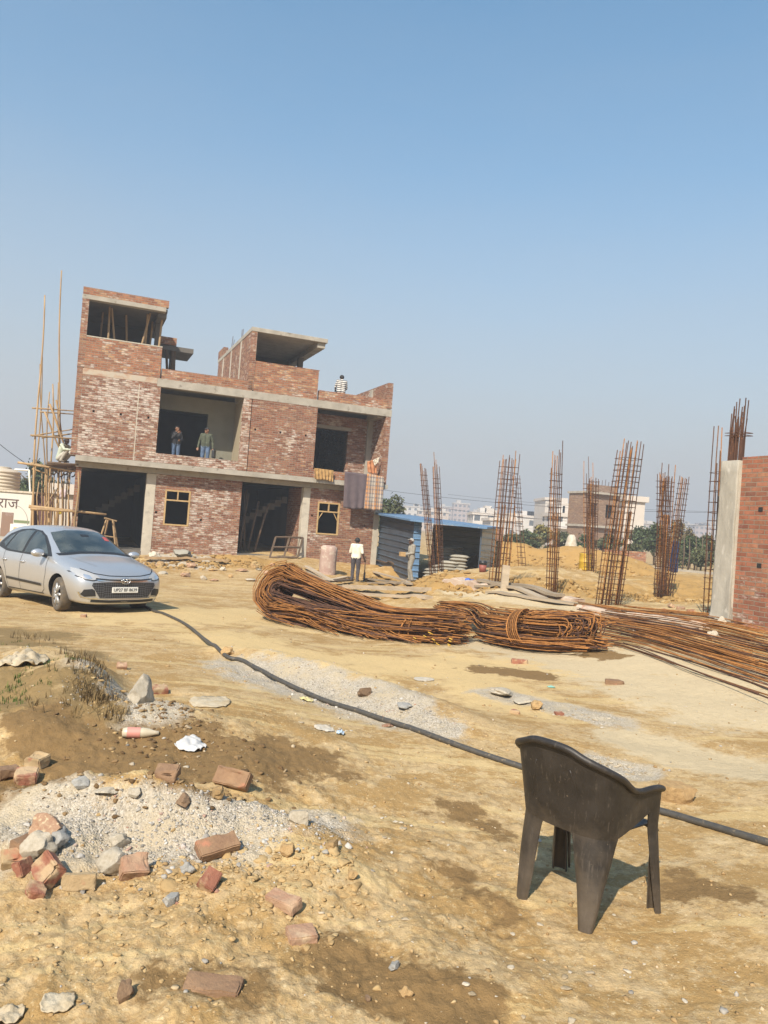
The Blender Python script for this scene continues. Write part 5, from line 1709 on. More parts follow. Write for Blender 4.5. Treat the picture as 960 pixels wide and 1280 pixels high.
def person(loc, rz, label, shirt, trousers, skin=None, pose=None, sc=1.0, hair=True, cap=None, sleeves='long', fingers_out=None):
    J = {k: np.array(v, float) for k, v in BASE.items()}
    for k, v in (pose or {}).items(): J[k] = np.array(v, float)
    sg = []   # start, end, radii, region
    def cap_(a, b, ra, rb, reg): sg.append((np.array(a, float), np.array(b, float), ra, rb, reg))
    # head with jaw, nose, ears, brow
    hd = J['head']
    hy = J['chin'] - hd
    fdir = np.array([hy[0], hy[1], 0]); fdir = fdir / (np.linalg.norm(fdir) + 1e-9)
    sd_ = np.array([-fdir[1], fdir[0], 0])
    cap_(hd + (0, 0, .02) - fdir * .012, hd - fdir * .02, .088, .085, 'skin')
    cap_(hd + fdir * .015, J['chin'] + (0, 0, .012), .070, .040, 'skin')
    cap_(hd + fdir * .083 + (0, 0, .005), hd + fdir * .098 + (0, 0, -.030), .012, .016, 'skin')
    cap_(hd + fdir * .072 + sd_ * .03 + (0, 0, .022), hd + fdir * .072 - sd_ * .03 + (0, 0, .022), .016, .016, 'skin')
    cap_(hd + fdir * .072 + sd_ * .016 + (0, 0, -.055), hd + fdir * .072 - sd_ * .016 + (0, 0, -.055), .012, .012, 'skin')
    for s in (-1, 1): cap_(hd + sd_ * s * .083 + (0, 0, .012) - fdir * .01, hd + sd_ * s * .085 + (0, 0, -.025) - fdir * .004, .020, .014, 'skin')
    cap_(J['neck'] + (0, 0, -.03), hd + (0, 0, -.06) - fdir * .015, .060, .055, 'skin')
    # trunk
    cap_(J['sL'], J['sR'], .070, .070, 'shirt')
    cap_(J['neck'] + (0, 0, -.015), (J['sL'] * .55 + J['sR'] * .45) + (0, 0, .01), .07, .075, 'shirt')
    cap_(J['neck'] + (0, 0, -.015), (J['sR'] * .55 + J['sL'] * .45) + (0, 0, .01), .07, .075, 'shirt')
    for s, k in ((1, 'sL'), (-1, 'sR')):
        side = (J['sL'] - J['sR']); side /= np.linalg.norm(side)
        cap_(J['chest'] + side * s * .085 + (0, 0, .06), J['belly'] + side * s * .075, .112, .108, 'shirt')
        cap_(J['belly'] + side * s * .075, J['pel'] + side * s * .075, .112, .115, 'shirt')
    for q in 'LR':
        cap_(J['s' + q], J['e' + q], .062, .047, 'shirt')
        mid = J['e' + q]
        cap_(mid, J['w' + q], .045, .033, 'shirt' if sleeves == 'long' else 'skin')
        fa = J['w' + q] - J['e' + q]; fa /= np.linalg.norm(fa)
        # palm, four unequal bent fingers and a thumb from its side
        ax = np.cross(fa, np.array([0, 1.0, 0.2])); ax /= np.linalg.norm(ax) + 1e-9
        cu = np.cross(ax, fa) * -1
        if cu[1] > 0 and abs(cu[1]) > .3: cu = -cu
        pw = J['w' + q] + fa * .02
        lat = np.cross(fa, cu)
        cap_(J['w' + q], pw + fa * .07, .026, .028, 'skin')
        cap_(pw + fa * .03 + lat * .022, pw + fa * .075 + lat * .026, .018, .014, 'skin')
        cap_(pw + fa * .03 - lat * .022, pw + fa * .075 - lat * .026, .018, .014, 'skin')
        for i, (o, ln_) in enumerate(((.030, .062), (.011, .075), (-.010, .070), (-.031, .052))):
            b0 = pw + fa * .078 + lat * o
            b1 = b0 + fa * ln_ * .5 + cu * .010
            b2 = b1 + fa * ln_ * .38 + cu * .028
            cap_(b0, b1, .0105, .0098, 'skin'); cap_(b1, b2, .0098, .0085, 'skin')
        tb = pw + fa * .025 + lat * .03
        cap_(tb, tb + fa * .035 + lat * .026 + cu * .012, .013, .011, 'skin')
        cap_(tb + fa * .035 + lat * .026 + cu * .012, tb + fa * .062 + lat * .028 + cu * .025, .011, .009, 'skin')
        # legs
        cap_(J['pel'] + (J['h' + q] - J['pel']) * .9, J['h' + q], .115, .105, 'trousers')
        cap_(J['h' + q], J['k' + q], .098, .066, 'trousers')
        cap_(J['k' + q], J['a' + q], .066, .052, 'trousers')
        cap_(J['a' + q] + (0, 0, -.03), J['t' + q], .042, .036, 'shoe')
        cap_(J['a' + q] + (0, .03, -.045), J['a' + q] + (0, 0, .0), .038, .045, 'shoe')
    m = MB()
    U, Wn = 14, 6
    for a, b, ra, rb, _ in sg:
        d = b - a; L = np.linalg.norm(d)
        d = d / L if L > 1e-9 else np.array([0, 0, 1.0])
        e = np.cross(d, (0, 0, 1) if abs(d[2]) < .9 else (1, 0, 0)); e /= np.linalg.norm(e); f = np.cross(d, e)
        prof = [(ra * math.cos(t), a - d * ra * math.sin(t)) for t in np.linspace(PI / 2 - .02, 0, Wn)] + [(rb * math.cos(t), b + d * rb * math.sin(t)) for t in np.linspace(0, PI / 2 - .02, Wn)]
        V, F = [], []
        for r_, c in prof:
            for j in range(U):
                an = 2 * PI * j / U
                V.append(c + r_ * (math.cos(an) * e + math.sin(an) * f))
        for i in range(len(prof) - 1):
            for j in range(U): F.append((i * U + j, i * U + (j + 1) % U, (i + 1) * U + (j + 1) % U, (i + 1) * U + j))
        F += [tuple(range(U - 1, -1, -1)), tuple(range((len(prof) - 1) * U, len(prof) * U))]
        m.add(V, F)
    root = m.build('person', None, None, True)
    md = root.modifiers.new('r', 'REMESH'); md.mode = 'VOXEL'; md.voxel_size = .0085
    bake(root)
    md = root.modifiers.new('c', 'SMOOTH'); md.iterations = 3; md.factor = .4
    bake(root)
    me = root.data
    n = len(me.vertices)
    co = np.empty(n * 3); me.vertices.foreach_get('co', co); co = co.reshape(-1, 3)
    best, reg = np.full(n, 9.0), np.zeros(n, int)
    names = ['skin', 'shirt', 'trousers', 'shoe']
    for a, b, ra, rb, r_ in sg:
        d = b - a; LL = d @ d + 1e-12
        t = np.clip((co - a) @ d / LL, 0, 1)
        dist = np.linalg.norm(co - a - t[:, None] * d, axis=1) - (ra + (rb - ra) * t)
        k = dist < best
        best[k] = dist[k]; reg[k] = names.index(r_)
    # hems: the shirt covers the belt line, sleeves end at the elbow when short
    for q in (shirt, ): pass
    me.materials.clear()
    for q in (skin or SKIN, shirt, trousers, SHOE): me.materials.append(q)
    pv = np.empty(len(me.loops), dtype=np.int32); me.loops.foreach_get('vertex_index', pv)
    ls = np.empty(len(me.polygons), dtype=np.int32); me.polygons.foreach_get('loop_start', ls)
    me.polygons.foreach_set('material_index', reg[pv[ls]].astype(np.int32))
    me.polygons.foreach_set('use_smooth', np.ones(len(me.polygons), dtype=bool))
    me.update()
    # clothes hang in folds
    nr = np.empty(n * 3); me.vertex_normals.foreach_get('vector', nr); nr = nr.reshape(-1, 3)
    co = np.empty(n * 3); me.vertices.foreach_get('co', co); co = co.reshape(-1, 3)
    f_ = np.array([mnoise.noise(Vector((c[0] * 16, c[1] * 16, c[2] * 7))) for c in co]) * .010 + .006
    f_[(reg != 1) & (reg != 2)] = 0
    me.vertices.foreach_set('co', (co + nr * f_[:, None]).ravel()); me.update()
    # eyes
    for s in (-1, 1):
        p = hd + fdir * .084 + sd_ * s * .031 + (0, 0, .005)
        bm = bmesh.new(); bmesh.ops.create_icosphere(bm, subdivisions=2, radius=.010, matrix=Matrix.Translation(p))
        e_ = bpy.data.meshes.new('eye'); bm.to_mesh(e_); bm.free(); e_.materials.append(HAIR)
        eo = bpy.data.objects.new('eye', e_); COL.objects.link(eo); eo.parent = root
    if hair or cap:
        bm = bmesh.new()
        bmesh.ops.create_icosphere(bm, subdivisions=4, radius=1, matrix=Matrix.Translation(hd + (0, 0, .018) - fdir * .012) @ Matrix.Diagonal((.100, .104, .100, 1)))
        dl = []
        for v in bm.verts:
            r_ = np.array(v.co) - hd
            fr = r_ @ fdir
            lim = .055 if fr > .02 else (.0 if fr > -.03 else -.07)
            if r_[2] < lim: dl.append(v)
            v.co += mnoise.noise_vector(v.co * 30) * .006
        bmesh.ops.delete(bm, geom=dl, context='VERTS')
        e_ = bpy.data.meshes.new('hair'); bm.to_mesh(e_); bm.free(); e_.materials.append(HAIR if hair else cap)
        e_.polygons.foreach_set('use_smooth', np.ones(len(e_.polygons), dtype=bool))
        ho = bpy.data.objects.new('hair' if hair else 'cap', e_); COL.objects.link(ho); ho.parent = root
        if cap:
            c2 = MB()
            brim = [hd + fdir * (.085 + .07 * math.cos(a)) + sd_ * .075 * math.sin(a) + np.array([0, 0, .058 - .012 * math.cos(a)]) for a in np.linspace(-PI / 2, PI / 2, 12)]
            c2.add(brim + [p + np.array([0, 0, .010]) for p in brim], [tuple(range(12)), tuple(range(23, 11, -1))] + [(i, i + 12, i + 13, i + 1) for i in range(11)])
            c2.build('cap_brim', cap, ho, True)
            if hair:
                ho.data.materials[0] = cap; ho.name = 'cap'
    root.location = [float(c) for c in loc]
    root.rotation_euler = (0, 0, rz)
    root.scale = (sc, sc, sc)
    tag(root, label, 'person')
    return root


DENIM = simple('blue_denim', (.10, .15, .24), (.07, .105, .17), 6, .9, .2, spot=((.17, .22, .30), 1, .62))


def stripes():
    m, nt, b = nmat('striped_shirt')
    tc = nd(nt, 'ShaderNodeTexCoord'); sx = nd(nt, 'ShaderNodeSeparateXYZ'); lk(nt, tc.outputs['Object'], sx.inputs[0])
    f = math_(nt, 'LESS_THAN', math_(nt, 'FRACT', math_(nt, 'MULTIPLY', sx.outputs[2], 12.0)), .5)
    lk(nt, mixc(nt, f, (.03, .03, .035), (.70, .68, .64)), b.inputs['Base Color']); b.inputs['Roughness'].default_value = .9
    return m


# two men on the left balcony (floor 3.56)
p = at_house(219, 566, .35); p = hp(*(np.linalg.inv(np.array([[FE[0], FN[0]], [FE[1], FN[1]]])) @ (p - FO)[:2]), 3.56)
person(p, R(35), 'man in a black jacket and jeans, hand at his chin, on the left balcony', pm_('black_jacket', (.022, .022, .025), .85), DENIM, None,
       dict(eR=(-.20, -.10, 1.13), wR=(-.04, -.22, 1.33), wL=(.08, -.20, 1.05), eL=(.24, -.02, 1.09), chin=(.015, -.07, 1.44), head=(0, -.03, 1.53)), 1.0)
p = at_house(256, 571, .30); p = hp(*(np.linalg.inv(np.array([[FE[0], FN[0]], [FE[1], FN[1]]])) @ (p - FO)[:2]), 3.56)
man2 = person(p, R(8), 'man in an olive sweater, jeans and cap standing on the left balcony, arms hanging', simple('olive_sweater', (.085, .095, .062), (.06, .068, .045), 10, .95, .2), DENIM, None,
       dict(eL=(.265, .03, 1.08), wL=(.30, -.03, .84), eR=(-.265, .03, 1.08), wR=(-.29, -.05, .84), chin=(-.03, -.055, 1.45)), 1.03, True, pm_('dark_cap', (.03, .03, .032), .8))
bp_ = MB().box(-.06, .06, -.16, .16, -.34, .0)
bg_ = bevel(bp_.build('shoulder_bag', M['black'], None), .03, 3)
q = np.array(p) + np.array([.36, .02, .80])
bg_.location = [float(c) for c in q]
MB().tube([(0, -.1, 0), (-.02, -.06, .07), (-.02, .06, .07), (0, .1, 0)], .012, 6).build('handle', M['black'], bg_)
tag(bg_, 'black bag hanging from the hand of the man in the olive sweater', 'bag')
# man in the striped shirt sitting on the roof parapet, seen from behind
p = at_house(426, 494, -.22)
rp = hp(*(np.linalg.inv(np.array([[FE[0], FN[0]], [FE[1], FN[1]]])) @ (p - FO)[:2]), 7.36 - .80)
person(rp, R(180 + 15), 'person in a black and white striped shirt sitting on the roof parapet, back turned', stripes(), pm_('dark_trousers', (.03, .03, .033), .9), SKIN2,
       dict(hL=(.09, -.02, .90), hR=(-.09, -.02, .90), kL=(.13, -.42, .86), kR=(-.13, -.42, .86), aL=(.13, -.45, .46), aR=(-.13, -.45, .46), tL=(.14, -.60, .42), tR=(-.14, -.60, .42),
            eL=(.25, -.08, 1.10), wL=(.20, -.30, 1.0), eR=(-.25, -.08, 1.10), wR=(-.20, -.30, 1.0), head=(0, -.06, 1.54), chin=(0, -.10, 1.445)), 1.0)
# man in the white shirt with a shovel
p = S(443, 727)
person(p, R(165), 'man in a white shirt and dark grey trousers seen from behind, beside the planks', simple('cream_shirt', (.70, .66, .53), (.62, .57, .44), 5, .9, .15), simple('grey_trousers', (.075, .065, .07), (.05, .045, .05), 8, .95, .2), SKIN2,
       dict(eR=(-.25, .05, 1.10), wR=(-.30, -.06, .88), wL=(.12, -.22, .98), eL=(.25, -.01, 1.09), chin=(0, -.06, 1.45)), 1.0, True, None, 'short')
ps = S(455, 726)
sh = empty('shovel', ps, R(75), 'dark shovel standing upright at the right hand of the man in white', 'shovel')
MB().tube([(0, 0, .30), (.0, .01, .95)], .022, 8).build('shaft', M['wood_dark'], sh, True)
MB().box(-.10, .10, -.012, .012, -.02, .33).build('blade', M['tin_dark'], sh)
MB().tube([(-.06, .01, .95), (.06, .01, .95)], .018, 6).build('grip', M['wood_dark'], sh, True)
# man in grey with a block in his hands
p = S(512, 727)
gm = simple('grey_work_clothes', (.30, .275, .225), (.23, .205, .165), 6, .95, .2)
person(p, R(-75), 'man in pale grey work clothes and cap, facing left, holding a block', gm, gm, SKIN2,
       dict(eL=(.21, .0, 1.10), wL=(.10, -.26, 1.02), eR=(-.21, .0, 1.10), wR=(-.10, -.26, 1.02), kL=(.10, -.06, .49), aL=(.11, .06, .085), tL=(.12, -.11, .035), head=(0, -.05, 1.535), chin=(0, -.10, 1.445)), .96, False, simple('grey_cap', (.38, .35, .31), None, 6, .9, .1))
ang = R(-75)
bq = np.array(p) + .96 * np.array([math.sin(ang) * .36, -math.cos(ang) * .36, 1.0])
bk = bevel(MB().box(-.12, .12, -.10, .10, -.06, .10).build('concrete_block', M['rock_tan'], None), .012)
bk.location = [float(c) for c in bq]; bk.rotation_euler = (0, 0, ang)
tag(bk, 'tan block held in the hands of the man in grey work clothes', 'block')
# mason crouching on the scaffold deck
p = at_house(78, 578, .35)
person((p[0], p[1], p[2] - .34), R(75), 'mason in a pale greenish shirt crouching on the scaffold deck beside the wall', simple('pale_green_shirt', (.48, .52, .42), (.38, .42, .34), 5, .9, .15), simple('dusty_white_trousers', (.45, .42, .36), None, 6, .9, .2), SKIN2,
       dict(pel=(0, .12, .50), hL=(.09, .10, .50), hR=(-.09, .10, .50), kL=(.16, -.28, .78), kR=(-.16, -.28, .78), aL=(.12, -.02, .42), aR=(-.12, -.02, .42), tL=(.13, -.17, .38), tR=(-.13, -.17, .38),
            belly=(0, .08, .64), chest=(0, .0, .84), sL=(.175, -.05, 1.0), sR=(-.175, -.05, 1.0), neck=(0, -.06, 1.05), head=(0, -.13, 1.19), chin=(0, -.18, 1.10),
            eL=(.25, -.24, .84), wL=(.16, -.48, .88), eR=(-.25, -.24, .84), wR=(-.14, -.46, .84)), 1.0)

# ------------------------------------------------------------------ blue tin shed
# its posts stand on measured ground points
SA, SB_, SC = S(471, 703), np.array(at(514, 716, 30.3)), np.array(at(598, 716, 29.6))
SA = np.array(at(471, 700, 35.0)); SA[2] = surf(SA[0], SA[1]); SB_[2] = surf(SB_[0], SB_[1]); SC[2] = surf(SC[0], SC[1])
shed = empty('tin_shed', SB_, 0, 'open shed of dark and blue corrugated tin with stacked sacks inside', 'shed')


def corr(name, P, Q, z0p, z1p, z0q, z1q, mat, per=.25, amp=.022, horiz=True, par=shed, org=SB_):
    """a ribbed tin wall from P to Q with horizontal ribs"""
    n = 70
    d = (Q - P)[:2]; L = np.hypot(*d); nn_ = np.array([-d[1], d[0]]) / L
    V, F = [], []
    for j in range(n + 1):
        t = j / n
        for (p, a, b) in ((P, z0p, z1p), (Q, z0q, z1q)):
            z = a + (b - a) * t
            o = amp * (1 if (t * (b - a) / per) % 1 < .8 else -1.3) + amp * math.sin(t * 40) * .1
            V.append((p[0] + nn_[0] * o - org[0], p[1] + nn_[1] * o - org[1], z - org[2]))
    for j in range(n): F.append((2 * j, 2 * j + 1, 2 * j + 3, 2 * j + 2))
    o = mk(name, V, F, mat, par)
    sm = o.modifiers.new('s', 'SOLIDIFY'); sm.thickness = .008
    return o


zt_a = at(471, 642, 35.0)[2]; zt_b = at(514, 650, 30.3)[2]; zt_c = at(598, 659, 29.6)[2]
back = (SC - SB_); back2 = np.array([-back[1], back[0], 0]) / np.linalg.norm(back[:2]) * 3.6
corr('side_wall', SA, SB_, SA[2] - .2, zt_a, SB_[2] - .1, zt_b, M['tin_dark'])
corr('corner_flashing', SB_ + (-.02, -.06, 0), SB_ + np.array([.28, .0, 0]), SB_[2] - .1, zt_b, SB_[2] - .1, zt_b, M['tin_blue'])
SD = SC + back2 + np.array([.2, .2, 0]); SE_ = SB_ + back2
corr('back_wall', SE_, SD, SD[2] - .4, zt_c, SD[2] - .4, zt_c, M['tin_grey'])
corr('end_wall', SC, SD, SC[2] - .1, zt_c - .02, SD[2] - .4, zt_c - .02, M['tin_grey'])
rfv = []
for p, z in ((SA + (-.4, .3, 0), zt_a + .05), (SB_ + (-.2, -.45, 0), zt_b + .02), (SC + (.15, -.45, 0), zt_c + .02), (SD + (.15, .3, 0), zt_c + .10), (SA + back2 * .55 + np.array([.6, 1.2, 0]), zt_a + .12)): rfv.append((p[0] - SB_[0], p[1] - SB_[1], z - SB_[2]))
rf = mk('roof', rfv, [(0, 1, 2, 3, 4)], M['tin_blue'], shed)
sm = rf.modifiers.new('s', 'SOLIDIFY'); sm.thickness = .07
for t in (0.0, .33, .66, 1.0):
    p = SB_ * (1 - t) + SC * t
    MB().box(p[0] - SB_[0] - .03, p[0] - SB_[0] + .03, p[1] - SB_[1] - .03, p[1] - SB_[1] + .03, -.2, (zt_b * (1 - t) + zt_c * t) - SB_[2] - .03).build('post', M['rust'] if t == .66 else M['tin_dark'], shed) if t in (0.0, 1.0) else None
# cement sacks
rr = random.Random(5)
def sack(x, y, z, rz):
    V, F = [], []
    nu, nv = 12, 8
    for j in range(nv):
        for i in range(nu):
            u, v = i / (nu - 1) * 2 - 1, j / (nv - 1) * 2 - 1
            V.append((u * .36, v * .23, .065 + .075 * (1 - u ** 4) ** .6 * (1 - v ** 4) ** .6))
    k = len(V)
    V += [(a, b, .13 - c) for a, b, c in V]
    for j in range(nv - 1):
        for i in range(nu - 1):
            q = (j * nu + i, j * nu + i + 1, (j + 1) * nu + i + 1, (j + 1) * nu + i)
            F.append(q); F.append(tuple(k + w_ for w_ in q[::-1]))
    return V, F
sv, sf_ = sack(0, 0, 0, 0)
sme = mk('cement_sack', sv, sf_, M['sack'], None, True)
first = True
ux = back / np.linalg.norm(back); uy = back2 / np.linalg.norm(back2)
for (t, dpt, cnt, lab) in ((.42, 1.6, 9, 'grey cement sack in the tall stack inside the tin shed'), (.52, 1.9, 9, 'grey cement sack in the tall stack inside the tin shed'), (.30, .5, 3, 'pale sack in the low row at the front of the tin shed'), (.42, .35, 4, 'pale sack in the low row at the front of the tin shed'), (.53, .3, 5, 'pale sack in the low row at the front of the tin shed'),
                           (.68, .35, 6, 'pale sack in the knee-high stack at the right of the tin shed')):
    for k in range(cnt):
        b = SB_ * (1 - t) + SC * t + uy * dpt
        o = sme if first else sme.copy()
        if not first: COL.objects.link(o)
        first = False
        o.location = (b[0] + rr.uniform(-.04, .04), b[1] + rr.uniform(-.04, .04), surf(b[0], b[1]) - .02 + .125 * k)
        o.rotation_euler = (0, 0, rr.uniform(-.1, .1) + math.atan2(back[1], back[0]))
        tag(o, lab, 'sack', lab.replace('grey cement sack', 'cement sacks').replace('pale sack', 'pale sacks'))
# ------------------------------------------------------------------ trees and far buildings
def leafm(name, c):
    m, nt, b = nmat(name)
    at_ = nd(nt, 'ShaderNodeAttribute'); at_.attribute_name = 'tone'
    r_ = ramp(nt, at_.outputs['Fac'], [(0, tuple(q * .55 for q in c)), (.6, c), (1, tuple(min(1, q * 1.8) for q in c))])
    lk(nt, r_.outputs[0], b.inputs['Base Color']); b.inputs['Roughness'].default_value = .7
    b.inputs['Specular IOR Level'].default_value = .25
    return m


LEAF = [leafm('olive_leaves', (.085, .092, .042)), leafm('green_leaves', (.065, .085, .036)), leafm('yellow_leaves', (.20, .17, .055)), leafm('dry_leaves', (.15, .12, .06))]
BARK = simple('bark', (.12, .085, .055), (.08, .055, .035), 6, .9, .3)


def foliage(name, blobs, n, size, mat, parent, seed):
    """leaf faces scattered through uneven clumps; each leaf keeps a tone of its own"""
    g_ = np.random.default_rng(seed)
    V, T = [], []
    tot = sum(b[3] * b[4] for b in blobs)
    for bx, by, bz, rx, rz in blobs:
        k = max(6, int(n * rx * rz / tot))
        d = g_.normal(size=(k, 3)); d /= np.linalg.norm(d, axis=1)[:, None]
        r_ = g_.uniform(.25, 1.0, k) ** .55 * (1 + .22 * g_.normal(size=k))
        c = d * r_[:, None] * np.array([rx, rx, rz]) + np.array([bx, by, bz])
        a = g_.normal(size=(k, 3)); a /= np.linalg.norm(a, axis=1)[:, None]
        b = np.cross(a, g_.normal(size=(k, 3))); b /= np.linalg.norm(b, axis=1)[:, None]
        s = size * g_.uniform(.6, 1.4, k)[:, None]
        quad = np.stack([c - a * s, c + b * s * .5, c + a * s, c - b * s * .5], 1)
        V.append(quad.reshape(-1, 3)); T.append(np.repeat(g_.uniform(0, 1, k), 4))
    V = np.concatenate(V); T = np.concatenate(T)
    nf = len(V) // 4
    me = bpy.data.meshes.new(name)
    me.vertices.add(len(V)); me.vertices.foreach_set('co', V.ravel())
    me.loops.add(nf * 4); me.loops.foreach_set('vertex_index', np.arange(nf * 4, dtype=np.int32))
    me.polygons.add(nf); me.polygons.foreach_set('loop_start', np.arange(0, nf * 4, 4, dtype=np.int32))
    me.update(calc_edges=True)
    a_ = me.attributes.new('tone', 'FLOAT', 'POINT'); a_.data.foreach_set('value', T.astype(np.float32))
    me.materials.append(mat)
    o = bpy.data.objects.new(name, me); COL.objects.link(o)
    if parent is not None: o.parent = parent
    return o


def tree(px, top, dist, wpx, label, mat, seed, n=2600, group='trees beyond the site', name='leafy_tree', trunk=.35, leaf=None, cat='tree'):
    g = at(px, 700, dist); g[2] = H(g[0], g[1])
    t = at(px, top, dist)
    h = t[2] - g[2]
    w_ = wpx * dist / FPX / 2
    r_ = random.Random(seed)
    root = empty(name, g, r_.uniform(0, 6), label, cat, group)
    m = MB()
    m.tube([(0, 0, -.3), (.05 * h * r_.uniform(-1, 1), 0, h * trunk * .8), (.04 * h * r_.uniform(-1, 1), .03 * h, h * .8)], [h * .03, h * .022, h * .006], 7)
    for k in range(5):
        a = r_.uniform(0, 6.28); z0 = h * r_.uniform(trunk * .5, .6)
        m.tube([(0, 0, z0), (w_ * .35 * math.cos(a), w_ * .35 * math.sin(a), z0 + h * .12), (w_ * .7 * math.cos(a), w_ * .7 * math.sin(a), z0 + h * .22)], [h * .014, h * .009, h * .003], 5)
    m.build('trunk', BARK, root, True)
    bl = []
    for k in range(15):
        a = r_.uniform(0, 6.28); q = r_.uniform(.1, .78) * w_; z = h * r_.uniform(trunk + .05, .86)
        sh_ = 1 - .5 * abs((z / h) - .6)
        bl.append((q * math.cos(a) * sh_, q * math.sin(a) * sh_, z, w_ * r_.uniform(.22, .45), h * r_.uniform(.08, .17)))
    bl.append((0, 0, h * .86, w_ * .35, h * .13))
    foliage('crown', bl, n, leaf or max(.09, dist * .0021), mat, root, seed)
    return root


TL = [(490, 616, 52, 46, 'dark rounded tree showing beyond the right corner of the house', 0), (478, 622, 55, 40, 'dark tree half hidden by the house, left of the rounded tree', 1),
      (655, 662, 55, 40, 'low green bush behind the earth heap, left end of the hedge', 1), (672, 655, 62, 34, 'yellowish feathery bush behind the slender rebar cage', 2),
      (700, 664, 56, 50, 'olive bush behind the slender cage and the white covered post', 0), (728, 668, 54, 36, 'olive bush behind the lapped rebar cage', 1), (760, 668, 54, 40, 'green bush behind the widest rebar cage', 0),
      (800, 660, 58, 34, 'green tree at the right edge of the pale windowless block', 1), (818, 655, 50, 40, 'leafy tree just left of the dense rebar cage', 1), (845, 648, 48, 40, 'brownish tree directly behind the leaning cage', 3),
      (862, 668, 46, 40, 'dark green tree between the leaning cage and the concrete column', 1), (884, 668, 48, 34, 'green tree beside the concrete column, before the far white city', 0), (905, 664, 52, 40, 'tree hidden behind the concrete column', 1), (840, 676, 44, 30, 'bush at the foot of the trees behind the dense cage', 0), (872, 684, 42, 26, 'small bush on the embankment left of the concrete column', 0), (790, 678, 46, 28, 'bush behind the foot of the widest cage', 0),
      (632, 668, 58, 30, 'small bush behind the thick rebar cage', 0)]
for i, (px, top, dist, w_, lab, mt) in enumerate(TL):
    tree(px, top, dist, w_, lab, LEAF[mt], 20 + i, 2200 if w_ > 30 else 1300, trunk=.12 if top > 655 else .3, name='leafy_bush' if 'bush' in lab else 'leafy_tree', cat='bush' if 'bush' in lab else 'tree')
tree(35, 572, 47, 60, 'tall green tree behind the water tank and the scaffold', LEAF[1], 60, 5200, trunk=.3)
tree(75, 600, 52, 50, 'green tree seen through the scaffold poles', LEAF[0], 61, 3000, trunk=.3)
tree(10, 596, 56, 44, 'hazy tree behind the round water tank', LEAF[0], 62, 1800, trunk=.3)
for i, (px, w_) in enumerate(((860, 3), (868, 3), (876, 3), (882, 3), (853, 3))):
    g = at(px, 704, 41 + i % 3); g[2] = H(g[0], g[1])
    o = MB().tube([(0, 0, -.2), (.06, 0, .8), (.02, .05, 1.7 + .2 * (i % 3))], [.05, .04, .015], 6).build('bare_sapling', BARK, None, True, g)
    tag(o, 'thin bare tree trunk on the embankment left of the concrete column', 'sapling', 'bare trunks on the embankment')

# embankment kerb and low brick wall far behind
def wall_between(a, b, da, db, h, th, mat, name, label, cat):
    A, B = at(a[0], a[1], da), at(b[0], b[1], db)
    A[2], B[2] = H(A[0], A[1]), H(B[0], B[1])
    d = B - A; L = np.hypot(d[0], d[1])
    o = MB().box(0, L, -th / 2, th / 2, -.8, h).build(name, mat, None, False, A)
    o.rotation_euler = (0, 0, math.atan2(d[1], d[0]))
    return tag(o, label, cat)


wall_between((755, 706), (805, 712), 41, 41, .85, .4, M['brick_light'], 'brick_stack_wall', 'low orange brick wall behind the widest rebar cage', 'wall')
wall_between((800, 700), (905, 700), 39, 36, .12, .3, M['concrete'], 'kerb_wall', 'low concrete kerb along the road behind the dense cage', 'kerb')
wall_between((585, 690), (625, 690), 52, 52, 1.9, .3, M['brick'], 'boundary_wall', 'low brown boundary wall right of the tin shed', 'wall')
# white covered post, blue hanging cloth, yellow drum, small bucket
g = at(713, 695, 37); g[2] = H(g[0], g[1])
wc = empty('covered_post', g, .4, 'white sheet draped over a post beyond the earth heap', 'covered post')
V, F = [], []
for j in range(9):
    t = j / 8
    for i in range(18):
        a = 2 * PI * i / 18
        r_ = (.16 + .26 * t) * (1 + .10 * math.sin(5 * a + 1) * t) * (.7 if j == 0 else 1)
        V.append((r_ * math.cos(a), r_ * math.sin(a), 1.55 - 1.25 * t - (.04 if j == 0 else 0)))
for j in range(8):
    for i in range(18): F.append((j * 18 + i, (j + 1) * 18 + i, (j + 1) * 18 + (i + 1) % 18, j * 18 + (i + 1) % 18))
F.append(tuple(range(18)))
mk('sheet', V, F, M['cloth_white'], wc, True)
MB().tube([(0, 0, -.3), (0, 0, 1.5)], .05, 6).build('post', M['wood_dark'], wc)
b0 = at(838, 697, 22.5)
cloth('hanging_cloth', b0 + (0, 0, .5), b0 + np.array([.22, .05, .5]), b0 + np.array([.27, .05, -.42]), b0 + np.array([-.07, 0, -.42]), simple('navy_cloth', (.03, .055, .14), (.02, .04, .10), 6, .9, .2), 'dark blue cloth hanging from the leaning cage behind the dense cage', None, 2, .03)
g = at(732, 706, 30); g[2] = surf(g[0], g[1])
yd = empty('yellow_drum', g, 0, 'yellow drum partly hidden behind the lapped rebar cage', 'drum')
MB().lathe([(0, 0), (.26, 0), (.27, .05), (.255, .3), (.275, .33), (.255, .36), (.255, .62), (.27, .66), (.0, .66)], 20).build('drum_shell', simple('yellow_plastic', (.55, .35, .03), None, 4, .5, 0), yd, True)
MB().tube([(.1, -.2, .66), (.1, 0, .74), (.1, .2, .66)], .015, 5).build('handle', M['black'], yd)
g = S(603, 715)
bk2 = empty('paint_bucket', g, 0, 'small red and black bucket standing at the right post of the tin shed', 'bucket')
MB().lathe([(0, 0), (.10, 0), (.12, .22), (.115, .22), (.09, .03)], 18).build('bucket_shell', pm_('red_bucket', (.24, .07, .05), .6), bk2, True)
MB().lathe([(0, .225), (.125, .225), (.125, .34), (.0, .34)], 18).build('lid', M['black'], bk2, True)
g = S(585, 728)
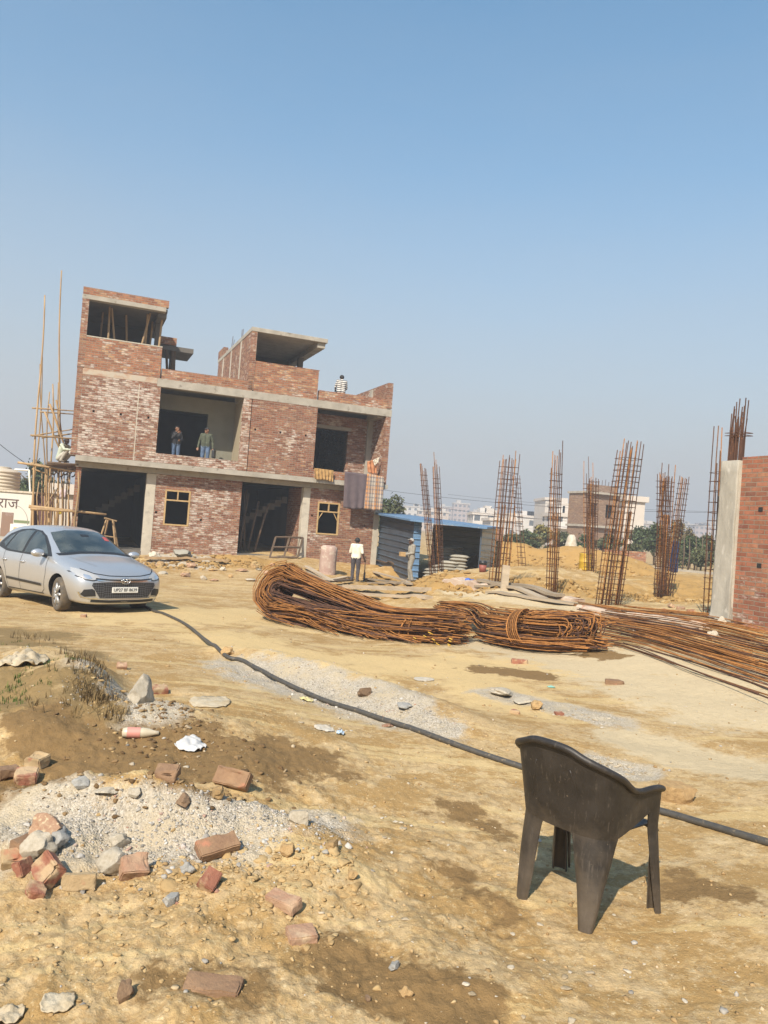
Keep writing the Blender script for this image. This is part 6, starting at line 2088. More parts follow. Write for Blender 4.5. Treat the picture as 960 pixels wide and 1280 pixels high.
tag(lump('plastic_scrap', [(0, 0, .05), (.12, .03, .05)], [(.10, .08, .05), (.08, .07, .05)], pm_('blue_scrap', (.05, .12, .42), .5), None, 3), 'small bright blue scrap on the sand before the tin shed', 'scrap').location = [float(c) for c in g]


def facade_mat(name, wall, glass=(.07, .08, .09), fl=3.1, bay=3.2, wv=.42, wh=.45):
    """painted storeys with rows of small dark windows"""
    m, nt, b = nmat(name)
    tc = nd(nt, 'ShaderNodeTexCoord'); sx = nd(nt, 'ShaderNodeSeparateXYZ'); lk(nt, tc.outputs['Object'], sx.inputs[0])
    u = math_(nt, 'ADD', sx.outputs[0], sx.outputs[1])
    fu = math_(nt, 'FRACT', math_(nt, 'DIVIDE', u, bay)); fv = math_(nt, 'FRACT', math_(nt, 'DIVIDE', sx.outputs[2], fl))
    inu = math_(nt, 'MULTIPLY', math_(nt, 'GREATER_THAN', fu, .5 - wv / 2), math_(nt, 'LESS_THAN', fu, .5 + wv / 2))
    inv_ = math_(nt, 'MULTIPLY', math_(nt, 'GREATER_THAN', fv, .3), math_(nt, 'LESS_THAN', fv, .3 + wh))
    slab = math_(nt, 'LESS_THAN', fv, .10)
    geo = nd(nt, 'ShaderNodeNewGeometry'); sn = nd(nt, 'ShaderNodeSeparateXYZ'); lk(nt, geo.outputs['True Normal'], sn.inputs[0])
    side = math_(nt, 'LESS_THAN', sn.outputs[2], .5)
    n = nd(nt, 'ShaderNodeTexNoise', i_Scale=.3, i_Detail=5.0); lk(nt, tc.outputs['Object'], n.inputs['Vector'])
    c = mixc(nt, n.outputs[0], wall, tuple(q * .72 for q in wall))
    c = mixc(nt, math_(nt, 'MULTIPLY', slab, .5), c, tuple(q * .6 for q in wall))
    c = mixc(nt, math_(nt, 'MULTIPLY', math_(nt, 'MULTIPLY', inu, inv_), side), c, glass)
    lk(nt, c, b.inputs['Base Color']); b.inputs['Roughness'].default_value = .8
    return m


FM = [facade_mat('white_storeys', (.66, .62, .57)), facade_mat('cream_storeys', (.60, .50, .42), bay=2.6), facade_mat('pink_storeys', (.52, .40, .35), bay=2.8, wv=.55), facade_mat('grey_storeys', (.48, .46, .44), wv=.3)]
PLAIN = simple('blank_render', (.56, .50, .44), (.48, .43, .37), .3, .9, .1)


def building(px0, px1, top, base, dist, mat, label, depth=14, yaw=0.0, roofbox=None, tower=None, group='far city buildings', name='city_block'):
    A, B = at(px0, base, dist), at(px1, base, dist)
    w_ = abs(B[0] - A[0])
    c = (A + B) / 2
    zt = at((px0 + px1) / 2, top, dist)[2]
    gz = .2
    root = empty(name, (c[0], c[1] + depth / 2, gz), yaw, label, 'building', group)
    h = zt - gz
    m = MB().box(-w_ / 2, w_ / 2, -depth / 2, depth / 2, -1.0, h)
    m.build('storeys', mat, root)
    t = max(.3, h * .02)
    MB().box(-w_ / 2 - t, w_ / 2 + t, -depth / 2 - t, depth / 2 + t, h + .01, h + t * 2).build('roof_parapet', PLAIN, root)
    r_ = random.Random(int(px0 * 3 + top))
    for k in range(roofbox if roofbox is not None else 1):
        x = r_.uniform(-.3, .3) * w_
        s = w_ * r_.uniform(.1, .18)
        MB().box(x - s, x + s, -depth * .25, depth * .2, h + t * 2 + .01, h + t * 2 + max(1.2, h * r_.uniform(.08, .16))).build('stair_head', mat if k % 2 else PLAIN, root)
    if dist < 130:   # projecting balconies and shades that show at this distance
        nfl = max(1, int(h / 3.1))
        for f_ in range(1, nfl + 1):
            z = f_ * 3.1 - .15
            if z > h - .3: break
            MB().box(-w_ * .46, w_ * .46, -depth / 2 - .9, -depth / 2 - .004, z, z + .16).build('balcony_slab', PLAIN, root)
    return root


BL = [(505, 528, 634, 640, 420, FM[0], 'pale domed block above the tin shed, left end of the far skyline', 2), (522, 560, 640, 655, 330, FM[1], 'cream far block left of the pink towers above the shed', 2),
      (548, 568, 634, 650, 520, FM[2], 'pinkish far tower, left of three above the shed roof', 1), (566, 586, 630, 650, 500, FM[2], 'pinkish far tower, tallest of three above the shed roof', 1), (583, 600, 640, 655, 540, FM[1], 'cream far tower right of the pink towers', 1),
      (590, 622, 644, 664, 180, FM[0], 'white low block with a roof box left of the thick rebar cage', 2), (602, 618, 640, 664, 210, FM[0], 'narrow white block behind the low white block', 2), (612, 650, 652, 668, 150, FM[3], 'grey low block behind the thick rebar cage', 1),
      (640, 676, 647, 668, 200, FM[0], 'white low block between the thick and the slender cages', 3), (660, 690, 652, 668, 260, FM[3], 'grey distant block beside the pale twin towers', 2),
      (679, 689, 625, 668, 170, PLAIN, 'pale narrow tower left of the slender rebar cage', 0), (692, 702, 626, 668, 172, PLAIN, 'pale narrow tower right of the slender rebar cage', 0), (700, 735, 634, 665, 150, FM[0], 'white stepped house left of the distant brick house', 2), (690, 716, 646, 668, 120, FM[0], 'small white house at the foot of the pale towers', 2),
      (778, 803, 627, 680, 82, PLAIN, 'pale windowless block right of the distant brick house', 0),
      (800, 824, 655, 675, 420, FM[1], 'faint cream block between the pale block and the dense cage', 2), (838, 858, 661, 678, 520, FM[0], 'hazy white block, left end of the far row by the column', 2), (854, 872, 656, 678, 500, FM[0], 'hazy white block with orange trim in the far row by the column', 2), (868, 888, 658, 678, 480, FM[2], 'hazy pinkish block, right end of the far row by the column', 2),
      (884, 905, 655, 678, 500, FM[0], 'hazy white block half hidden by the concrete column', 2), (620, 640, 660, 668, 420, FM[1], 'tiny cream block far behind the thick cage', 1), (742, 766, 650, 672, 300, FM[0], 'hazy white block behind the distant brick house', 1)]
for b in BL: building(b[0], b[1], b[2], b[3], b[4], b[5], b[6], depth=max(6, 12 if b[4] > 140 else 8), roofbox=b[7])
# half-built brick house far behind the cages
c0 = at(748, 690, 74)
fb = empty('brick_house', (c0[0], c0[1], .1), R(20), 'distant half-built red brick house with dark openings behind the cages', 'house')
for i, (x0, x1, z0, z1) in enumerate(((-2.0, 2.0, -.5, 6.1),)):
    us, hs_ = [-2.0, -1.4, -.5, .5, 1.4, 2.0], [-.5, 1.0, 2.4, 3.9, 5.2, 6.1]
    m = MB()
    for a in range(5):
        for b in range(5):
            if a in (1, 3) and b in (1, 3): continue
            m.box(us[a], us[a + 1], 0, .3, hs_[b], hs_[b + 1])
    m.build('front_wall', M['far_brick'], fb)
MB().box(-1.99, 1.99, 1.9, 2.1, -.5, 6.1).build('room_partition', M['void'], fb)  # black sheet that paints the darkness inside the openings
MB().box(-2.0, -1.75, .303, 2.6, -.5, 6.1).build('side_wall', M['far_brick'], fb)
MB().box(1.75, 2.0, .303, 2.6, -.5, 6.1).build('side_wall', M['far_brick'], fb)
for z in (2.9, 6.103): MB().box(-2.15, 2.15, -.4, 2.7, z, z + .2).build('floor_slab', M['concrete'], fb)
MB().box(-1.6, 1.6, .0, .3, 6.33, 7.0).build('roof_parapet', M['far_brick'], fb)
for k in range(9): MB().tube([(-1.5 + .37 * k, .15, 7.0), (-1.5 + .37 * k + .03, .15, 7.4 + .1 * (k % 3))], .03, 4).build('starter_bar', M['rust_dark'], fb)

# ------------------------------------------------------------------ left edge: banner hut, tank, pipe, wires
c0 = at(37, 669, 33.5)
bx_w = 4.6
hut = empty('banner_hut', (c0[0], c0[1], H(c0[0], c0[1])), R(3), 'cream site hut covered by a printed banner with dark lettering, behind the car', 'hut')
zb0 = 0.0
zt0 = at(37, 617, 33.5)[2] - hut.location.z
MB().box(-bx_w, -.02, .03, 2.4, -.4, zt0 - .03).build('hut_body', simple('hut_brown', (.10, .055, .045), (.07, .04, .035), 3, .8, .1), hut)
MB().box(-bx_w, 0, 0, .027, -.05, zt0).build('banner', simple('banner_print', (.60, .58, .52), (.55, .55, .50), 1.2, .6, 0), hut)
MB().box(-bx_w - .05, .1, -.06, 2.5, zt0 + .003, zt0 + .09).build('hut_roof', M['cloth_white'], hut)
MB().box(0.003, .75, .35, .45, -.4, zt0 - .05).build('side_sheet', simple('maroon_tin', (.11, .05, .045), (.08, .035, .035), 2, .7, .1), hut)
bn = empty('printed_panel', (0, 0, 0)); bn.parent = hut
def flat(name, x0, x1, z0, z1, mat, y=-.004):
    return MB().box(x0, x1, y - .003, y, z0, z1).build(name, mat, bn)
pc = pm_('printed_cream', (.62, .58, .48), .6); pb = pm_('printed_brown', (.22, .14, .10), .6); pg = pm_('printed_grey', (.34, .33, .30), .6); pgr = pm_('printed_green', (.16, .20, .10), .6); pw_ = pm_('printed_white', (.74, .72, .66), .6); pgl = pm_('printed_amber', (.50, .36, .16), .6)
flat('printed_garden', -4.5, -.05, .05, .50, pg)
flat('printed_hedge', -.72, -.05, .78, .90, pgr)
flat('printed_house_wall', -1.25, -.75, .15, 1.20, pb, -.009)
flat('printed_window_surround', -.85, -.06, .08, .72, pw_, -.013)
flat('printed_window', -.70, -.22, .18, .58, pgl, -.018)
flat('printed_window_bar', -.47, -.43, .18, .58, pb, -.022)
flat('printed_house_block', -2.2, -1.30, .05, 1.35, pc, -.009)
flat('printed_window_surround', -2.0, -1.36, .10, .55, pw_, -.013)
flat('printed_window', -1.9, -1.45, .18, .46, pgl, -.018)
def btext(s, size, x, z, mat):
    o = text(s, size, mat, 'banner_lettering', .002)
    o.parent = hut; o.rotation_euler = (R(90), 0, 0); o.location = (x, -.012, z)
    return o
btext('\u0930\u093e\u091c', .62, -1.02, zt0 - .50, pm_('letter_brown', (.09, .05, .045), .6))
btext('\u0930\u0947\u0938\u093f\u0921\u0947\u0902\u0938', .16, -.98, zt0 - .98, pm_('letter_grey', (.30, .22, .20), .6)) if False else btext('\u0938\u0926\u0928', .20, -.92, zt0 - .98, pm_('letter_grey', (.30, .22, .20), .6))
arc = [(-.75 + .62 * math.sin(a), -.008, zt0 - 1.3 + .75 * math.cos(a)) for a in np.linspace(.1, 1.9, 14)]
MB().tube(arc, .012, 4).build('printed_arc', pg, bn)
# round ribbed water tank on the hut roof
tc_ = at(0, 612, 35.2)
tank = empty('water_tank', (tc_[0] - .05, tc_[1], hut.location.z + zt0 + .09), 0, 'cream ribbed round water tank standing on the banner hut', 'water tank')
prof = [(0, 0), (.82, 0)]
hT = at(0, 584, 35.2)[2] - tank.location.z
for k in range(60):
    z = hT * .82 * k / 59
    prof.append((.86 + .022 * math.sin(z * 2 * PI / .155), z))
prof += [(.80, hT * .86), (.62, hT * .93), (.45, hT * .96)]
MB().lathe(prof, 40).build('tank_shell', simple('cream_plastic', (.60, .52, .40), (.50, .43, .33), 2, .6, .05), tank, True)
MB().lathe([(.45, hT * .95), (.46, hT * 1.0), (.40, hT * 1.03), (.0, hT * 1.04)], 28).build('lid', M['cloth_white'], tank, True)
pp = empty('water_pipe', (hut.location.x, hut.location.y, hut.location.z), R(3), 'white plastic pipe bent down from the water tank beside the hut', 'pipe')
zq = at(30, 588, 34)[2] - hut.location.z
pA = at(20, 587, 34) - np.array(hut.location); pB = at(37.5, 588, 34) - np.array(hut.location); pC = at(40, 640, 34) - np.array(hut.location)
MB().tube([pA, pA * .1 + pB * .9, pB, pB * .9 + pC * .1, pC, (pC[0], pC[1], -.2)], .045, 8).build('pipe_run', pw_, pp, True)
# washing and a brick store seen through the scaffold
for (x0, y0, x1, y1, c, lab) in ((75, 612, 83, 622, (.62, .50, .50), 'pale pink cloth hanging behind the scaffold'), (46, 640, 49, 657, (.08, .14, .45), 'blue sheet hanging behind the scaffold legs'), (74, 637, 80, 643, (.55, .42, .03), 'yellow sheet bundled behind the scaffold legs')):
    d_ = 40
    cloth('hanging_cloth', at(x0, y0, d_), at(x1, y0, d_), at(x1, y1, d_), at(x0, y1, d_), simple('washing', c, None, 4, .9, .1), lab, None, 3, .05)
building(62, 100, 618, 680, 44, simple('cream_render', (.50, .45, .38), (.42, .37, .31), .8, .9, .1), 'low cream hut seen behind the scaffold legs', depth=5, roofbox=0, group='huts behind the scaffold', name='small_hut')


def wire(a, b, da, db, sag, label, r=.012):
    A, B = at(a[0], a[1], da), at(b[0], b[1], db)
    pts = [A * (1 - t) + B * t - np.array([0, 0, sag * 4 * t * (1 - t)]) for t in np.linspace(0, 1, 24)]
    o = np.array(pts[0])
    tag(MB().tube(np.array(pts) - o, r, 5).build('overhead_wire', M['black'], None, True, o), label, 'wire', 'overhead wires')


wire((-40, 520), (40, 584), 40, 44, .15, 'thin black wire sloping down from the left edge to the water tank', .018)
wire((440, 607), (960, 640), 90, 90, 1.0, 'thin wire strung across behind the rebar cages, uppermost', .02)
wire((440, 617), (960, 655), 92, 92, 1.4, 'thin wire strung across behind the rebar cages, middle one', .02)
wire((560, 618), (1000, 640), 120, 110, .8, 'thin wire strung across behind the rebar cages, lowest', .02)
wire((812, 676), (852, 669), 22, 22, .05, 'tan cord tied between the dense cage and the leaning cage', .012)
# ------------------------------------------------------------------ bricks, stones and scraps on the ground
def brick_mesh(seed, L=.225, W=.108, Hh=.072, frog=False, chip=.018):
    bm = bmesh.new()
    bmesh.ops.create_cube(bm, size=1, matrix=Matrix.Diagonal((L, W, Hh, 1)))
    bmesh.ops.bevel(bm, geom=bm.edges[:], offset=.006, segments=2, affect='EDGES')
    bmesh.ops.subdivide_edges(bm, edges=[e for e in bm.edges if e.calc_length() > .05], cuts=9, use_grid_fill=True)
    bmesh.ops.triangulate(bm, faces=[f for f in bm.faces if len(f.verts) > 4])
    off = Vector((seed * 3.7, seed, 0))
    for v in bm.verts:
        p = v.co
        n = mnoise.noise_vector(p * 14 + off) * .005 + mnoise.noise_vector(p * 45 + off) * .0022
        k = max(0, mnoise.noise(p * 9 + off * 1.3) - .18) * chip * 4
        e = (abs(p.x) / (L / 2)) ** 4 + (abs(p.y) / (W / 2)) ** 4 + (abs(p.z) / (Hh / 2)) ** 4
        v.co = p + n - p.normalized() * k * min(1, max(0, e - .9))
        if frog and p.z > Hh * .40 and abs(p.x) < L * .36 and abs(p.y) < W * .33: v.co.z -= .011
    me = bpy.data.meshes.new('brick'); bm.to_mesh(me); bm.free()
    return me


def rock_mesh(seed, flat=.7, rough=.28, sub=4, cuts=7):
    bm = bmesh.new()
    bmesh.ops.create_icosphere(bm, subdivisions=sub, radius=.5)
    rr_ = random.Random(seed)
    planes = []
    for _ in range(cuts):
        d = Vector((rr_.gauss(0, 1), rr_.gauss(0, 1), rr_.gauss(0, 1))).normalized()
        planes.append((d, rr_.uniform(.26, .42)))
    off = Vector((seed * 1.9, seed * .7, 3))
    for v in bm.verts:
        p = v.co.copy()
        p += p.normalized() * mnoise.noise(p * 2.2 + off) * rough
        for d, h in planes:
            q = p.dot(d) - h
            if q > 0: p -= d * q * .92
        p += mnoise.noise_vector(p * 9 + off) * .022 + mnoise.noise_vector(p * 24 + off) * .010
        p.z *= flat
        v.co = p
    me = bpy.data.meshes.new('stone'); bm.to_mesh(me); bm.free()
    return me


def place(me, name, px, py, mat, label, cat, sx, sy=None, sz=None, rz=0.0, tilt=(0, 0), sink=.15, group=None):
    """sx: width over the picture pixels of the photograph, turned into metres at that distance"""
    g = S(px, py)
    d = g[1]
    o = bpy.data.objects.new(name, me)
    COL.objects.link(o)
    if not me.materials: me.materials.append(mat)
    elif me.materials[0] is not mat:
        me = me.copy(); me.materials[0] = mat; o.data = me
    s = sx * d / FPX
    sy_ = s if sy is None else sy * d / FPX
    sz_ = s if sz is None else sz * d / FPX
    o.scale = (s, sy_, sz_)
    o.rotation_euler = (tilt[0], tilt[1], rz)
    z = [(Matrix.Rotation(tilt[1], 3, 'Y') @ Matrix.Rotation(tilt[0], 3, 'X') @ Vector((v.co.x * s, v.co.y * sy_, v.co.z * sz_))).z for v in me.vertices]
    lo, hi = min(z), max(z)
    o.location = (g[0], g[1] + .3 * (sy_ if name != 'brick' else .1), g[2] - lo - (hi - lo) * sink)
    o.location.z = surf(o.location.x, o.location.y) - lo - (hi - lo) * sink
    tag(o, label, cat, group)
    me.polygons.foreach_set('use_smooth', np.ones(len(me.polygons), dtype=bool))
    m_ = o.modifiers.new('e', 'EDGE_SPLIT'); m_.split_angle = R(24)
    return o


def abrick(px, py, wpx, mat, label, rz, tilt=(0, 0), sink=.12, frog=False, half=False, seed=1, name='brick'):
    me = brick_mesh(seed, L=.225 if not half else .13, frog=frog, chip=.03 if half else .02)
    k = wpx * S(px, py)[1] / FPX / (.225 if not half else .14)
    k = min(1.05, max(.66, k * .92))
    me.transform(Matrix.Scale(k, 4))
    me.materials.append(M[mat])
    g = S(px, py)
    o = bpy.data.objects.new(name, me); COL.objects.link(o)
    o.rotation_euler = (tilt[0], tilt[1], rz)
    mr = o.rotation_euler.to_matrix()
    z = [(mr @ v.co).z for v in me.vertices]
    lo, hi = min(z), max(z)
    y = g[1] + .05
    o.location = (g[0], y, surf(g[0], y) - lo - (hi - lo) * sink)
    me.polygons.foreach_set('use_smooth', np.ones(len(me.polygons), dtype=bool))
    m_ = o.modifiers.new('e', 'EDGE_SPLIT'); m_.split_angle = R(50)
    tag(o, label, 'brick')
    return o


abrick(288, 990, 50, 'b_brown', 'whole brown brick with a shallow hollow, propped on the dark mud', R(-18), (R(58), R(4)), .10, True, seed=1)
abrick(352, 1142, 48, 'b_pink', 'pink and yellow brick lying alone on bare earth below the gravel', R(-32), (R(10), 0), .2, seed=2)
abrick(93, 1118, 42, 'b_yellow', 'yellow coated brick standing right of the brick heap', R(12), (R(80), 0), .08, half=False, seed=3)
abrick(52, 1112, 42, 'b_red', 'red broken brick with a yellow face in the brick heap', R(-40), (R(50), R(18)), .05, half=True, frog=True, seed=4)
abrick(38, 1128, 28, 'b_red', 'small dark red brick end at the foot of the brick heap', R(20), (R(20), R(20)), .2, half=True, seed=5)
abrick(22, 1075, 30, 'b_brown', 'dark brown brick half sunk at the top of the brick heap', R(70), (R(10), 0), .3, half=True, seed=6)
abrick(8, 1090, 30, 'b_yellow', 'yellowish half brick at the left end of the brick heap', R(30), (R(30), 0), .2, half=True, seed=7)
abrick(22, 1098, 24, 'b_red', 'red half brick wedged between the yellow half brick and the broken one', R(75), (R(65), 0), .2, half=True, seed=8)
abrick(258, 1118, 30, 'b_red', 'orange red half brick standing on end below the brown slab', R(70), (R(35), R(-30)), .15, half=True, seed=9)
abrick(162, 1102, 40, 'b_pink', 'dusty half brick with a red side right of the pale stone', R(28), (R(35), R(6)), .15, half=True, seed=10)
abrick(268, 1076, 56, 'b_brown', 'brown brick tilted up on the gravel heap', R(32), (R(30), R(-8)), .08, seed=11)
abrick(42, 962, 30, 'b_yellow', 'yellow brick with a dark end on the mud at the left', R(-20), (R(8), 0), .1, half=True, frog=True, seed=12)
abrick(27, 982, 36, 'b_red', 'large dull red half brick on the mud at the left', R(15), (R(12), 0), .15, half=True, seed=13)
abrick(4, 976, 30, 'b_brown', 'dark half brick cut by the left edge of the picture', R(40), (0, 0), .2, half=True, seed=14)
abrick(375, 1182, 42, 'b_pink', 'flat pinkish brick fragment, lowest of the lone bricks', R(22), (R(6), 0), .35, half=True, seed=15)
abrick(205, 975, 34, 'b_brown', 'brown brick half buried in dark mud left of the hollowed brick', R(0), (R(15), 0), .4, half=True, seed=16)
abrick(650, 830, 22, 'b_red', 'orange red brick lying flat below the lower rebar bundle', R(-5), (0, 0), .2, seed=17)
abrick(770, 856, 30, 'b_brown', 'long brown brick flat on the pale earth at the right', R(-12), (0, 0), .35, seed=18)
abrick(198, 868, 24, 'b_red', 'red brick piece right of the big white stone', R(25), (R(15), 0), .3, half=True, seed=19)
abrick(103, 772, 8, 'b_pink', 'small brick piece on the earth before the car', R(5), (R(10), 0), .1, half=True, seed=20)
abrick(150, 837, 14, 'b_pink', 'pink brick piece on the stones behind the weedy bank', R(25), (R(30), 0), .2, half=True, seed=21)
abrick(262, 1245, 78, 'b_brown', 'mud covered brick buried flat in the wet earth at the bottom', R(-3), (R(4), 0), .62, seed=22)
abrick(645, 893, 14, 'b_red', 'thin red brick chip among the grey lumps above the chair', R(-20), (0, 0), .4, half=True, seed=23)
abrick(700, 895, 12, 'b_red', 'red brick chip at the right end of the grey lumps above the chair', R(10), (0, 0), .4, half=True, seed=24)
for k, (px, py) in enumerate(((865, 765), (852, 762), (832, 766), (840, 760))):
    abrick(px, py, 12, 'b_pink' if k % 2 else 'b_red', 'loose brick on the sand left of the concrete column', R(30 * k), (R(8 * k), 0), .15, half=k > 1, seed=30 + k)['group'] = 'loose bricks by the column'

RK = [rock_mesh(k, .75) for k in range(9)]
RF = [rock_mesh(20 + k, .35, .3) for k in range(4)]


def rk(k, px, py, w_, mat, label, rz=0.0, flat=False, sink=.2, h=None):
    return place((RF if flat else RK)[k % (4 if flat else 9)], 'stone', px, py, M[mat], label, 'stone', w_, None, h, rz, (0, 0), sink)


rk(0, 172, 878, 36, 'rock_white', 'big pale broken stone standing behind the mud', .4, h=58)
rk(1, 145, 1065, 26, 'rock_white', 'pointed white stone on the gravel heap', .9)
rk(2, 97, 990, 22, 'rock_grey', 'grey stone at the left rim of the gravel heap', 1.3)
rk(3, 372, 1030, 28, 'rock_white', 'smooth pale stone at the right end of the gravel heap', .1)
rk(4, 232, 1093, 20, 'rock_grey', 'round grey pebble below the tilted brown brick', 2)
rk(5, 211, 1133, 22, 'rock_grey', 'blue grey curved stone below the gravel heap', 2.4)
rk(6, 138, 1098, 46, 'rock_white', 'large chalky lump left of the dusty half brick', .2)
rk(7, 42, 1078, 40, 'rock_white', 'pinkish white lump above the brick heap', .8)
rk(8, 64, 1060, 34, 'rock_grey', 'grey lump behind the brick heap', 2.8)
rk(0, 55, 1050, 44, 'b_pink', 'pinkish mortar lump at the left rim of the gravel heap', 1.8)
rk(1, 130, 998, 24, 'rock_white', 'flat white flake at the upper rim of the gravel heap', .2, True)
rk(2, 166, 1001, 18, 'rock_white', 'small white stone right of the white flake', .6)
rk(3, 493, 1214, 15, 'rock_grey', 'small grey stone on the earth at the bottom centre', 1.1)
rk(4, 507, 1247, 18, 'rock_tan', 'small tan stone at the bottom centre', 2.0)
rk(5, 460, 1252, 10, 'rock_brown', 'tiny dark stone left of the bottom tan stone', .3)
rk(6, 441, 1101, 16, 'rock_tan', 'rounded tan clod right of the loose earth', .9)
rk(7, 152, 1252, 24, 'rock_brown', 'brown stone standing in the earth at the bottom left', 1.5, h=34)
rk(5, 846, 1004, 46, 'rock_tan', 'orange tan rock lying behind the chair arm', 1.1, sink=.3)
rk(0, 228, 1013, 22, 'rock_brown', 'brown clod below the hollowed brick', .8)
rk(1, 270, 1002, 20, 'rock_tan', 'tan stone at the gravel edge under the hollowed brick', 2.2)
rk(2, 358, 1072, 22, 'rock_tan', 'tan stone with an orange top on the gravel', .2)
rk(3, 415, 1062, 18, 'rock_tan', 'tan clod at the right edge of the gravel heap', 1.2)
rk(4, 630, 872, 34, 'rock_white', 'broken white lump left of the grey lumps above the chair', .3, True)
rk(5, 655, 880, 28, 'rock_white', 'pale slab piece in the row of grey lumps above the chair', .8, True)
rk(6, 672, 888, 18, 'rock_tan', 'tan lump in the row of grey lumps above the chair', .8)
rk(7, 283, 820, 16, 'rock_tan', 'clod under the hose at the upper end of the gravel ridge', .8)
rk(8, 690, 860, 10, 'cloth_teal', 'teal crumpled scrap on the pale earth', .8, True)
rk(2, 505, 887, 20, 'rock_grey', 'grey slab piece on the gravel ridge above the hose', .5, True)
rk(3, 455, 872, 18, 'rock_brown', 'brown stone on the gravel ridge above the hose', .5)
rk(5, 484, 909, 13, 'b_red', 'small red stone below the hose', .5, True)
rk(0, 905, 779, 14, 'rock_white', 'pale lump among the loose bars by the column foot', .5)
rk(1, 893, 801, 18, 'rock_white', 'pale lump resting on the loose bars at the right', .5)
rk(2, 792, 792, 12, 'rock_white', 'pale lump on the loose bars beside the lower bundle', .5)
for k in range(26):
    px = 150 + 24 * (k % 13) * .75 + random.uniform(-9, 9); py = 712 + 10 * (k // 13) + random.uniform(-6, 5)
    o = rk(k, px, py, random.uniform(7, 15), ('rock_tan', 'rock_white', 'b_pink')[k % 3], 'rubble lump on the earth bank along the foot of the house', k, k % 2 == 0)
    o['group'] = 'rubble along the foot of the house'
o = rk(1, 192, 702, 16, 'cloth_white', 'pale cement bag lying on the bank right of the car', .3); o.name = 'cement_bag'; o['category'] = 'bag'
o = rk(3, 226, 698, 26, 'sack', 'grey folded sheet on the earth bank before the left wall', .3, True); o.name = 'folded_sheet'; o['category'] = 'sheet'


def scrap(px, py, w_, d_, mat, label, seed, rise=.05, rz=0.0, name='plastic_sheet', cat='plastic sheet'):
    g = S(px, py)
    k = g[1] / FPX
    a, b = w_ * k / 2, d_
    V, F = [], []
    nu, nv = 22, 14
    for j in range(nv):
        for i in range(nu):
            u, v = i / (nu - 1) * 2 - 1, j / (nv - 1) * 2 - 1
            e = 1 - .16 * abs(mnoise.noise(Vector((2.2 * math.cos(math.atan2(v, u)), 2.2 * math.sin(math.atan2(v, u)), seed * 3.1)))) * math.hypot(u, v)
            x, y = u * a * e * math.sqrt(1 - v * v * .35), v * b * e * math.sqrt(1 - u * u * .35)
            xr, yr = x * math.cos(rz) - y * math.sin(rz), x * math.sin(rz) + y * math.cos(rz)
            z = surf(g[0] + xr, g[1] + yr) - g[2] + .008 + rise * (abs(mnoise.noise(Vector((u * 1.3, v * 1.3, seed)))) + .35 * abs(mnoise.noise(Vector((u * 2.4 + v, v * 2.4, seed))))) * 1.6 + rise * .5 * max(0, 1 - u * u - v * v)
            V.append((xr, yr, z))
    for j in range(nv - 1):
        for i in range(nu - 1): F.append((j * nu + i, j * nu + i + 1, (j + 1) * nu + i + 1, (j + 1) * nu + i))
    o = mk(name, V, F, mat, None, True, g)
    m_ = o.modifiers.new('s', 'SOLIDIFY'); m_.thickness = .004
    return tag(o, label, cat)


scrap(262, 878, 52, .20, M['cloth_dusty'], 'torn white plastic sheet lying flat on the earth above the mud', 1, .02, .2)
scrap(238, 934, 34, .10, simple('clear_bag', (.58, .57, .55), (.45, .44, .42), 9, .35, .2), 'crumpled clear plastic bag on the dark mud', 2, .028, -.5, 'plastic_bag', 'plastic bag')
scrap(34, 826, 46, .20, M['cloth_dusty'], 'cream sacking cloth lying on the weedy bank', 3, .05, .1, 'sacking', 'cloth')
scrap(10, 828, 28, .12, M['cloth_dusty'], 'small torn end of cream sacking at the left edge of the bank', 4, .03, .1, 'sacking', 'cloth')
scrap(72, 1258, 42, .05, M['cloth_dusty'], 'dusty white plastic scrap at the bottom left', 5, .012, .3)
scrap(10, 1272, 36, .05, M['cloth_dusty'], 'crumpled white plastic scrap in the bottom left corner', 6, .015, .3)
scrap(405, 912, 26, .08, M['cloth_white'], 'dirty white paper scrap below the hose', 7, .008, .1)
scrap(530, 850, 26, .12, M['cloth_white'], 'dusty white scrap in the middle of the yard', 8, .008, .1)
scrap(425, 918, 10, .04, pm_('pale_blue_scrap', (.42, .52, .62), .6), 'tiny pale blue scrap right of the dirty paper', 9, .02)
scrap(383, 876, 18, .06, pm_('yellow_powder_bag', (.55, .47, .22), .8), 'yellow scrap on the earth below the gravel ridge', 10, .02)
# crushed bottle
g = S(176, 922)
bo = empty('plastic_bottle', g + np.array([0, 0, .035]), R(12), 'crushed plastic bottle with a pink label lying in the mud', 'bottle')
k = g[1] / FPX
Lb = 46 * k
MB().lathe([(0, -Lb * .5), (.03, -Lb * .48), (.036, -Lb * .40), (.033, -Lb * .1), (.036, Lb * .05), (.03, Lb * .2), (.016, Lb * .36), (.014, Lb * .46), (0, Lb * .47)], 18).build('bottle_shell', M['rock_white'] if False else simple('bottle_plastic', (.55, .48, .36), (.45, .38, .26), 6, .3, .1), bo, True).rotation_euler = (0, R(90), 0)
lb = MB().lathe([(.0375, -Lb * .36), (.0375, -Lb * .02)], 18).build('bottle_label', pm_('pink_label', (.55, .24, .19), .6), bo, True)
lb.rotation_euler = (0, R(90), 0)

# ------------------------------------------------------------------ uncountable rubble: gravel, clods, straw, grass
def ico(sub):
    bm = bmesh.new(); bmesh.ops.create_icosphere(bm, subdivisions=sub, radius=1.0)
    v = np.array([q.co[:] for q in bm.verts]); f = np.array([[w_.index for w_ in q.verts] for q in bm.faces]); bm.free()
    return v, f


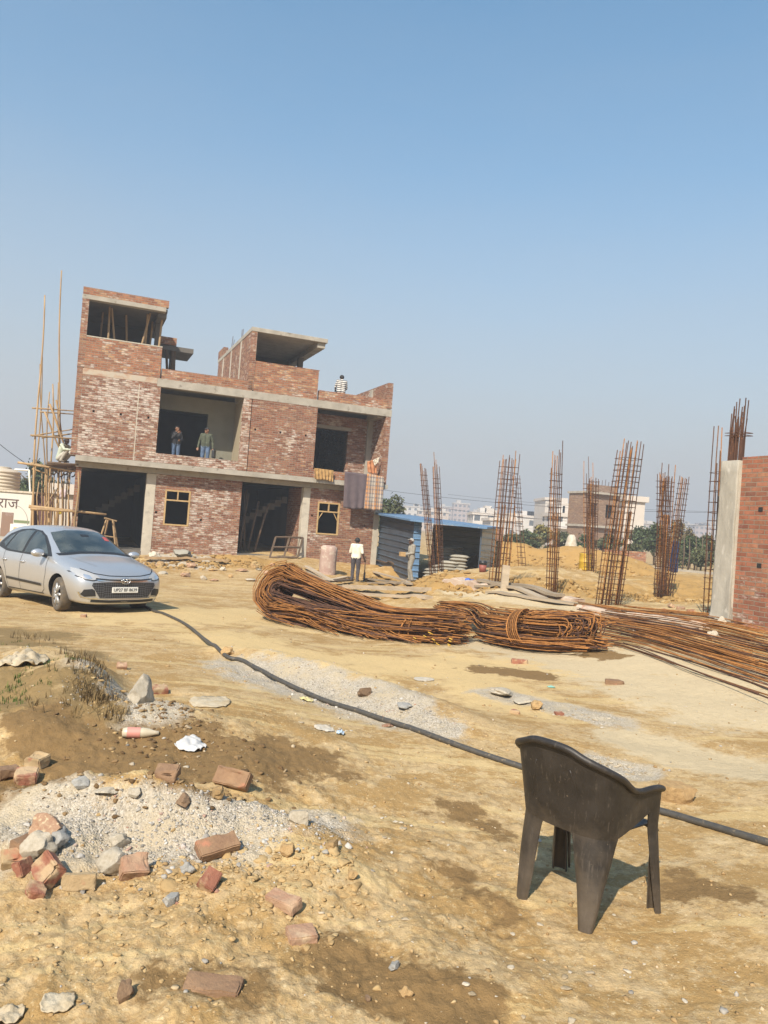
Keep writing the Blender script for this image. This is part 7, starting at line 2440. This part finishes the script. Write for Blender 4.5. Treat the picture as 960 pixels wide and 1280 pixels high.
IV, IF = ico(1)
IV2, IF2 = ico(2)
IV3 = []                      # angular lumps: a few broken shapes
for q_ in range(14):
    r3 = np.random.default_rng(100 + q_)
    w3 = IV2.copy()
    for _k in range(9):
        d3 = r3.normal(size=3); d3 /= np.linalg.norm(d3)
        h3 = r3.uniform(.35, .8)
        o3 = np.maximum(w3 @ d3 - h3, 0)
        w3 = w3 - o3[:, None] * d3 * .95
    IV3.append(w3 * (1 + .07 * r3.normal(size=(len(w3), 1))))
IV3 = np.array(IV3)


def stones(name, pts, sizes, mat, flat=.65, seed=0, sub=1):
    """many small stones in one mesh, each with its own shape and tone"""
    g_ = np.random.default_rng(seed)
    iv, if_ = (IV, IF) if sub == 1 else (IV2, IF2)
    n = len(pts)
    if sub == 3: V = IV3[g_.integers(0, len(IV3), n)]
    else: V = np.repeat(iv[None], n, 0) * (1 + .30 * g_.normal(size=(n, len(iv), 1)) * (1 if sub == 1 else .4))
    V = V * (g_.uniform(.6, 1.25, size=(n, 1, 3)) * np.array([1, 1, flat])) * np.array(sizes)[:, None, None]
    a = g_.uniform(0, 6.28, n); ca, sa = np.cos(a)[:, None], np.sin(a)[:, None]
    x, y = V[..., 0] * ca - V[..., 1] * sa, V[..., 0] * sa + V[..., 1] * ca
    V = np.stack([x, y, V[..., 2]], -1) + np.array(pts)[:, None]
    F = (if_[None] + (np.arange(n) * len(iv))[:, None, None]).reshape(-1, 3)
    me = bpy.data.meshes.new(name)
    V = V.reshape(-1, 3)
    me.vertices.add(len(V)); me.vertices.foreach_set('co', V.ravel())
    me.loops.add(F.size); me.loops.foreach_set('vertex_index', F.ravel().astype(np.int32))
    me.polygons.add(len(F)); me.polygons.foreach_set('loop_start', np.arange(0, F.size, 3, dtype=np.int32))
    me.update(calc_edges=True)
    t = me.attributes.new('tone', 'FLOAT', 'POINT'); t.data.foreach_set('value', np.repeat(g_.uniform(0, 1, n), len(iv)).astype(np.float32))
    me.materials.append(mat)
    o = bpy.data.objects.new(name, me); COL.objects.link(o)
    return tag(o, kind='stuff')


def tonem(name, stops, rough=.95):
    m, nt, b = nmat(name)
    at_ = nd(nt, 'ShaderNodeAttribute'); at_.attribute_name = 'tone'
    tc = nd(nt, 'ShaderNodeTexCoord'); n = nd(nt, 'ShaderNodeTexNoise', i_Scale=60.0, i_Detail=5.0); lk(nt, tc.outputs['Object'], n.inputs['Vector'])
    c = mixc(nt, math_(nt, 'MULTIPLY', n.outputs[0], .5), ramp(nt, at_.outputs['Fac'], stops).outputs[0], tuple(q * .6 for q in stops[0][1]))
    lk(nt, c, b.inputs['Base Color']); b.inputs['Roughness'].default_value = rough; b.inputs['Specular IOR Level'].default_value = .2
    bp = nd(nt, 'ShaderNodeBump', i_Strength=.5, i_Distance=.01); lk(nt, n.outputs[0], bp.inputs['Height']); lk(nt, bp.outputs[0], b.inputs['Normal'])
    return m


GRAV = tonem('gravel_stones', [(0, (.22, .20, .175)), (.4, (.40, .365, .31)), (.8, (.55, .51, .45)), (.93, (.62, .59, .53)), (1, (.40, .20, .13))])
CLOD = tonem('earth_clods', [(0, (.30, .19, .085)), (.5, (.43, .29, .14)), (.85, (.52, .38, .20)), (1, (.60, .52, .40))])
CLODN = tonem('dry_earth_lumps', [(0, (.36, .24, .11)), (.5, (.44, .30, .14)), (1, (.52, .385, .20))])
MUD = tonem('mud_clods', [(0, (.12, .072, .033)), (.6, (.24, .15, .07)), (.9, (.36, .25, .13)), (1, (.50, .44, .34))])


def scatter(regs, n, smin, smax, power=2.6, seed=0):
    """random spots in soft round patches given by photo position and spread in metres"""
    g_ = np.random.default_rng(seed)
    P, Sz = [], []
    w_ = np.array([r_[4] for r_ in regs], float); w_ /= w_.sum()
    for (p, q, wd, soft, _), k in zip(regs, (w_ * n).astype(int)):
        A, B = G(*p), G(*q)
        for _i in range(k):
            t = g_.uniform()
            c = A * (1 - t) + B * t
            x, y = c[0] + g_.normal() * wd, c[1] + g_.normal() * wd * soft
            if y < 1.6: continue
            s = smin + (smax - smin) * g_.uniform() ** power
            P.append((x, y, surf(x, y) + s * .12)); Sz.append(s)
    return P, Sz


P, Z = scatter([((50, 1035), (270, 1040), .16, .8, 5), ((270, 1030), (400, 1035), .13, .9, 3), ((300, 832), (400, 862), .30, .6, 3), ((400, 862), (500, 890), .26, .6, 3), ((500, 892), (565, 918), .14, .7, 1.5), ((140, 862), (180, 890), .16, 1, 2), ((120, 850), (165, 880), .2, 1, 1.2)], 6500, .002, .011, 3.0, 1)
stones('gravel', P, Z, GRAV, .7, 1)
P, Z = scatter([((20, 1030), (400, 1050), .25, 1, 1), ((60, 1075), (240, 1080), .10, 1, 1.2), ((250, 1070), (400, 1060), .12, .8, 1), ((300, 835), (540, 905), .3, .6, .8)], 170, .010, .028, 2.6, 2)
stones('coarse_gravel', P, Z, GRAV, .75, 2, 3)
P, Z = scatter([((180, 1110), (420, 1110), .16, 1.0, 4), ((330, 1080), (430, 1100), .12, 1, 2.5), ((60, 1150), (330, 1160), .22, 1, 2), ((0, 1180), (200, 1220), .25, 1, 1), ((120, 840), (190, 900), .2, 1.2, 2), ((180, 1095), (300, 1090), .06, 1, 1.5), ((330, 1150), (390, 1190), .12, 1, 1)], 1300, .004, .024, 3.2, 3)
stones('earth_clods', P, Z, CLODN, .55, 3, 3)
P, Z = scatter([((100, 920), (330, 960), .22, 1.2, 2), ((190, 880), (260, 920), .15, 1.5, 2), ((150, 990), (330, 1000), .12, .8, 2), ((0, 985), (120, 1000), .12, 1, 1)], 900, .004, .030, 2.8, 4)
stones('mud_clods', P, Z, MUD, .55, 4, 3)
# grit strewn thinly over the whole yard, denser close by
g_ = np.random.default_rng(9)
P, Z = [], []
for _i in range(3800):
    d = 1.7 * math.exp(g_.uniform() * 2.3); a = R(g_.uniform(-33, 33))
    x, y = d * math.sin(a), d * math.cos(a)
    s = (.0022 + .010 * g_.uniform() ** 3.5) * (1 + .06 * d)
    P.append((x, y, surf(x, y) + s * .2)); Z.append(s)
stones('grit', P, Z, CLOD, .6, 5)
P, Z = [], []
for _i in range(240):
    d = 1.7 * math.exp(g_.uniform() * 2.1); a = R(g_.uniform(-33, 33))
    x, y = d * math.sin(a), d * math.cos(a)
    s = .004 + .012 * g_.uniform() ** 2.5
    P.append((x, y, surf(x, y) + s * .3)); Z.append(s)
stones('pebbles', P, Z, GRAV, .7, 6, 2)
# pale plaster chips trodden into the yard
P, Z = scatter([((515, 848), (545, 856), .10, .8, 1), ((735, 948), (800, 962), .09, .7, 3), ((670, 885), (770, 905), .12, .8, 2), ((395, 905), (430, 918), .10, .8, 1), ((450, 880), (560, 915), .2, .6, 2), ((430, 1000), (620, 1060), .5, .7, 1.2), ((840, 880), (940, 930), .4, .7, 1), ((560, 1190), (760, 1260), .3, .7, 1)], 620, .004, .028, 3.0, 21)
stones('plaster_chips', P, Z, tonem('plaster_chip_tones', [(0, (.34, .26, .16)), (.5, (.50, .42, .30)), (1, (.62, .56, .46))]), .28, 21, 3)
# clods over the orange heaps
P, Z = scatter([((595, 705), (780, 720), 1.2, 1, 3), ((560, 738), (870, 750), .7, .8, 2), ((480, 725), (560, 735), .8, 1, 1), ((220, 705), (330, 706), .5, .8, 1), ((180, 705), (250, 705), .5, 1, 1)], 3000, .03, .15, 2.8, 7)
P2, Z2 = scatter([((180, 1095), (430, 1110), .14, 1.0, 4), ((320, 1070), (430, 1095), .10, 1, 2), ((60, 1150), (330, 1165), .2, 1, 1.5), ((130, 845), (190, 895), .15, 1.2, 3), ((150, 985), (330, 995), .1, 1, 1)], 150, .018, .048, 1.8, 12)
stones('lumpy_clods', [(a, b, c - .010) for a, b, c in P2], Z2, CLODN, .55, 12, 3)
stones('heap_clods', P, Z, tonem('heap_clod_earth', [(0, (.28, .165, .056)), (.6, (.38, .24, .09)), (1, (.48, .34, .16))]), .6, 7, 3)


def blades(name, regs, n, hmin, hmax, cols, seed, lean=.5, width=.0035):
    g_ = np.random.default_rng(seed)
    V, F, T = [], [], []
    w_ = np.array([r_[4] for r_ in regs], float); w_ /= w_.sum()
    for (p, q, wd, soft, _), k in zip(regs, (w_ * n).astype(int)):
        A, B = G(*p), G(*q)
        for _i in range(k):
            t = g_.uniform(); c = A * (1 - t) + B * t
            cx, cy = c[0] + g_.normal() * wd, c[1] + g_.normal() * wd * soft
            z0 = surf(cx, cy)
            tone = g_.uniform()
            for _b in range(5):
                x, y = cx + g_.normal() * .02, cy + g_.normal() * .02
                h = g_.uniform(hmin, hmax); a = g_.uniform(0, 6.28); l = h * lean * g_.uniform(.2, 1.4)
                dx, dy = math.cos(a), math.sin(a)
                px_, py_ = -dy * width, dx * width
                k0 = len(V)
                V += [(x - px_, y - py_, z0 - .01), (x + px_, y + py_, z0 - .01), (x + dx * l * .4 + px_ * .7, y + dy * l * .4 + py_ * .7, z0 + h * .6), (x + dx * l * .4 - px_ * .7, y + dy * l * .4 - py_ * .7, z0 + h * .6), (x + dx * l, y + dy * l, z0 + h)]
                F += [(k0, k0 + 1, k0 + 2, k0 + 3), (k0 + 3, k0 + 2, k0 + 4)]
                T += [min(1, max(0, tone + g_.normal() * .1))] * 5
    o = mk(name, V, F, None)
    at_ = o.data.attributes.new('tone', 'FLOAT', 'POINT'); at_.data.foreach_set('value', np.array(T, dtype=np.float32))
    o.data.materials.append(tonem(name + '_tones', cols, .8))
    return tag(o, kind='stuff')


blades('grass', [((0, 862), (20, 880), .10, 1, 2), ((0, 840), (50, 848), .10, 1, 2), ((60, 822), (95, 825), .10, .8, 1.4), ((0, 800), (60, 815), .2, .8, 1)], 70, .02, .05, [(0, (.035, .07, .012)), (.5, (.075, .125, .025)), (1, (.20, .20, .06))], 1, .7)
blades('dry_weeds', [((98, 818), (120, 850), .09, 1.2, 3), ((105, 850), (128, 885), .07, 1.2, 3), ((0, 795), (90, 805), .2, .8, .7), ((130, 895), (160, 900), .04, 1, .5), ((60, 860), (100, 900), .18, 1, .8)], 210, .03, .10, [(0, (.045, .03, .015)), (.5, (.16, .105, .045)), (1, (.36, .25, .11))], 2, .8)
# ------------------------------------------------------------------ light, sky, air
SUN_EL, SUN_H = R(42), np.array([-.36, -.93])      # the sun stands behind the camera, a little to the left
SUN_H = SUN_H / np.linalg.norm(SUN_H)
sd = bpy.data.lights.new('sun', 'SUN')
sd.energy = 4.9
sd.angle = R(.55)
sd.color = (1.0, .91, .77)
so = bpy.data.objects.new('sun', sd)
COL.objects.link(so)
dirv = Vector((-SUN_H[0] * math.cos(SUN_EL), -SUN_H[1] * math.cos(SUN_EL), -math.sin(SUN_EL)))
so.rotation_euler = dirv.to_track_quat('-Z', 'Y').to_euler()
so.location = (-10, -30, 40)
w = bpy.data.worlds.new('World')
scene.world = w
w.use_nodes = True
nt = w.node_tree
nt.nodes.clear()
wo = nt.nodes.new('ShaderNodeOutputWorld')
bg = nt.nodes.new('ShaderNodeBackground')
sky = nt.nodes.new('ShaderNodeTexSky')
sky.sky_type = 'NISHITA'
sky.sun_disc = False
sky.sun_elevation = SUN_EL
sky.sun_rotation = math.atan2(SUN_H[0], SUN_H[1])
sky.altitude = 200
sky.air_density = SKY_AIR
sky.dust_density = SKY_DUST
sky.ozone_density = SKY_OZ
bg.inputs[1].default_value = SKY_STR
# dusty winter air: the low sky fades into an even pale grey
hs = nd(nt, 'ShaderNodeHueSaturation'); hs.inputs['Saturation'].default_value = SKY_SAT; hs.inputs['Value'].default_value = SKY_VAL; hs.inputs['Hue'].default_value = SKY_HUE
nt.links.new(sky.outputs[0], hs.inputs['Color'])
wtc = nt.nodes.new('ShaderNodeTexCoord')
sxz = nt.nodes.new('ShaderNodeSeparateXYZ'); nt.links.new(wtc.outputs['Generated'], sxz.inputs[0])
hzf = ramp(nt, sxz.outputs[2], [(0.0, 1.0), (.10, .93), (.25, .66), (.42, .32), (.65, .06)])
wn = nd(nt, 'ShaderNodeTexNoise', i_Scale=2.2, i_Detail=6.0, i_Roughness=.6)
wmp = nd(nt, 'ShaderNodeMapping'); wmp.inputs['Scale'].default_value = (1, 1, 3.5); nt.links.new(wtc.outputs['Generated'], wmp.inputs[0]); nt.links.new(wmp.outputs[0], wn.inputs['Vector'])
uneven = math_(nt, 'ADD', hzf.outputs[0], math_(nt, 'MULTIPLY', math_(nt, 'SUBTRACT', wn.outputs[0], .5), .16))
cl_ = nt.nodes.new('ShaderNodeClamp'); nt.links.new(uneven, cl_.inputs[0])
nt.links.new(mixc(nt, cl_.outputs[0], hs.outputs[0], DUST), bg.inputs[0])
nt.links.new(bg.outputs[0], wo.inputs[0])
if HAZE > 0:
    hm = bpy.data.materials.new('hazy_air')
    hm.use_nodes = True
    ht = hm.node_tree
    ht.nodes.clear()
    ho = ht.nodes.new('ShaderNodeOutputMaterial')
    pv = ht.nodes.new('ShaderNodeVolumePrincipled')
    pv.inputs['Color'].default_value = (.86, .88, .92, 1)
    pv.inputs['Density'].default_value = HAZE
    pv.inputs['Anisotropy'].default_value = 0.1
    ht.links.new(pv.outputs[0], ho.inputs['Volume'])
    hb = MB().box(-700, 700, -60, 1100, -3.0, 40)
    tag(hb.build('haze', hm), kind='stuff')
scene.cycles.volume_bounces = 0
scene.cycles.max_bounces = 6
scene.cycles.diffuse_bounces = 3
scene.cycles.glossy_bounces = 3
scene.cycles.transparent_max_bounces = 8
scene.cycles.caustics_reflective = False
scene.cycles.caustics_refractive = False
scene.view_settings.view_transform = 'Standard'
scene.view_settings.look = 'None'
scene.view_settings.exposure = EXPO
scene.view_settings.gamma = 1.0
scene.view_settings.use_curve_mapping = False
